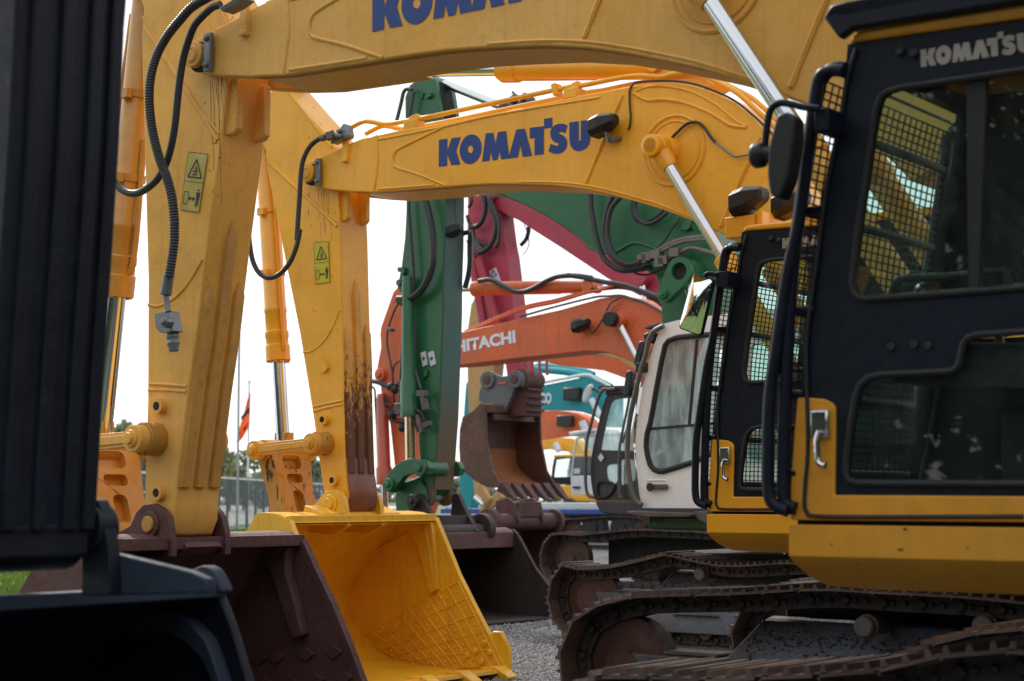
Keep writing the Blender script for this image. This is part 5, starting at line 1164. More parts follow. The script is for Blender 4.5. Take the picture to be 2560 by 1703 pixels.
mb.add([(x, yb+.04, z) for x, z in fw]+[(x, yb+.2, z) for x, z in fwb]+[(x, yb+.85, z) for x, z in fwb]+[(x, yb+1.0, z) for x, z in fw], [(k*n+i, k*n+i+1, (k+1)*n+i+1, (k+1)*n+i) for k in range(3) for i in range(n-1)]); mb.build('windscreen', glass('dark tinted glass', (.25,.3,.3), .95, .05), cab3)
mb = MB(); mb.tube(yt(S('s', yb-.05, 222,393, 205,400, 165,425, 140,470, 120,560, 100,620, 60,780, 30,930, 20,1050, 22,1170, 35,1270, 52,1340, 75,1380, 100,1395), yb-.05), .028, 12); mb.build('hand_rail', surf('grey rail paint', (.12,.115,.10), .4, metal=.3), cab3)
mb = MB(); mb.prism(rounded(S('s', yb+.1, 85,478, 118,474, 128,488, 92,605, 62,612, 56,598), .04), yb+.08, yb+.18); mb.prism(rounded(S('s', yb+.2, 118,440, 150,425, 188,445, 185,480, 150,495, 125,470), .04), yb+.15, yb+.35)
mb.box(*(lambda p: (p[0]-.05, p[0]+.08, yb-.06, yb+.1, p[1]-.08, p[1]+.03))(S('s', yb, 100,612)[0])); mb.build('wing_mirror', M['lamp'], cab3, bevel=.02)
mb = MB(); mb.prism(S('s', yb+.1, 120,402, 150,388, 215,372, 222,392, 160,405, 135,412), yb+.05, yb+.6); mb.build('rain_visor', M['oldsteel'], cab3, bevel=.01)
mb = MB(); s0 = S('s', yb-.1, 45,1428, 412,1440, 412,1455, 380,1462, 150,1462, 60,1445); mb.prism(s0, yb-.22, yb+.1); mb.prism(S('s', yb-.1, 60,1440, 148,1460, 145,1500, 70,1470), yb-.1, yb-.05)
mb.prism(S('s', yb-.1, 400,1432, 475,1428, 475,1500, 430,1480, 405,1455), yb-.14, yb-.08); mb.build('step_rail', M['oldsteel'], m3, bevel=.01)
gb = S('s', yb, 100,1455, 103,1500, 125,1523, 160,1533, 470,1540); x9 = gb[0][0]
mb = MB(); mb.prism(gb+[(x9+5, gb[-1][1]), (x9+5, gb[0][1])], yb+.02, yb+3.0); mb.build('revolving_frame', surf('dark green body', (.012,.065,.02), .4, grime=.2), m3, bevel=.03)
mb = MB(); mb.prism(rounded([(x9+2.3, gb[0][1]), (x9+5.2, gb[0][1]), (x9+5.2, gb[0][1]+1.1), (x9+2.3, gb[0][1]+1.2)], .12), yb, yb+3.0); mb.build('engine_hood', M['green'], m3, bevel=.03)
# bucket hanger and dark bucket
mb = MB()
mb.prism(S('q', c3+.02, 600,520, 640,560, 700,640, 840,640, 800,580, 745,470, 700,400, 660,376, 620,385, 590,420, 570,470), c3-.02, c3+.06)
p = S('q', c3-.05, 600,465)[0]; mb.ycyl(p[0], p[1], c3-.10, c3+.08, .09, 28); mb.ycyl(p[0], p[1], c3-.13, c3, .035, 16)
ear_r = S('q', c3+.55, 1090,370, 1120,380, 1200,560, 1330,800, 1300,830, 1120,800, 1040,640, 1060,420); mb.prism(ear_r, c3+.50, c3+.58)
mb.box(*(lambda a, b: (a[0]-.25, a[0]+.12, c3-.3, c3+.95, b[1], a[1]))(S('q', c3+.1, 900,622)[0], S('q', c3+.1, 900,760)[0]))
a = S('q', c3-.1, 900,800)[0]; mb.ycyl(a[0]+.0, a[1]+.0, c3-.4, c3+.72, .085, 24); mb.ycyl(*S('q', c3+.75, 1335,770)[0], c3+.74, c3+.86, .20, 36)
hg = mb.build('quick_coupler', M['darkbucket'], m3, bevel=.012)
ya, yb_ = c3+.30-1.05, c3+.30+1.05
mo3 = S('n', yb_, 1283,1326, 1296,1340, 1337,1418, 1378,1474, 1376,1520, 1369,1549)
T3 = Vector(mo3[0]); bk3 = [(T3.x-.12, T3.y+.04), (T3.x-.5, T3.y-.02), (T3.x-.85, T3.y-.25), (T3.x-1.0, T3.y-.6), (T3.x-.85, T3.y-.95), (T3.x-.4, T3.y-1.12), (T3.x+.1, T3.y-1.15)]
mo3 = mo3[:-1]+[(mo3[-1][0], .03)]; bk3[-1] = (bk3[-1][0], .02); bk3[-2] = (bk3[-2][0], .06)
bu3 = bucket(m3, 'bucket', mo3, bk3, ya, yb_, M['darkbucket'], bevel=.01)
mb = MB(); t3 = S('q', yb_-.2, 1790,800)[0]; mb.prism([(T3.x-.02, T3.y+.02), (T3.x+.05, T3.y-.02), (T3.x+.06, T3.y-.22), (T3.x+.0, T3.y-.22)], ya+.02, yb_-.05); mb.build('top_band', M['rust'], bu3, bevel=.01)
# tracks
TC = S('m', 15.9, 170,536, 220,528, 440,528, 620,498, 900,428, 1050,388, 1200,430, 1360,465, 1520,495, 1700,500, 1900,490, 2200,468)
xi3 = Q((1368,1520), 15.9)[0]+.46
print('TC', [tuple(round(v,2) for v in p) for p in TC], xi3)
track(m3, 15.9, .6, ext(TC, xi3+4.0), xi3, .46, .46, xi3+4.0, pitch=.23, roller_x=(Q((1380+1360/3.706, 1280+580/3.706), 16.0),))
mb = MB(); mb.box(xi3+.6, xi3+3.6, 16.6, 18.8, .15, .98); mb.build('undercarriage', M['dark'], m3)

# =================================================================== orange machine behind it
c4 = 26.5
m4 = thing('excavator', S('p', 25.0, 555,1390)[0][0]+2, c4, 'weathered orange excavator with white lettering, a dark brown cab and red cylinders', 'excavator', 'excavators parked in a row')
hp = S('n', c4, 1035,905, 1030,880, 1045,850)+S('n', c4, 1160.6,829, 1300,797, 1400,775, 1478,753, 1500,746, 1540,741, 1568,741, 1600,749, 1627,764.5, 1660,782, 1690,806, 1720,850, 1740,900, 1740,1000)+S('n', c4, 1640,1010, 1615,960, 1598,931, 1583,906, 1553,892.6, 1514.5,880.6, 1490,878, 1461,878, 1400,885, 1300,895, 1158.7,912, 1060,918)
bm4 = simple_boom(m4, hp, c4, .65, M['orange'])
mb = MB(); cc4 = S('h', c4, 848,835)[0]; r4 = abs(S('h', c4, 740,835)[0][0]-cc4[0])
for rr in (r4, r4*.75): mb.ring([(cc4[0]+rr*math.cos(t), c4, cc4[1]+rr*math.sin(t)) for t in [i*math.pi/20 for i in range(41)]], .012, 6, caps=False)
mb.build('weld_bead', M['orange'], bm4)
mb = MB(); mb.tube(yt(S('h', c4-.05, 0,812, 300,728, 620,650, 740,640, 850,635, 940,660, 1060,700, 1200,780, 1300,840), c4-.05), .022, 8); mb.build('steel_pipe', M['oldsteel'], bm4)
mb = MB(); mb.tube(yt(S('h', c4+.1, -460,950, 0,760, 300,690, 560,612, 700,580, 820,540, 950,570, 1100,620), c4+.1), .03, 8); mb.tube(yt(S('h', c4+.2, -460,935, 0,742, 300,672, 600,585), c4+.2), .03, 8); mb.build('hydraulic_pipe', M['orange'], bm4)
mb = MB(); mb.tube(yt(S('e', c4+.1, 1560,400, 1640,392, 1720,430, 1810,470, 1900,455, 2000,400, 2080,370, 2200,365, 2300,380), c4+.1)+yt(S('h', c4+.1, 400,463, 540,485, 700,520, 860,545, 1000,590, 1170,655), c4+.1), .05, 10)
mb.tube(yt(S('h', c4+.15, 580,602, 700,575, 850,565, 1000,600, 1150,680, 1250,770), c4+.15), .045, 10); mb.build('hydraulic_hose', M['hose'], bm4)
tx = S('e', c4-.01, 1400,866, 1803,797, 1785,722, 1803,719)
lettering('HITACHI', c4-.012, S('e', c4, 1413,867)[0], S('e', c4, 1804,797)[0], S('e', c4, 1804,719)[0][1]-S('e', c4, 1804,797)[0][1], 'lettering', M['letterwhite'], bm4, bold=.045)
y_ = c4+.3; a = S('h', y_, 600,560)[0]; b = S('e', y_, 1470,450)[0]
mb = MB(); A_, B_2 = Vector(a), Vector(S('e', y_, 1530,450)[0]); L_ = (B_2-A_).length
mb.lathe((A_.x, y_, A_.y), (B_2.x, y_, B_2.y), [(0,.12),(L_*.25,.125),(L_*.26,.135),(L_*.93,.135),(L_*.94,.155),(L_,.155)], 24); mb.ycyl(A_.x+.02, A_.y, y_-.2, y_+.2, .12, 24); ac4 = mb.build('arm_cylinder', M['orange'], m4)
mb = MB(); e_ = B_2+(B_2-A_).normalized()*1.3; mb.rod((B_2.x, y_, B_2.y), (e_.x, y_, e_.y), .06, 16); mb.build('cylinder_rod', M['chrome'], ac4)
pc = S('h', c4-.3, 758,832)[0]; mb = MB(); mb.ycyl(pc[0], pc[1], c4-.36, c4-.2, .14, 28); pb = mb.build('cylinder_pin', M['rubber'], m4)
mb = MB(); p2 = S('h', c4-.15, 820,850)[0]; mb.ycyl(p2[0], p2[1], c4-.22, c4, .125, 24); mb.build('rod_end', M['orange'], pb)
d_ = Vector(S('h', c4-.15, 960,1165)[0])-Vector(S('h', c4-.15, 805,860)[0]); q0 = Vector(p2); q1 = q0+d_.normalized()*1.9
mb = MB(); mb.rod((q0.x, c4-.12, q0.y), (q1.x, c4-.12, q1.y), .062, 20); mb.build('cylinder_rod', M['chrome'], pb)
lp = S('h', c4-.2, 525,875)[0]; work_lamp(bm4, lp[0], c4-.2, lp[1], 1.9); 
mb = MB(); mb.tube(yt(S('h', c4-.1, 575,900, 610,945, 650,905, 690,840, 730,760, 760,700, 850,650), c4-.1), .015, 6); mb.build('cable', M['hose'], bm4)
s4 = S('n', c4+.1, 996,716, 1030,735, 1075,800, 1090,1000, 1080,1200, 1050,1300, 1015,1310, 995,1290, 988,1180, 975,1060, 955,1000, 950,956, 940.6,929, 945,905, 952,868, 950,835, 952,818, 983,730)
st4 = simple_boom(m4, s4, c4+.1, .45, M['orange'], name='stick')
mb = MB(); mb.tube(yt(S('e', c4-.0, 1050,530, 1010,600, 970,720, 965,800, 975,870, 1000,1000, 1005,1100, 1015,1220), c4-.02), .022, 8); mb.tube(yt(S('e', c4, 1000,1040, 1010,960, 1040,925, 1075,920), c4-.02), .018, 8)
mb.tube(yt(S('e', c4-.1, 860,1052, 900,1060, 950,1080, 1000,1090, 1040,1070, 1060,1020), c4-.1), .05, 10); mb.tube(yt(S('e', c4-.1, 860,1090, 880,1110, 885,1200, 895,1400, 900,1568), c4-.1), .02, 8)
mb.tube(yt(S('e', c4-.1, 900,1160, 940,1165, 950,1200, 1000,1215), c4-.1), .03, 8); mb.tube(yt(S('e', c4-.15, 970,1240, 1000,1300, 1070,1320, 1100,1300), c4-.15), .05, 8); mb.build('hydraulic_hose', M['hose'], st4)
mb = MB(); p = S('e', c4-.05, 898,1008)[0]; mb.ycyl(p[0], p[1], c4-.0, c4+.6, .13, 24); mb.ycyl(p[0], p[1], c4-.06, c4+.1, .06, 16); mb.build('cylinder_pin', M['orange'], st4)
y_ = c4+.25; mb = MB(); a = Q((955,985), y_-.3); b = Q((961,1212), y_-.3); L_ = a[1]-b[1]
mb.lathe((a[0], y_-.3, a[1]), (b[0], y_-.3, b[1]), [(0,.09),(.1,.12),(L_*.80,.14),(L_*.82,.165),(L_,.165)], 24); bc4 = mb.build('bucket_cylinder', M['redorange'], m4)
mb = MB(); mb.rod((b[0], y_-.3, b[1]), (b[0]+.03, y_-.3, b[1]-.75), .07, 16); mb.build('cylinder_rod', M['chrome'], bc4)
mb = MB()
for q in ((985,1090),(1010,1110),(1000,1270),(1040,1250),(1060,1360),(1050,1220)): p = S('e', c4-.2, *q)[0]; mb.ball((p[0], c4-.2, p[1]), .09, 8)
mb.build('hose_coupling', M['rubber'], st4)
# rusty coupler and bucket of the orange machine
ta = S('q', c4-.75, 1440,700)[0]; mb = MB(); mb.ycyl(ta[0], ta[1], c4-.70, c4+1.35, .16, 24); mb.ycyl(ta[0], ta[1], c4-.80, c4-.66, .26, 28); mb.ycyl(ta[0], ta[1], c4+1.3, c4+1.42, .24, 28)
mb.box(ta[0]-.3, ta[0]+.16, c4-.0, c4+.72, ta[1]+.1, ta[1]+.38)
for ya_ in (c4-.08, c4+.70): mb.prism([(ta[0]-.35, ta[1]), (ta[0]+.22, ta[1]), (ta[0]+.12, ta[1]+.34), (ta[0]-.06, ta[1]+.46), (ta[0]-.35, ta[1]+.4)], ya_, ya_+.08)
mb.build('quick_coupler', M['rust'], m4, bevel=.02)
T4 = Vector((ta[0]+.02, ta[1]-.12)); ya, yb_ = c4-.72, c4+1.36
bucket(m4, 'bucket', [tuple(T4), (T4.x+.1, T4.y-.35), (T4.x+.3, T4.y-.75), (T4.x+.42, .03)], [(T4.x-.2, T4.y+.05), (T4.x-.6, T4.y-.1), (T4.x-.9, T4.y-.45), (T4.x-.8, T4.y-.85), (T4.x-.3, .02)], ya, yb_, M['rustwarm'], bevel=.01, th=.05)
def far_cab(root, yb, outer, wins, mat, glassmat, wd=1.1, roofmat=None, name='cab', th=.06):
    cb = plate(outer, wins, yb, yb+th, name, mat, root, bevel=.015)
    for w in wins: flat(w, yb+.02, 'window', glassmat, cb)
    x0, x1 = min(p[0] for p in outer), max(p[0] for p in outer); z0, z1 = min(p[1] for p in outer), max(p[1] for p in outer)
    plate(outer, wins, yb+wd, yb+wd+th, 'cab_wall', mat, cb)
    mb = MB(); mb.box(x0+.25, x1, yb+th, yb+wd, z0, z0+.1); mb.box(x1-.08, x1, yb+th, yb+wd, z0, z0+.9); mb.box(x0+.55, x0+.95, yb+.3, yb+.8, z0+.1, z0+.6); mb.box(x0+.85, x0+1.0, yb+.3, yb+.8, z0+.6, z0+1.2); mb.build('seat', M['seat'], cb, bevel=.03)
    xr0 = min(p[0] for p in outer if p[1] > z1-.25)
    mb = MB(); mb.box(xr0, x1, yb-.03, yb+wd+th+.03, z1-.08, z1+.03); mb.build('cab_roof', roofmat or mat, cb, bevel=.03)
    return cb
yb = 25.0
o4 = S('p', yb, 560,1388, 540,1360, 525,1290, 512,1200, 508,1100, 515,1000, 530,900, 552,800, 575,700, 600,590, 625,500, 650,430, 675,390, 720,362, 800,355, 960,350); xr = o4[0][0]+2.1; o4 += [(xr, o4[-1][1]), (xr, o4[0][1])]
wa = S('p', yb, 598,915, 608,850, 625,760, 650,650, 672,560, 695,480, 715,450, 760,437, 850,430, 930,428, 930,925); wb = rounded(S('p', yb, 650,1075, 672,1052, 750,1045, 765,1060, 765,1190, 740,1235, 655,1190), .08)
wb2 = rounded(S('p', yb, 785,1000, 930,1000, 930,1200, 785,1250), .06)
cb4 = far_cab(m4, yb, o4, [wa, wb, wb2], M['browncab'], M['glassgreen'])
mb = MB(); mb.tube(yt(S('p', yb-.1, 735,345, 680,350, 630,350, 590,410, 560,500, 520,650, 480,800, 465,950, 462,1100, 465,1250, 490,1340, 550,1360), yb-.1), .03, 10); mb.tube(yt(S('p', yb-.1, 870,400, 840,560, 790,800, 770,950, 768,1150, 775,1330, 800,1360), yb-.08), .025, 8); mb.tube(yt(S('p', yb-.1, 900,430, 870,600, 830,750, 800,850), yb-.08), .02, 8); mb.build('hand_rail', M['oldsteel'], cb4)
dm = S('p', yb-.03, 607,945, 637,985, 607,1027, 577,985); flat(dm, yb-.035, 'diamond_sticker', M['stickerwhite'], cb4)
mb = MB(); mb.ring([(x, yb-.02, z) for x, z in S('p', yb, 575,1240, 600,1212, 650,1208, 710,1225, 740,1250, 715,1310, 670,1350, 600,1365, 575,1330, 575,1240)], .03, 8, caps=False); mb.build('door_trim', M['rubber'], cb4)
mb = MB(); mb.prism(rounded(S('p', yb-.3, 850,180, 900,170, 912,190, 880,410, 835,415, 825,395), .05), yb-.35, yb-.2); mb.build('wing_mirror', M['lamp'], cb4, bevel=.02)
mb = MB(); mb.prism(S('p', yb, 590,325, 640,318, 830,315, 960,345, 960,360, 700,352, 600,350), yb-.05, yb+1.1); mb.build('rain_visor', M['browncab'], cb4)
mb = MB(); sk4 = S('p', yb, 553,1392, 565,1430, 590,1475, 630,1505, 700,1522, 900,1530); x9 = sk4[0][0]; mb.prism(sk4+[(x9+5.5, sk4[-1][1]), (x9+5.5, sk4[0][1])], yb-.02, yb+3.2); mb.build('revolving_frame', M['browncab'], m4, bevel=.03)
mb = MB(); mb.prism(rounded([(x9+2.3, sk4[0][1]), (x9+5.2, sk4[0][1]), (x9+5.2, sk4[0][1]+1.1), (x9+2.3, sk4[0][1]+1.2)], .12), yb, yb+3.0); mb.build('engine_hood', M['orange'], m4, bevel=.03)
TD = S('m', 25.0, 0,272, 60,242, 240,215, 500,187, 700,167, 850,165, 1100,175, 1300,180, 1450,195); xi4 = Q((1350,1421), 25.0)[0]+.5
print('TD', [tuple(round(v,2) for v in p) for p in TD], xi4)
track(m4, 25.0, .65, ext(TD, xi4+4.2, 1.0), xi4, .5, .5, xi4+4.2, pitch=.21, fancy=False, frame=False)
TD2 = Sh(TD, 0, -.28)
track(m4, 27.6, .65, ext(Sh(TD, 0, 0), xi4+4.2, 1.0), xi4, .5, .5, xi4+4.2, pitch=.21, fancy=False, frame=False)
mb = MB(); mb.box(xi4+.5, xi4+3.8, 25.7, 27.6, .3, 1.0); mb.build('undercarriage', M['dark'], m4)

# =================================================================== crimson machine with the hanging bucket
c5 = 31.5
m5 = thing('excavator', S('n', c5, 1700,1000)[0][0]+1, c5, 'faded crimson excavator holding a big rusty toothed bucket on a grey coupler', 'excavator', 'excavators parked in a row')
simple_boom(m5, S('n', c5, 1205,500, 1205,470, 1225,450, 1262,455, 1310,490, 1400,545, 1520,610, 1680,690, 1760,760, 1760,860, 1690,800, 1600,740, 1520,697, 1400,617.5, 1324.5,570, 1295,550, 1265.5,537.5, 1251,528, 1225,525), c5, .6, M['crimson'])
mb = MB(); p = S('u', c5, 950,70)[0]; mb.ycyl(p[0], p[1], c5-.12, c5+.1, .13, 24); mb.ycyl(p[0], p[1], c5-.16, c5, .07, 20)
q_ = S('h', c5-.2, 1010,480)[0]; mb.ycyl(q_[0], q_[1], c5-.3, c5, .2, 24); mb.build('boom_pin', M['crimson'], m5)
q1 = S('h', c5-.2, 1045,560)[0]; mb = MB(); mb.rod((q_[0], c5-.15, q_[1]), (q_[0]+.25, c5-.15, q_[1]-1.6), .07, 16); mb.build('cylinder_rod', M['chrome'], m5)
y5 = c5+.1
s5 = S('n', y5, 1170,420, 1235,440)+S('n', y5, 1251,526, 1261,606, 1268,641, 1275,700, 1285,780, 1292,850, 1298,920, 1300,952, 1285,965, 1270,955, 1262,900, 1240,860, 1200,760, 1176,690, 1168,600)
st5 = simple_boom(m5, s5, y5, .5, M['crimson'], name='stick')
mb = MB(); mb.tube(yt(S('u', y5-.2, 770,60, 800,200, 800,350, 760,500, 680,600, 600,630, 530,630), y5-.2), .06, 10)
mb.tube(yt(S('u', y5-.2, 860,60, 900,250, 960,420, 1000,600, 970,800, 900,950, 800,1040, 700,1090), y5-.2), .06, 10); mb.tube(yt(S('u', y5-.25, 880,100, 960,300, 1040,500, 1060,700, 1040,900, 980,1000), y5-.25), .05, 10)
mb.tube(yt(S('u', y5-.2, 480,420, 520,560, 590,700, 600,820), y5-.2), .04, 8); mb.tube(yt(S('u', y5-.2, 660,850, 740,910, 850,945), y5-.2), .04, 8); mb.tube(yt(S('u', y5-.2, 550,80, 560,180, 510,280), y5-.2), .04, 8)
mb.tube(yt(S('u', y5+.6, 1580,620, 1575,720, 1530,850, 1440,950), y5+.6), .05, 8); mb.tube(yt(S('u', y5+.6, 1500,580, 1540,680, 1580,830, 1580,950, 1530,1060, 1470,1120), y5+.6), .012, 6)
mb.build('hydraulic_hose', M['hose'], st5)
mb = MB()
for k in range(6): a = S('u', y5-.2, 560+k*30, 850+k*45)[0]; mb.bar((a[0]-.12, y5-.2, a[1]-.05), (a[0]+.12, y5-.2, a[1]+.05), .07, .07)
mb.build('hose_coupling', M['oldsteel'], st5)
mb = MB()
for k, (q) in enumerate(((560,1100, 640,1568),(690,1200, 790,1568))):
    a, b = S('u', y5-.25, *q); L_ = (Vector(b)-Vector(a)).length; d_ = (Vector(b)-Vector(a))/L_; e_ = Vector(b)+d_*1.7; mb.lathe((a[0], y5-.25, a[1]), (e_.x, y5-.25, e_.y), [(0,.11),(L_+1.3,.11),(L_+1.31,.13),(L_+1.7,.13)], 16)
mb.build('bucket_cylinder', M['crimson'], m5)
lq = S('u', y5-.02, 875,1415, 1000,1340, 1100,1620, 960,1690); flat(lq, y5-.02, 'warning_label', M['stickerwhite'], st5)
mb = MB(); mb.ring([(x, y5-.03, z) for x, z in S('u', y5, 950,1395, 1025,1475, 930,1535, 950,1395)], .012, 6, caps=False); mb.build('warning_symbol', M['ink'], st5)
mb = MB()
for k in range(4): a, b = S('i', y5+.0, 690+k*40, 170), S('i', y5+.0, 700+k*38, 290); mb.bar((a[0][0], y5+.1+k*.1, a[0][1]), (b[0][0], y5+.1+k*.1, b[0][1]), .05, .04)
mb.build('wear_strip', M['crimson'], st5)
# grey quick coupler
yq = c5-.05; mb = MB(); mb.prism(S('i', yq, 330,430, 370,350, 375,300, 405,280, 450,285, 520,310, 600,290, 640,275, 685,290, 695,340, 680,390, 620,410, 600,470, 560,560, 540,600, 520,600, 470,540, 380,540, 325,510), yq, yq+.12)
for q in ((405,335),(635,330)): p = S('i', yq, *q)[0]; mb.ycyl(p[0], p[1], yq-.06, yq+.15, .20, 28)
cp5 = mb.build('quick_coupler', surf('blue grey coupler', (.085,.105,.12), .5, grime=.7, grimecol=(.06,.04,.03), fade=.3, fadecol=(.15,.15,.15)), m5, bevel=.02)
mb = MB(); p = S('i', yq, 640,330)[0]; mb.ycyl(p[0], p[1], yq+.13, yq+.78, .24, 28); mb.ycyl(p[0], p[1], yq+.76, yq+.85, .21, 28); p2 = S('i', yq, 620,470)[0]
mb.box(p2[0]-.3, p2[0]+.2, yq+.2, yq+.8, p2[1]-.45, p2[1]+.3)
for k in range(4): mb.box(p2[0]+.2, p2[0]+.28, yq+.2, yq+.8, p2[1]-.35+k*.16, p2[1]-.29+k*.16)
for q in ((405,335),(635,330)): p = S('i', yq, *q)[0]; mb.ycyl(p[0], p[1], yq-.09, yq, .10, 20)
mb.build('coupler_pin', M['rust'], cp5, bevel=.01)
lettering('MARTIN', yq-.012, S('i', yq, 483,368)[0], S('i', yq, 555,368)[0], .12, 'lettering', M['redorange'], cp5) if False else None
ya = c5-.72; yb_ = c5+1.42
tn = Q((1212,1031), ya); bn = Q((1224,1214), ya); mo5 = [tn, (tn[0]+.0, tn[1]-.4), (tn[0]-.0, tn[1]-.9), (bn[0]+.12, bn[1]-.0)]
mo5 = [tn, (tn[0]+.02, (tn[1]+bn[1])/2+.2), (bn[0]+.05, bn[1]+.35), (bn[0]+.34, bn[1]-.06)]
bk5 = S('i', ya, 380,540, 340,530, 270,600, 190,645, 165,750, 160,900, 168,1040, 205,1110, 270,1165, 350,1215)+[(bn[0]-.1, bn[1]-.03)]
bu5 = bucket(m5, 'bucket', mo5, bk5, ya, yb_, M['rustwarm'], th=.05, teeth=6, toothmat=M['rust'], bevel=.012, ts=2.6, tdir=(.8,-.6))
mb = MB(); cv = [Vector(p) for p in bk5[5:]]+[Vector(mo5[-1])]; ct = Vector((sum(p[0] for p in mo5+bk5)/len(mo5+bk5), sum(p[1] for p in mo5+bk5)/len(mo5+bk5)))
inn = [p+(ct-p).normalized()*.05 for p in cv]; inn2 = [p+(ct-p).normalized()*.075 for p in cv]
mb.prism([tuple(p) for p in inn]+[tuple(p) for p in inn2[::-1]], ya+.06, yb_-.06); mb.build('lit_back_wall', M['rustlit'], bu5)  # light on the lower back wall painted in as brighter orange rust
mb = MB(); r_ = S('i', c5-.07, 483,352, 556,352, 556,372, 483,372); mb.prism(r_, c5-.075, c5-.055); mb.build('maker_plate', M['redorange'], cp5)
mb = MB(); mb.prism([(tn[0]-.35, tn[1]), (tn[0]+.03, tn[1]-.02), (tn[0]+.05, tn[1]-.16), (tn[0]+.01, tn[1]-.16), (tn[0]-.3, tn[1]-.05)], ya+.3, yb_-.3); mb.build('bucket_rim', M['rust'], bu5)

# =================================================================== machines further down the row
def far_machine(label, c, mat, boom, stick=None, y_st=None, cabdata=None, extra=None, grp='excavators parked in a row', bodyx=None):
    x0 = boom[len(boom)//2][0]
    m_ = thing('excavator', x0, c, label, 'excavator', grp)
    b = simple_boom(m_, boom, c, .6, mat)
    if stick: simple_boom(m_, stick, c+.1, .42, mat, name='stick')
    return m_, b
def far_track(root, c, xi, top=.95, length=4.2, both=True):
    tp = [(xi+.2, top-.04), (xi+.8, top), (xi+1.6, top+.05), (xi+2.4, top+.02), (xi+3.4, top)]
    track(root, c-1.1, .6, tp, xi, .47, .47, xi+length, pitch=.24, fancy=False, frame=False)
# yellow machine whose stick shows between the orange and crimson ones
c6 = 36.0
m6, b6 = far_machine('distant tan yellow excavator mostly hidden behind the crimson one, its stick beside the grey coupler', c6, M['tan'],
  S('n', c6, 1190,860, 1300,845, 1420,850, 1520,862, 1600,890, 1650,930, 1660,1000, 1625,965, 1592,928, 1545,899, 1500,888, 1440,884, 1300,888, 1200,900),
  S('n', c6, 1172,760, 1182,742, 1200,740, 1225,760, 1232,900, 1222,1000, 1205,1100, 1195,1240, 1180,1250, 1170,1100, 1163,960, 1162,830))
mb = MB()
for q, r_ in (((1340,280, 1450,500), .2), ((1370,590, 1590,380), .22), ((1500,430, 1400,620), .2)):
    a, b = S('q', c6-1.5, *q); mb.bar((a[0], c6-1.5, a[1]), (b[0], c6-1.5, b[1]), r_, .15)
mb.build('tipping_link', M['tan'], m6, bevel=.02)
a, b = S('q', c6-1.5, 1290,420, 1390,505); mb = MB(); mb.rod((a[0], c6-1.5, a[1]), (b[0], c6-1.5, b[1]), .08, 12); mb.build('cylinder_rod', M['chrome'], m6)
# bright orange machine
c7 = 40.5
m7, b7 = far_machine('distant bright orange excavator, only its long curved boom showing under the weathered orange boom', c7, M['orange2'],
  S('n', c7, 1200,880, 1340,875, 1450,868, 1560,870, 1640,890, 1700,930, 1700,1040, 1650,975, 1600,955, 1560,945, 1510,927, 1457,920, 1398,914, 1347,900, 1200,910))
# teal machine
c8 = 45
m8, b8 = far_machine('distant teal excavator with white lettering on its boom', c8, M['teal'],
  S('p', c8, -560,500, -560,440, -350,400, 0,325, 200,285, 400,245, 470,230, 540,255, 600,300, 660,350, 720,420, 720,700, 640,700, 585,625, 520,590, 430,562, 330,548, 250,545, 100,540, 0,540, -300,560),
  S('n', c8, 1160,960, 1172,940, 1190,945, 1205,1000, 1200,1100, 1180,1215, 1172,1270, 1155,1270, 1143,1210, 1150,1100))
mb = MB(); mb.tube(yt(S('p', c8+.2, -100,150, 100,170, 300,190, 480,225, 600,280, 700,330), c8+.2), .12, 10); mb.tube(yt(S('p', c8+.2, -100,210, 0,130, 200,150, 420,180, 520,215), c8+.3), .12, 10); mb.build('arm_cylinder', M['teal'], m8)
mb = MB(); mb.tube(yt(S('p', c8-.05, 0,300, 250,250, 470,215, 560,250, 700,330, 760,400), c8-.05), .05, 8); mb.build('hydraulic_pipe', M['palewhite'], b8)
lettering('KOBELCO', c8-.02, S('p', c8, -175,490)[0], S('p', c8, 150,475)[0], S('p', c8, 150,378)[0][1]-S('p', c8, 150,475)[0][1], 'lettering', M['letterwhite'], b8, bold=.05)
mb = MB(); mb.box(*(lambda p: (p[0]-.30, p[0]+.30, c8-.3, c8-.05, p[1]-.2, p[1]+.2))(S('p', c8-.2, 337,393)[0])); mb.build('work_lamp', M['lamp'], b8, bevel=.03)
a, b = S('p', c8-.3, 515,440, 600,600); mb = MB(); mb.rod((a[0], c8-.3, a[1]), (b[0], c8-.3, b[1]), .10, 12); mb.build('cylinder_rod', M['palewhite'], b8)
# cab of the teal row: pale door, dark glass
yb = 43.4
oc = S('p', yb, 328,1330, 322,1170, 330,1050, 342,950, 355,880, 372,800, 560,760); xr = oc[0][0]+1.9; oc += [(xr, oc[-1][1]), (xr, oc[0][1])]
wc = S('p', yb, 335,1155, 342,1050, 355,950, 370,880, 385,815, 520,790, 520,1155)
cb8 = far_cab(m8, yb, oc, [wc], M['palewhite'], M['glass'], roofmat=M['palewhite'])
mb = MB(); mb.prism(S('p', yb, 320,750, 330,790, 560,745, 560,715), yb-.1, yb+1.3); mb.build('roof_guard', M['palewhite'], cb8, bevel=.03)
flat(S('p', yb-.02, 352,1090, 412,1085, 412,1135, 355,1140), yb-.03, 'sticker', M['stickerwhite'], cb8)
mb = MB(); mb.box(*(lambda a, b: (a[0], b[0], yb-.08, yb-.02, b[1], a[1]))(*S('p', yb, 355,1255, 415,1275))); mb.build('door_handle', M['lamp'], cb8)
mb = MB(); sk = S('p', yb, 330,1335, 345,1380, 380,1400, 500,1402); mb.prism(sk+[(sk[0][0]+6, sk[-1][1]), (sk[0][0]+6, sk[0][1])], yb-.03, yb+3); mb.build('revolving_frame', M['yellow'], m8, bevel=.05)
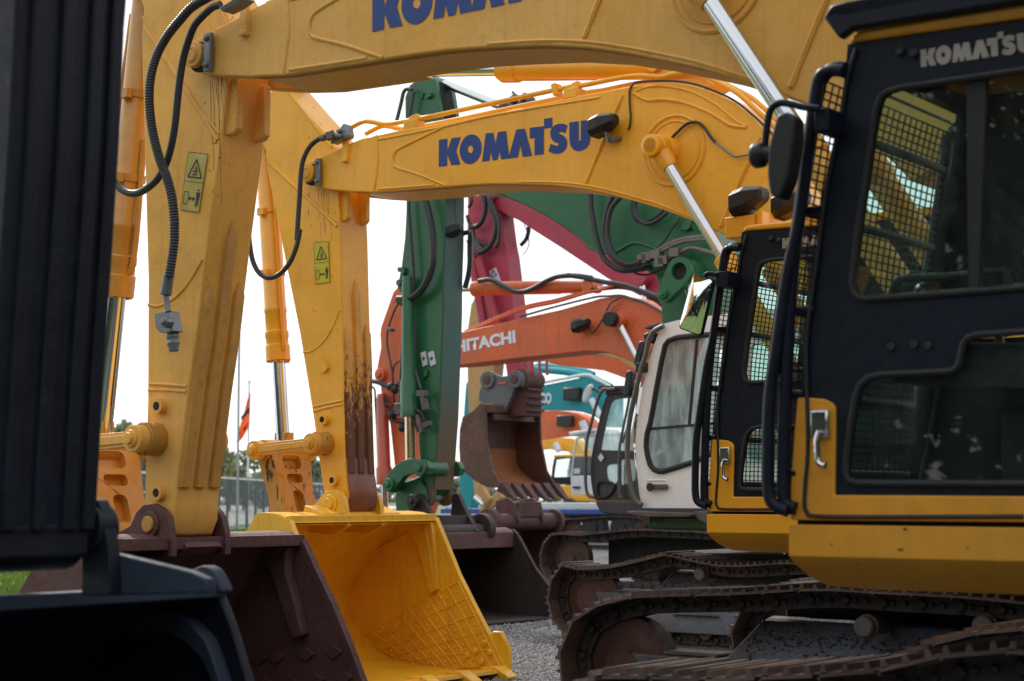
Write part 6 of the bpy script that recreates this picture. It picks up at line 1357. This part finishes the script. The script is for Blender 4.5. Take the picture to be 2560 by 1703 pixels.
mb = MB(); mb.prism(rounded([(sk[0][0]+2.5, sk[0][1]), (sk[0][0]+6, sk[0][1]), (sk[0][0]+6, sk[0][1]+1.2), (sk[0][0]+2.5, sk[0][1]+1.2)], .2), yb, yb+3); mb.build('engine_hood', M['teal'], m8)
mb = MB(); mb.prism(rounded(S('p', yb-.5, 435,440, 450,370, 490,310, 520,300, 532,315, 510,400, 470,465, 445,475), .1), yb-.55, yb-.45); mb.build('wing_mirror', M['palewhite'], cb8, bevel=.03)
mb = MB(); mb.tube(yt(S('p', yb-.5, 510,350, 545,350, 590,395, 560,500, 500,760), yb-.5), .035, 8); mb.build('mirror_arm', M['lamp'], cb8)
far_track(m8, 45, Q((1420,1275), 43.9)[0])
# orange machine beyond
c9 = 51
m9, b9 = far_machine('distant orange excavator with a small black lamp on its boom below the teal boom', c9, M['orange'],
  S('p', c9, -300,600, 0,560, 80,548, 180,545, 300,555, 400,580, 470,620, 520,680, 560,780, 560,900, 480,900, 430,780, 300,780, 200,790, 0,815, -300,850))
mb = MB(); mb.box(*(lambda p: (p[0]-.32, p[0]+.32, c9-.3, c9-.05, p[1]-.2, p[1]+.2))(S('p', c9-.2, 270,645)[0])); mb.build('work_lamp', M['lamp'], b9, bevel=.03)
a, b = S('p', c9-.3, 430,650, 480,740); mb = MB(); mb.rod((a[0], c9-.3, a[1]), (b[0]+.5, c9-.3, b[1]-1.2), .13, 12); mb.build('cylinder_rod', M['palewhite'], b9)
far_track(m9, 51, Q((1400,1268), 50)[0])
# yellow machine with a yellow cab roof
c10 = 57
m10, b10 = far_machine('distant yellow excavator with a small black cab under a yellow roof', c10, M['yellow'],
  S('p', c10, -200,830, 100,810, 250,800, 340,810, 400,850, 440,920, 420,1000, 340,980, 300,930, 200,925, 100,900, -200,930))
yb = 55.2
oc = S('p', yb, 150,1240, 140,1180, 150,1080, 165,1000, 185,975, 330,962); xr = oc[0][0]+1.9; oc += [(xr, oc[-1][1]), (xr, oc[0][1])]
wc = S('p', yb, 165,1170, 175,1080, 188,1005, 320,990, 320,1165); cb10 = far_cab(m10, yb, oc, [wc], M['black'], M['glassgreen'], roofmat=M['yellow'])
mb = MB(); sk = S('p', yb, 130,1245, 140,1330, 200,1370, 360,1370); mb.prism(sk+[(sk[0][0]+6, sk[-1][1]), (sk[0][0]+6, sk[0][1])], yb-.03, yb+3); mb.build('revolving_frame', M['yellow'], m10, bevel=.05)
a, b = S('p', c10-.3, 180,855, 215,925); mb = MB(); mb.rod((a[0], c10-.3, a[1]), (b[0], c10-.3, b[1]), .13, 12); mb.build('cylinder_rod', M['palewhite'], b10)
far_track(m10, 57, Q((1380,1262), 56)[0])
# flatbed trailer standing far behind the buckets
tx0, ty0 = world2row(.6, 62)
tr_ = thing('trailer', tx0, ty0, 'low flatbed trailer with a pale deck and blue side rail far behind the toothed bucket', 'trailer')
mb = MB(); mb.box(tx0-4, tx0+5, ty0, ty0+2.4, 1.18, 1.38); mb.build('deck', M['palewhite'], tr_, bevel=.02)
mb = MB(); mb.box(tx0-4.05, tx0+5.05, ty0-.06, ty0-.005, .98, 1.16); mb.build('side_rail', surf('blue trailer rail', (.02,.07,.3), .4), tr_, bevel=.02)
for k in range(3):
    mb = MB(); mb.ycyl(tx0+1.5+k*1.2, .5, ty0+.1, ty0+.45, .5, 28, .04); mb.ycyl(tx0+1.5+k*1.2, .5, ty0+.05, ty0+.12, .2, 16); mb.build('wheel', M['rubber'], tr_)

# =================================================================== ground, grass, fence, trees
def wq(mb, P): return mb.add([world2loc(*p) for p in P], [tuple(range(len(P)))])
m_, nt, N = newmat('grey gravel'); L = nt.links.new; o_ = N('ShaderNodeOutputMaterial'); b_ = N('ShaderNodeBsdfPrincipled', i_Roughness=.9); L(b_.outputs[0], o_.inputs[0])
tc = N('ShaderNodeTexCoord'); v1 = N('ShaderNodeTexVoronoi', i_Scale=38.0); v2 = N('ShaderNodeTexVoronoi', i_Scale=90.0); nz = N('ShaderNodeTexNoise', i_Scale=.7, i_Detail=6.0)
for v_ in (v1, v2, nz): L(tc.outputs['Object'], v_.inputs['Vector'])
cr_ = N('ShaderNodeValToRGB'); cr_.color_ramp.elements[0].color = (.08,.08,.085,1); cr_.color_ramp.elements[1].color = (.34,.34,.36,1); L(v1.outputs['Color'], cr_.inputs[0])
mx = N('ShaderNodeMix', data_type='RGBA', blend_type='MULTIPLY'); mx.inputs[0].default_value = .6; L(cr_.outputs[0], mx.inputs[6])
r_ = N('ShaderNodeMapRange'); r_.inputs[1].default_value = .3; r_.inputs[2].default_value = .7; r_.inputs[3].default_value = .55; r_.inputs[4].default_value = 1.1; L(nz.outputs[0], r_.inputs[0]); L(r_.outputs[0], mx.inputs[7]); L(mx.outputs[2], b_.inputs['Base Color'])
bp = N('ShaderNodeBump', i_Strength=1.0, i_Distance=.03); ad = N('ShaderNodeMath', operation='ADD'); L(v1.outputs['Distance'], ad.inputs[0]); L(v2.outputs['Distance'], ad.inputs[1]); bp.invert = True; L(ad.outputs[0], bp.inputs['Height']); L(bp.outputs[0], b_.inputs['Normal'])
M['gravel'] = m_
mb = MB(); mb.add([(-900,-900,0),(900,-900,0),(900,900,0),(-900,900,0)],[(0,1,2,3)]); tag(mb.build('gravel_yard', M['gravel'], None, smooth=False), kind='structure')
M['turf'] = surf('turf', (.07,.12,.02), .9, var=.4, grime=.5, grimecol=(.10,.09,.03), scale=.6, bump=.5, bscale=20)
mb = MB(); mb.add([(-900,-60,.004),(-6.6,-60,.004),(-6.2,20,.004),(-6.6,60,.004),(-6.9,120,.004),(-6,900,.004),(-900,900,.004)],[(0,1,2,3,4,5,6)]); tag(mb.build('grass_field', M['turf'], None, smooth=False), kind='structure')
mb = MB(); mb.add([(-60,50,.008),(-15.5,50,.008),(-15.5,300,.008),(-60,300,.008)],[(0,1,2,3)]); tag(mb.build('road', surf('pale concrete road', (.42,.42,.41), .8, var=.1, grime=.3, scale=.3, bump=.1), None, smooth=False), kind='structure')
def tuft_mesh(region, n, hmin, hmax, seed):
    rnd = random.Random(seed); vs = []; fs = []
    for i in range(n):
        x, y = region(rnd); h = rnd.uniform(hmin, hmax); a = rnd.uniform(0, 6.28); w_ = h*.10+.004; lx, ly = rnd.gauss(0, .35)*h, rnd.gauss(0, .35)*h
        k = len(vs); vs += [(x-math.cos(a)*w_, y-math.sin(a)*w_, 0), (x+math.cos(a)*w_, y+math.sin(a)*w_, 0), (x+lx*.4, y+ly*.4, h*.6), (x+lx, y+ly, h)]
        fs += [(k, k+1, k+2), (k+1, k+3, k+2)]
    return vs, fs
m_, nt, N = newmat('grass blades'); L = nt.links.new; o_ = N('ShaderNodeOutputMaterial'); b_ = N('ShaderNodeBsdfPrincipled', i_Roughness=.6); t_ = N('ShaderNodeBsdfTranslucent'); mx = N('ShaderNodeMixShader', i_0=.45)
tc = N('ShaderNodeTexCoord'); nz = N('ShaderNodeTexNoise', i_Scale=1.3, i_Detail=5.0); L(tc.outputs['Object'], nz.inputs['Vector']); cr_ = N('ShaderNodeValToRGB'); cr_.color_ramp.elements[0].position = .35; cr_.color_ramp.elements[0].color = (.045,.10,.012,1); cr_.color_ramp.elements[1].position = .65; cr_.color_ramp.elements[1].color = (.15,.22,.03,1)
L(nz.outputs[0], cr_.inputs[0]); L(cr_.outputs[0], b_.inputs['Base Color']); L(cr_.outputs[0], t_.inputs[0]); L(b_.outputs[0], mx.inputs[1]); L(t_.outputs[0], mx.inputs[2]); L(mx.outputs[0], o_.inputs[0]); M['blade'] = m_
def reg(rnd):
    y = rnd.uniform(22, 50); return (-6.8-abs(rnd.gauss(0,1))*3.2, y+rnd.gauss(0,2))
def reg2(rnd):
    y = rnd.uniform(50, 80); return (rnd.uniform(-.19, -.135)*y-.5, y)
v1, f1 = tuft_mesh(reg, 26000, .05, .16, 3); v2, f2 = tuft_mesh(reg2, 12000, .06, .2, 4)
mb = MB(); mb.add(v1, f1); mb.add(v2, f2); tag(mb.build('grass', M['blade'], None, smooth=False, keep_normals=True), 'short sunlit green grass beside the gravel yard', 'grass', kind='stuff')
# loose stones on the gravel
rnd = random.Random(5); mb = MB()
for i in range(5200):
    y = rnd.uniform(13.2, 24); x = rnd.uniform(-.02, .035)*y; s_ = rnd.uniform(.008, .024); a = rnd.uniform(0, 3)
    c_, n_ = math.cos(a), math.sin(a); P = [(1,0,0),(0,1,0),(-1,0,0),(0,-1,0),(0,0,.8),(0,0,-.5)]
    P = [((p[0]*c_-p[1]*n_*rnd.uniform(.6,1))*s_+x, (p[0]*n_+p[1]*c_)*s_+y, max(0, p[2]*s_*rnd.uniform(.6,1.2)+s_*.3)) for p in P]
    mb.add(P, [(0,1,4),(1,2,4),(2,3,4),(3,0,4),(1,0,5),(2,1,5),(3,2,5),(0,3,5)])
tag(mb.build('gravel_stones', surf('loose stone', (.27,.27,.28), .85, var=.5, scale=20, grime=.4, bump=.1), None, smooth=False), 'loose grey gravel stones between the bucket and the tracks', 'gravel', kind='stuff')
# mesh fence running away on the left
M['fence'] = surf('grey green fence steel', (.10,.13,.14), .5, metal=.2, grime=.1, bump=0)
fo = bpy.data.objects.new('mesh_fence', None); COL.objects.link(fo); fo.location = (-13.5, 60, 0); ORG[fo] = (-13.5, 60)
tag(fo, 'tall grey welded mesh fence with a pale top rail running away on the left', 'fence')
FX = lambda y: -13.4
mb = MB()
for j in range(26): z = .1+2.3*j/25; mb.box(-13.51, -13.49, 40, 175, z-.006, z+.006)
yv = 40
while yv < 175: mb.box(-13.51, -13.495, yv, yv+.02, .05, 2.45); yv += .22
mb.build('fence_mesh', M['fence'], fo, smooth=False)
mb = MB(); mb.box(-13.54, -13.46, 40, 175, 2.44, 2.53); mb.build('top_rail', surf('pale rail', (.6,.62,.62), .5), fo)
pm_ = None
for k in range(46):
    y = 40+k*3.0
    if pm_ is None: mb = MB(); mb.box(-13.57, -13.45, y-.05, y+.05, 0, 2.6); pm_ = mb.build('fence_post', M['fence'], fo)
    else: o_ = pm_.copy(); COL.objects.link(o_); o_.parent = fo; o_.location = (0, k*3.0, 0)
# gate panel
gt = bpy.data.objects.new('yard_gate', None); COL.objects.link(gt); gt.location = (-12.6, 66, 0); ORG[gt] = (-12.6, 66); tag(gt, 'narrow steel gate with pale cross rails in front of the mesh fence', 'gate')
mb = MB()
for z in (.9, 1.3, 1.7, 2.1): mb.box(-9.2, -8.1, 66, 66.05, z-.03, z+.03)
mb.build('cross_rail', surf('pale gate rail', (.55,.58,.58), .5), gt)
mb = MB(); mb.box(-9.28, -9.18, 65.98, 66.08, 0, 2.3); mb.box(-8.12, -8.02, 65.98, 66.08, 0, 2.3); mb.build('gate_frame', M['fence'], gt)
# flagpoles
fp = bpy.data.objects.new('flagpole', None); COL.objects.link(fp); fx = (621.8-1280)/F*92; fp.location = (fx, 92, 0); ORG[fp] = (fx, 92); tag(fp, 'thin white flagpole flying the orange flag', 'flagpole')
ztop = EYE+(1242-957)/F*92
mb = MB(); mb.straight([(fx, 92, 0), (fx, 92, ztop)], .05, 10); mb.ball((fx, 92, ztop+.05), .1); mb.build('pole', M['palewhite'], fp)
def fpx(px, py, D=92): return ((px-1280)/F*D, D, EYE+(1242-py)/F*D)
fl_ = [(624,978),(625,1010),(625,1040),(622,1068),(612,1086),(602,1102),(593,1108),(594,1090),(600,1066),(606,1040),(614,1008)]
ff = bpy.data.objects.new('flag', None); COL.objects.link(ff); ff.location = fp.location; ORG[ff] = (fx, 92); tag(ff, 'drooping orange flag with a black diagonal stripe on the right flagpole', 'flag')
Lf = [(624,978),(617,1000),(611,1025),(605,1048),(599,1072),(595,1092),(593,1108)]; Rf = [(625,985),(626,1010),(626,1035),(625,1060),(618,1078),(608,1094),(597,1107)]
vs = []; n = len(Lf); K_ = 9
for i in range(n):
    for j in range(K_):
        t = j/(K_-1); a = fpx(*Lf[i]); b = fpx(*Rf[i]); vs.append((a[0]*(1-t)+b[0]*t, 92-.05+.14*math.sin(t*9+i*.8), a[2]*(1-t)+b[2]*t))
mb = MB(); mb.add(vs, [(i*K_+j, i*K_+j+1, (i+1)*K_+j+1, (i+1)*K_+j) for i in range(n-1) for j in range(K_-1)])
m_, nt, N = newmat('orange flag cloth'); L = nt.links.new; o_ = N('ShaderNodeOutputMaterial'); b_ = N('ShaderNodeBsdfPrincipled', i_Roughness=.8); t_ = N('ShaderNodeBsdfTranslucent'); mxs = N('ShaderNodeMixShader', i_0=.5)
b_.inputs['Base Color'].default_value = (.8,.12,.02,1); t_.inputs[0].default_value = (.8,.14,.02,1); L(b_.outputs[0], mxs.inputs[1]); L(t_.outputs[0], mxs.inputs[2]); L(mxs.outputs[0], o_.inputs[0])
mb.build('cloth', m_, ff)
mb = MB()
for st_ in ([(625,1018),(625,1032),(605,1052),(604,1044)], [(611,1070),(618,1062),(614,1076),(606,1078)], [(597,1082),(606,1080),(602,1092),(596,1090)]): mb.add([(fpx(*p)[0], 91.75, fpx(*p)[2]) for p in st_], [(0,1,2,3)])
mb.build('black_stripe', M['ink'], ff, smooth=False)
fp2 = bpy.data.objects.new('flagpole', None); COL.objects.link(fp2); fx2 = (596.5-1280)/F*80; fp2.location = (fx2, 80, 0); ORG[fp2] = (fx2, 80); tag(fp2, 'taller bare flagpole left of the flag', 'flagpole')
mb = MB(); mb.straight([(fx2, 80, 0), (fx2-.02, 80, 9.2)], .055, 10); mb.build('pole', surf('grey pole', (.3,.32,.34), .4), fp2)
fp3 = bpy.data.objects.new('street_lamp', None); COL.objects.link(fp3); fx3 = (735-1280)/F*170; fp3.location = (fx3, 170, 0); ORG[fp3] = (fx3, 170); tag(fp3, 'thin distant street lamp beyond the fence', 'street lamp')
mb = MB(); mb.straight([(fx3, 170, 0), (fx3, 170, 9.7), (fx3+.5, 170, 9.9)], .05, 8); mb.build('pole', M['palewhite'], fp3)
# vans parked beyond the fence
def van(x, y, col, label):
    r = bpy.data.objects.new('parked_van', None); COL.objects.link(r); r.location = (x, y, 0); ORG[r] = (x, y); tag(r, label, 'van', 'vans parked beyond the fence')
    mb = MB(); pr = [(x-2.4,.5),(x+2.3,.5),(x+2.4,1.2),(x+1.7,1.4),(x+1.1,2.2),(x-2.3,2.25)]; mb.prism(rounded(pr, .15), y, y+1.9); b = mb.build('body', col, r, bevel=.04)
    mb = MB(); mb.prism([(x+.2,1.4),(x+1.45,1.4),(x+1.0,2.05),(x+.2,2.05)], y-.01, y+.02); mb.build('side_window', M['dark'], b)
    for dx in (-1.5, 1.5): mb = MB(); mb.ycyl(x+dx, .36, y-.03, y+.25, .36, 24); mb.build('wheel', M['rubber'], r)
van(-15.5, 128, M['palewhite'], 'pale van parked furthest away beyond the fence, right of the flagpoles')
# trees: tapered trunk, limbs, crown of leaf clumps
def leafmat(name, a, b):
    m_, nt, N = newmat(name); L = nt.links.new; o_ = N('ShaderNodeOutputMaterial'); b_ = N('ShaderNodeBsdfPrincipled', i_Roughness=.6); t_ = N('ShaderNodeBsdfTranslucent'); mx = N('ShaderNodeMixShader', i_0=.4)
    tc = N('ShaderNodeTexCoord'); nz = N('ShaderNodeTexNoise', i_Scale=.6, i_Detail=4.0); L(tc.outputs['Object'], nz.inputs['Vector']); cr_ = N('ShaderNodeValToRGB'); cr_.color_ramp.elements[0].position = .35; cr_.color_ramp.elements[0].color = rgba(a); cr_.color_ramp.elements[1].position = .65; cr_.color_ramp.elements[1].color = rgba(b)
    L(nz.outputs[0], cr_.inputs[0]); L(cr_.outputs[0], b_.inputs['Base Color']); L(cr_.outputs[0], t_.inputs[0]); L(b_.outputs[0], mx.inputs[1]); L(t_.outputs[0], mx.inputs[2]); L(mx.outputs[0], o_.inputs[0]); return m_
LM = [leafmat('hazed dark leaves', (.11,.15,.10), (.18,.22,.13)), leafmat('hazed yellowing leaves', (.17,.20,.10), (.30,.30,.14)), leafmat('hazed mid green leaves', (.15,.19,.13), (.22,.26,.17)), leafmat('autumn wood leaves', (.02,.03,.008), (.09,.08,.015))]  # horizon leaf colours are paled to paint in distance haze
M['bark'] = surf('bark', (.06,.045,.03), .9, bump=.5)
def crown(mb, x, y, z, rx, rz, n, rnd, leaf=.16):
    cl = [(x+rnd.gauss(0,.42)*rx, y+rnd.gauss(0,.42)*rx, z+rnd.gauss(0,.42)*rz, rnd.uniform(.25,.5)*rx) for _ in range(11)]
    for i in range(n):
        c = rnd.choice(cl); d = Vector((rnd.gauss(0,1), rnd.gauss(0,1), rnd.gauss(0,1))).normalized()*c[3]*rnd.uniform(.6,1.1)
        p = Vector(c[:3])+d; u = Vector((rnd.gauss(0,1), rnd.gauss(0,1), rnd.gauss(0,1))).normalized()*leaf; v = u.cross(Vector((rnd.gauss(0,1), rnd.gauss(0,1), rnd.gauss(0,1)))).normalized()*leaf*.7
        mb.add([p-u, p-v, p+u, p+v], [(0,1,2,3)])
def tree(x, y, h, r, lm, label, seed, n=900, leaf=.2):
    rnd = random.Random(seed); t = bpy.data.objects.new('tree', None); COL.objects.link(t); t.location = (x, y, 0); ORG[t] = (x, y); tag(t, label, 'tree', 'trees on the horizon beyond the fence')
    mb = MB(); mb.ring([(x, y, 0), (x+.1, y, h*.3), (x+.05, y+.1, h*.7)], [h*.03, h*.02, h*.008], 8)
    for k in range(5): a = rnd.uniform(0, 6.28); z0 = h*rnd.uniform(.28,.5); mb.ring([(x+.08, y, z0), (x+math.cos(a)*r*.7, y+math.sin(a)*r*.7, z0+h*.25)], [h*.012, h*.004], 6)
    mb.build('trunk', M['bark'], t)
    mb = MB(); crown(mb, x, y, h*.6, r, h*.42, n, rnd, leaf); mb.build('crown', lm, t, smooth=False, keep_normals=True)
TL = [(300,1082,150,0,'dark tree just above the link bar of the ochre excavator'),(575,1128,190,2,'mid green tree directly behind the flag'),(548,1122,175,1,'yellowish tree at the left of the flagpoles'),(612,1150,205,0,'low dark tree right of the flagpole'),
      (655,1170,230,2,'small hazy tree behind the tipping link'),(745,1150,160,0,'dark tree between link bar and stick of the middle excavator'),(795,1165,180,2,'hazy green tree touching the stick of the middle excavator'),(700,1178,240,1,'low yellowish tree under the link bar'),(340,1150,200,2,'hazy low tree over the fence at the far left'),(1175,1205,150,1,'yellow green bush seen beside the green stick foot'),
      (1440,1215,190,2,'far green tree between the distant cabs'),(1120,1190,210,0,'dark far tree behind the green bucket link')]
for i, (px_, py_, D_, k, lb) in enumerate(TL):
    x = (px_-1280)/F*D_; h = EYE+(1242-py_)/F*D_; tree(x, D_, h, h*.48, LM[k], lb, 40+i, n=1100, leaf=h*.05)
# far hedge line closing the horizon and the wood behind the camera
rnd = random.Random(9); mb = MB()
for i in range(70): x = -95+i*3.4+rnd.uniform(-1,1); crown(mb, x, 330+rnd.uniform(-8,8), 1.6, 3.2, 2.0+rnd.uniform(0,1.2), 70, rnd, .7)
tag(mb.build('far_hedge', LM[2], None, smooth=False, keep_normals=True), 'hazy far line of green bushes along the horizon', 'hedge', kind='stuff')
mb = MB()
for i in range(46):
    a = R(-175+i*5.2); rr = 46+rnd.uniform(-5,8); x, y = math.cos(a)*rr, math.sin(a)*rr
    if y > 6: continue
    hh = rnd.uniform(12, 20); crown(mb, x, y, hh*.5, hh*.42, hh*.5, 2600, rnd, .30); mb.ring([(x, y, 0), (x, y, hh*.6)], [.25, .12], 6)
for i in range(60):
    a = R(-182+i*4.2); rr = 62+rnd.uniform(-3,5); x, y = math.cos(a)*rr, math.sin(a)*rr
    if y > 8: continue
    hh = rnd.uniform(15, 21)
    for k in range(330):
        p = Vector((x+rnd.gauss(0,3), y+rnd.gauss(0,2), rnd.uniform(0, hh))); u = Vector((rnd.gauss(0,1), rnd.gauss(0,1), rnd.gauss(0,1))).normalized()*.8; v = u.cross(Vector((rnd.gauss(0,1), rnd.gauss(0,1), rnd.gauss(0,1)))).normalized()*.7
        mb.add([p-u, p-v, p+u, p+v], [(0,1,2,3)])
tag(mb.build('woodland', LM[3], None, smooth=False, keep_normals=True), 'autumn woodland across the road, seen in the wing mirror and cab windows', 'woodland', kind='stuff')

# every hose, pipe and small fitting becomes an object of its own
SPLIT = {'hydraulic_hose','hydraulic_pipe','steel_pipe','hydraulic_line','hose_coupling','mounting_plate','plate_bolt','bolt_cap','bucket_bolt','lock_hole','window_seal','cross_rail','lip_adapter','stop_pad','hand_rail','cable','window_divider','wear_stud','cylinder_pipe','black_stripe','grab_bar'}
def split_loose(o):
    me = o.data; n = len(me.vertices); par = list(range(n))
    def fd(a):
        while par[a] != a: par[a] = par[par[a]]; a = par[a]
        return a
    for e in me.edges:
        a, b = fd(e.vertices[0]), fd(e.vertices[1])
        if a != b: par[a] = b
    groups = {}
    for p in me.polygons: groups.setdefault(fd(p.vertices[0]), []).append(p)
    if len(groups) < 2: return
    first = True
    for g_, ps in groups.items():
        idx = {}; vs = []; fs = []
        for p in ps:
            f = []
            for v in p.vertices:
                if v not in idx: idx[v] = len(vs); vs.append(me.vertices[v].co.copy())
                f.append(idx[v])
            fs.append(f)
        m2_ = bpy.data.meshes.new(me.name); m2_.from_pydata(vs, [], fs)
        for mt in me.materials: m2_.materials.append(mt)
        sm = ps[0].use_smooth
        m2_.polygons.foreach_set('use_smooth', [sm]*len(fs))
        if sm: m2_.set_sharp_from_angle(angle=R(36))
        m2_.update()
        if first: keep = m2_; first = False; continue
        c_ = o.copy(); c_.data = m2_; COL.objects.link(c_)
    o.data = keep
for o in list(COL.objects):
    if o.type == 'MESH' and o.name.split('.')[0] in SPLIT and not o.children: split_loose(o)
# =================================================================== camera, light, render
sc = SC
cam = bpy.data.cameras.new('camera'); co = bpy.data.objects.new('camera', cam); COL.objects.link(co); sc.camera = co
cam.sensor_width = 36; cam.lens = 36*F/2560; cam.clip_end = 3000; cam.clip_start = .1
co.location = (0, 0, EYE); co.rotation_euler = (math.pi/2+TILT, 0, 0)
cam.dof.use_dof = True; cam.dof.focus_distance = 13.0; cam.dof.aperture_fstop = cam.lens/19.0
SUN_EL, SUN_AZ = 40, -28   # azimuth from +Y towards +X
w = bpy.data.worlds.new('World'); sc.world = w; w.use_nodes = True; nt = w.node_tree; nt.nodes.clear()
o_ = nt.nodes.new('ShaderNodeOutputWorld'); b_ = nt.nodes.new('ShaderNodeBackground'); s_ = nt.nodes.new('ShaderNodeTexSky')
s_.sky_type = 'NISHITA'; s_.sun_disc = False; s_.sun_elevation = R(SUN_EL); s_.sun_rotation = R(SUN_AZ); s_.air_density = 1.0; s_.dust_density = 1.0; s_.ozone_density = 1.0
b_.inputs[1].default_value = .15
# thin bright cloud veil around the hidden sun, plus added fill behind the camera
g_ = nt.nodes.new('ShaderNodeTexCoord'); dp = nt.nodes.new('ShaderNodeVectorMath'); dp.operation = 'DOT_PRODUCT'
dp.inputs[1].default_value = (math.sin(R(SUN_AZ))*.94, math.cos(R(SUN_AZ))*.94, .34)
mr_ = nt.nodes.new('ShaderNodeMapRange'); mr_.interpolation_type = 'SMOOTHSTEP'; mr_.inputs[1].default_value = -.2; mr_.inputs[2].default_value = .75; mr_.inputs[3].default_value = .78; mr_.inputs[4].default_value = .9
nz_ = nt.nodes.new('ShaderNodeTexNoise'); nz_.inputs['Scale'].default_value = 3.0; nz_.inputs['Detail'].default_value = 5.0
ad_ = nt.nodes.new('ShaderNodeMath'); ad_.operation = 'MULTIPLY_ADD'; ad_.inputs[1].default_value = .25; ad_.use_clamp = True
sb_ = nt.nodes.new('ShaderNodeMath'); sb_.operation = 'SUBTRACT'; sb_.inputs[1].default_value = .12; sb_.use_clamp = True
mx_ = nt.nodes.new('ShaderNodeMix'); mx_.data_type = 'RGBA'; mx_.inputs[7].default_value = (8.9, 8.95, 9.2, 1)
nt.links.new(g_.outputs['Generated'], dp.inputs[0]); nt.links.new(g_.outputs['Generated'], nz_.inputs['Vector']); nt.links.new(dp.outputs['Value'], mr_.inputs[0])
nt.links.new(nz_.outputs[0], ad_.inputs[0]); nt.links.new(mr_.outputs[0], ad_.inputs[2]); nt.links.new(ad_.outputs[0], sb_.inputs[0]); nt.links.new(sb_.outputs[0], mx_.inputs[0])
nt.links.new(s_.outputs[0], mx_.inputs[6]); nt.links.new(mx_.outputs[2], b_.inputs[0]); nt.links.new(b_.outputs[0], o_.inputs[0])
l = bpy.data.lights.new('sun', 'SUN'); l.energy = 3.5; l.angle = R(.5); l.color = (1, .93, .82)
lo = bpy.data.objects.new('sun', l); COL.objects.link(lo)
d = Vector((math.sin(R(SUN_AZ))*math.cos(R(SUN_EL)), math.cos(R(SUN_AZ))*math.cos(R(SUN_EL)), math.sin(R(SUN_EL))))
lo.rotation_euler = d.to_track_quat('Z', 'Y').to_euler()
sc.view_settings.view_transform = 'Standard'; sc.view_settings.look = 'None'; sc.view_settings.exposure = 0
sc.cycles.max_bounces = 8; sc.cycles.transparent_max_bounces = 24; sc.cycles.use_denoising = True
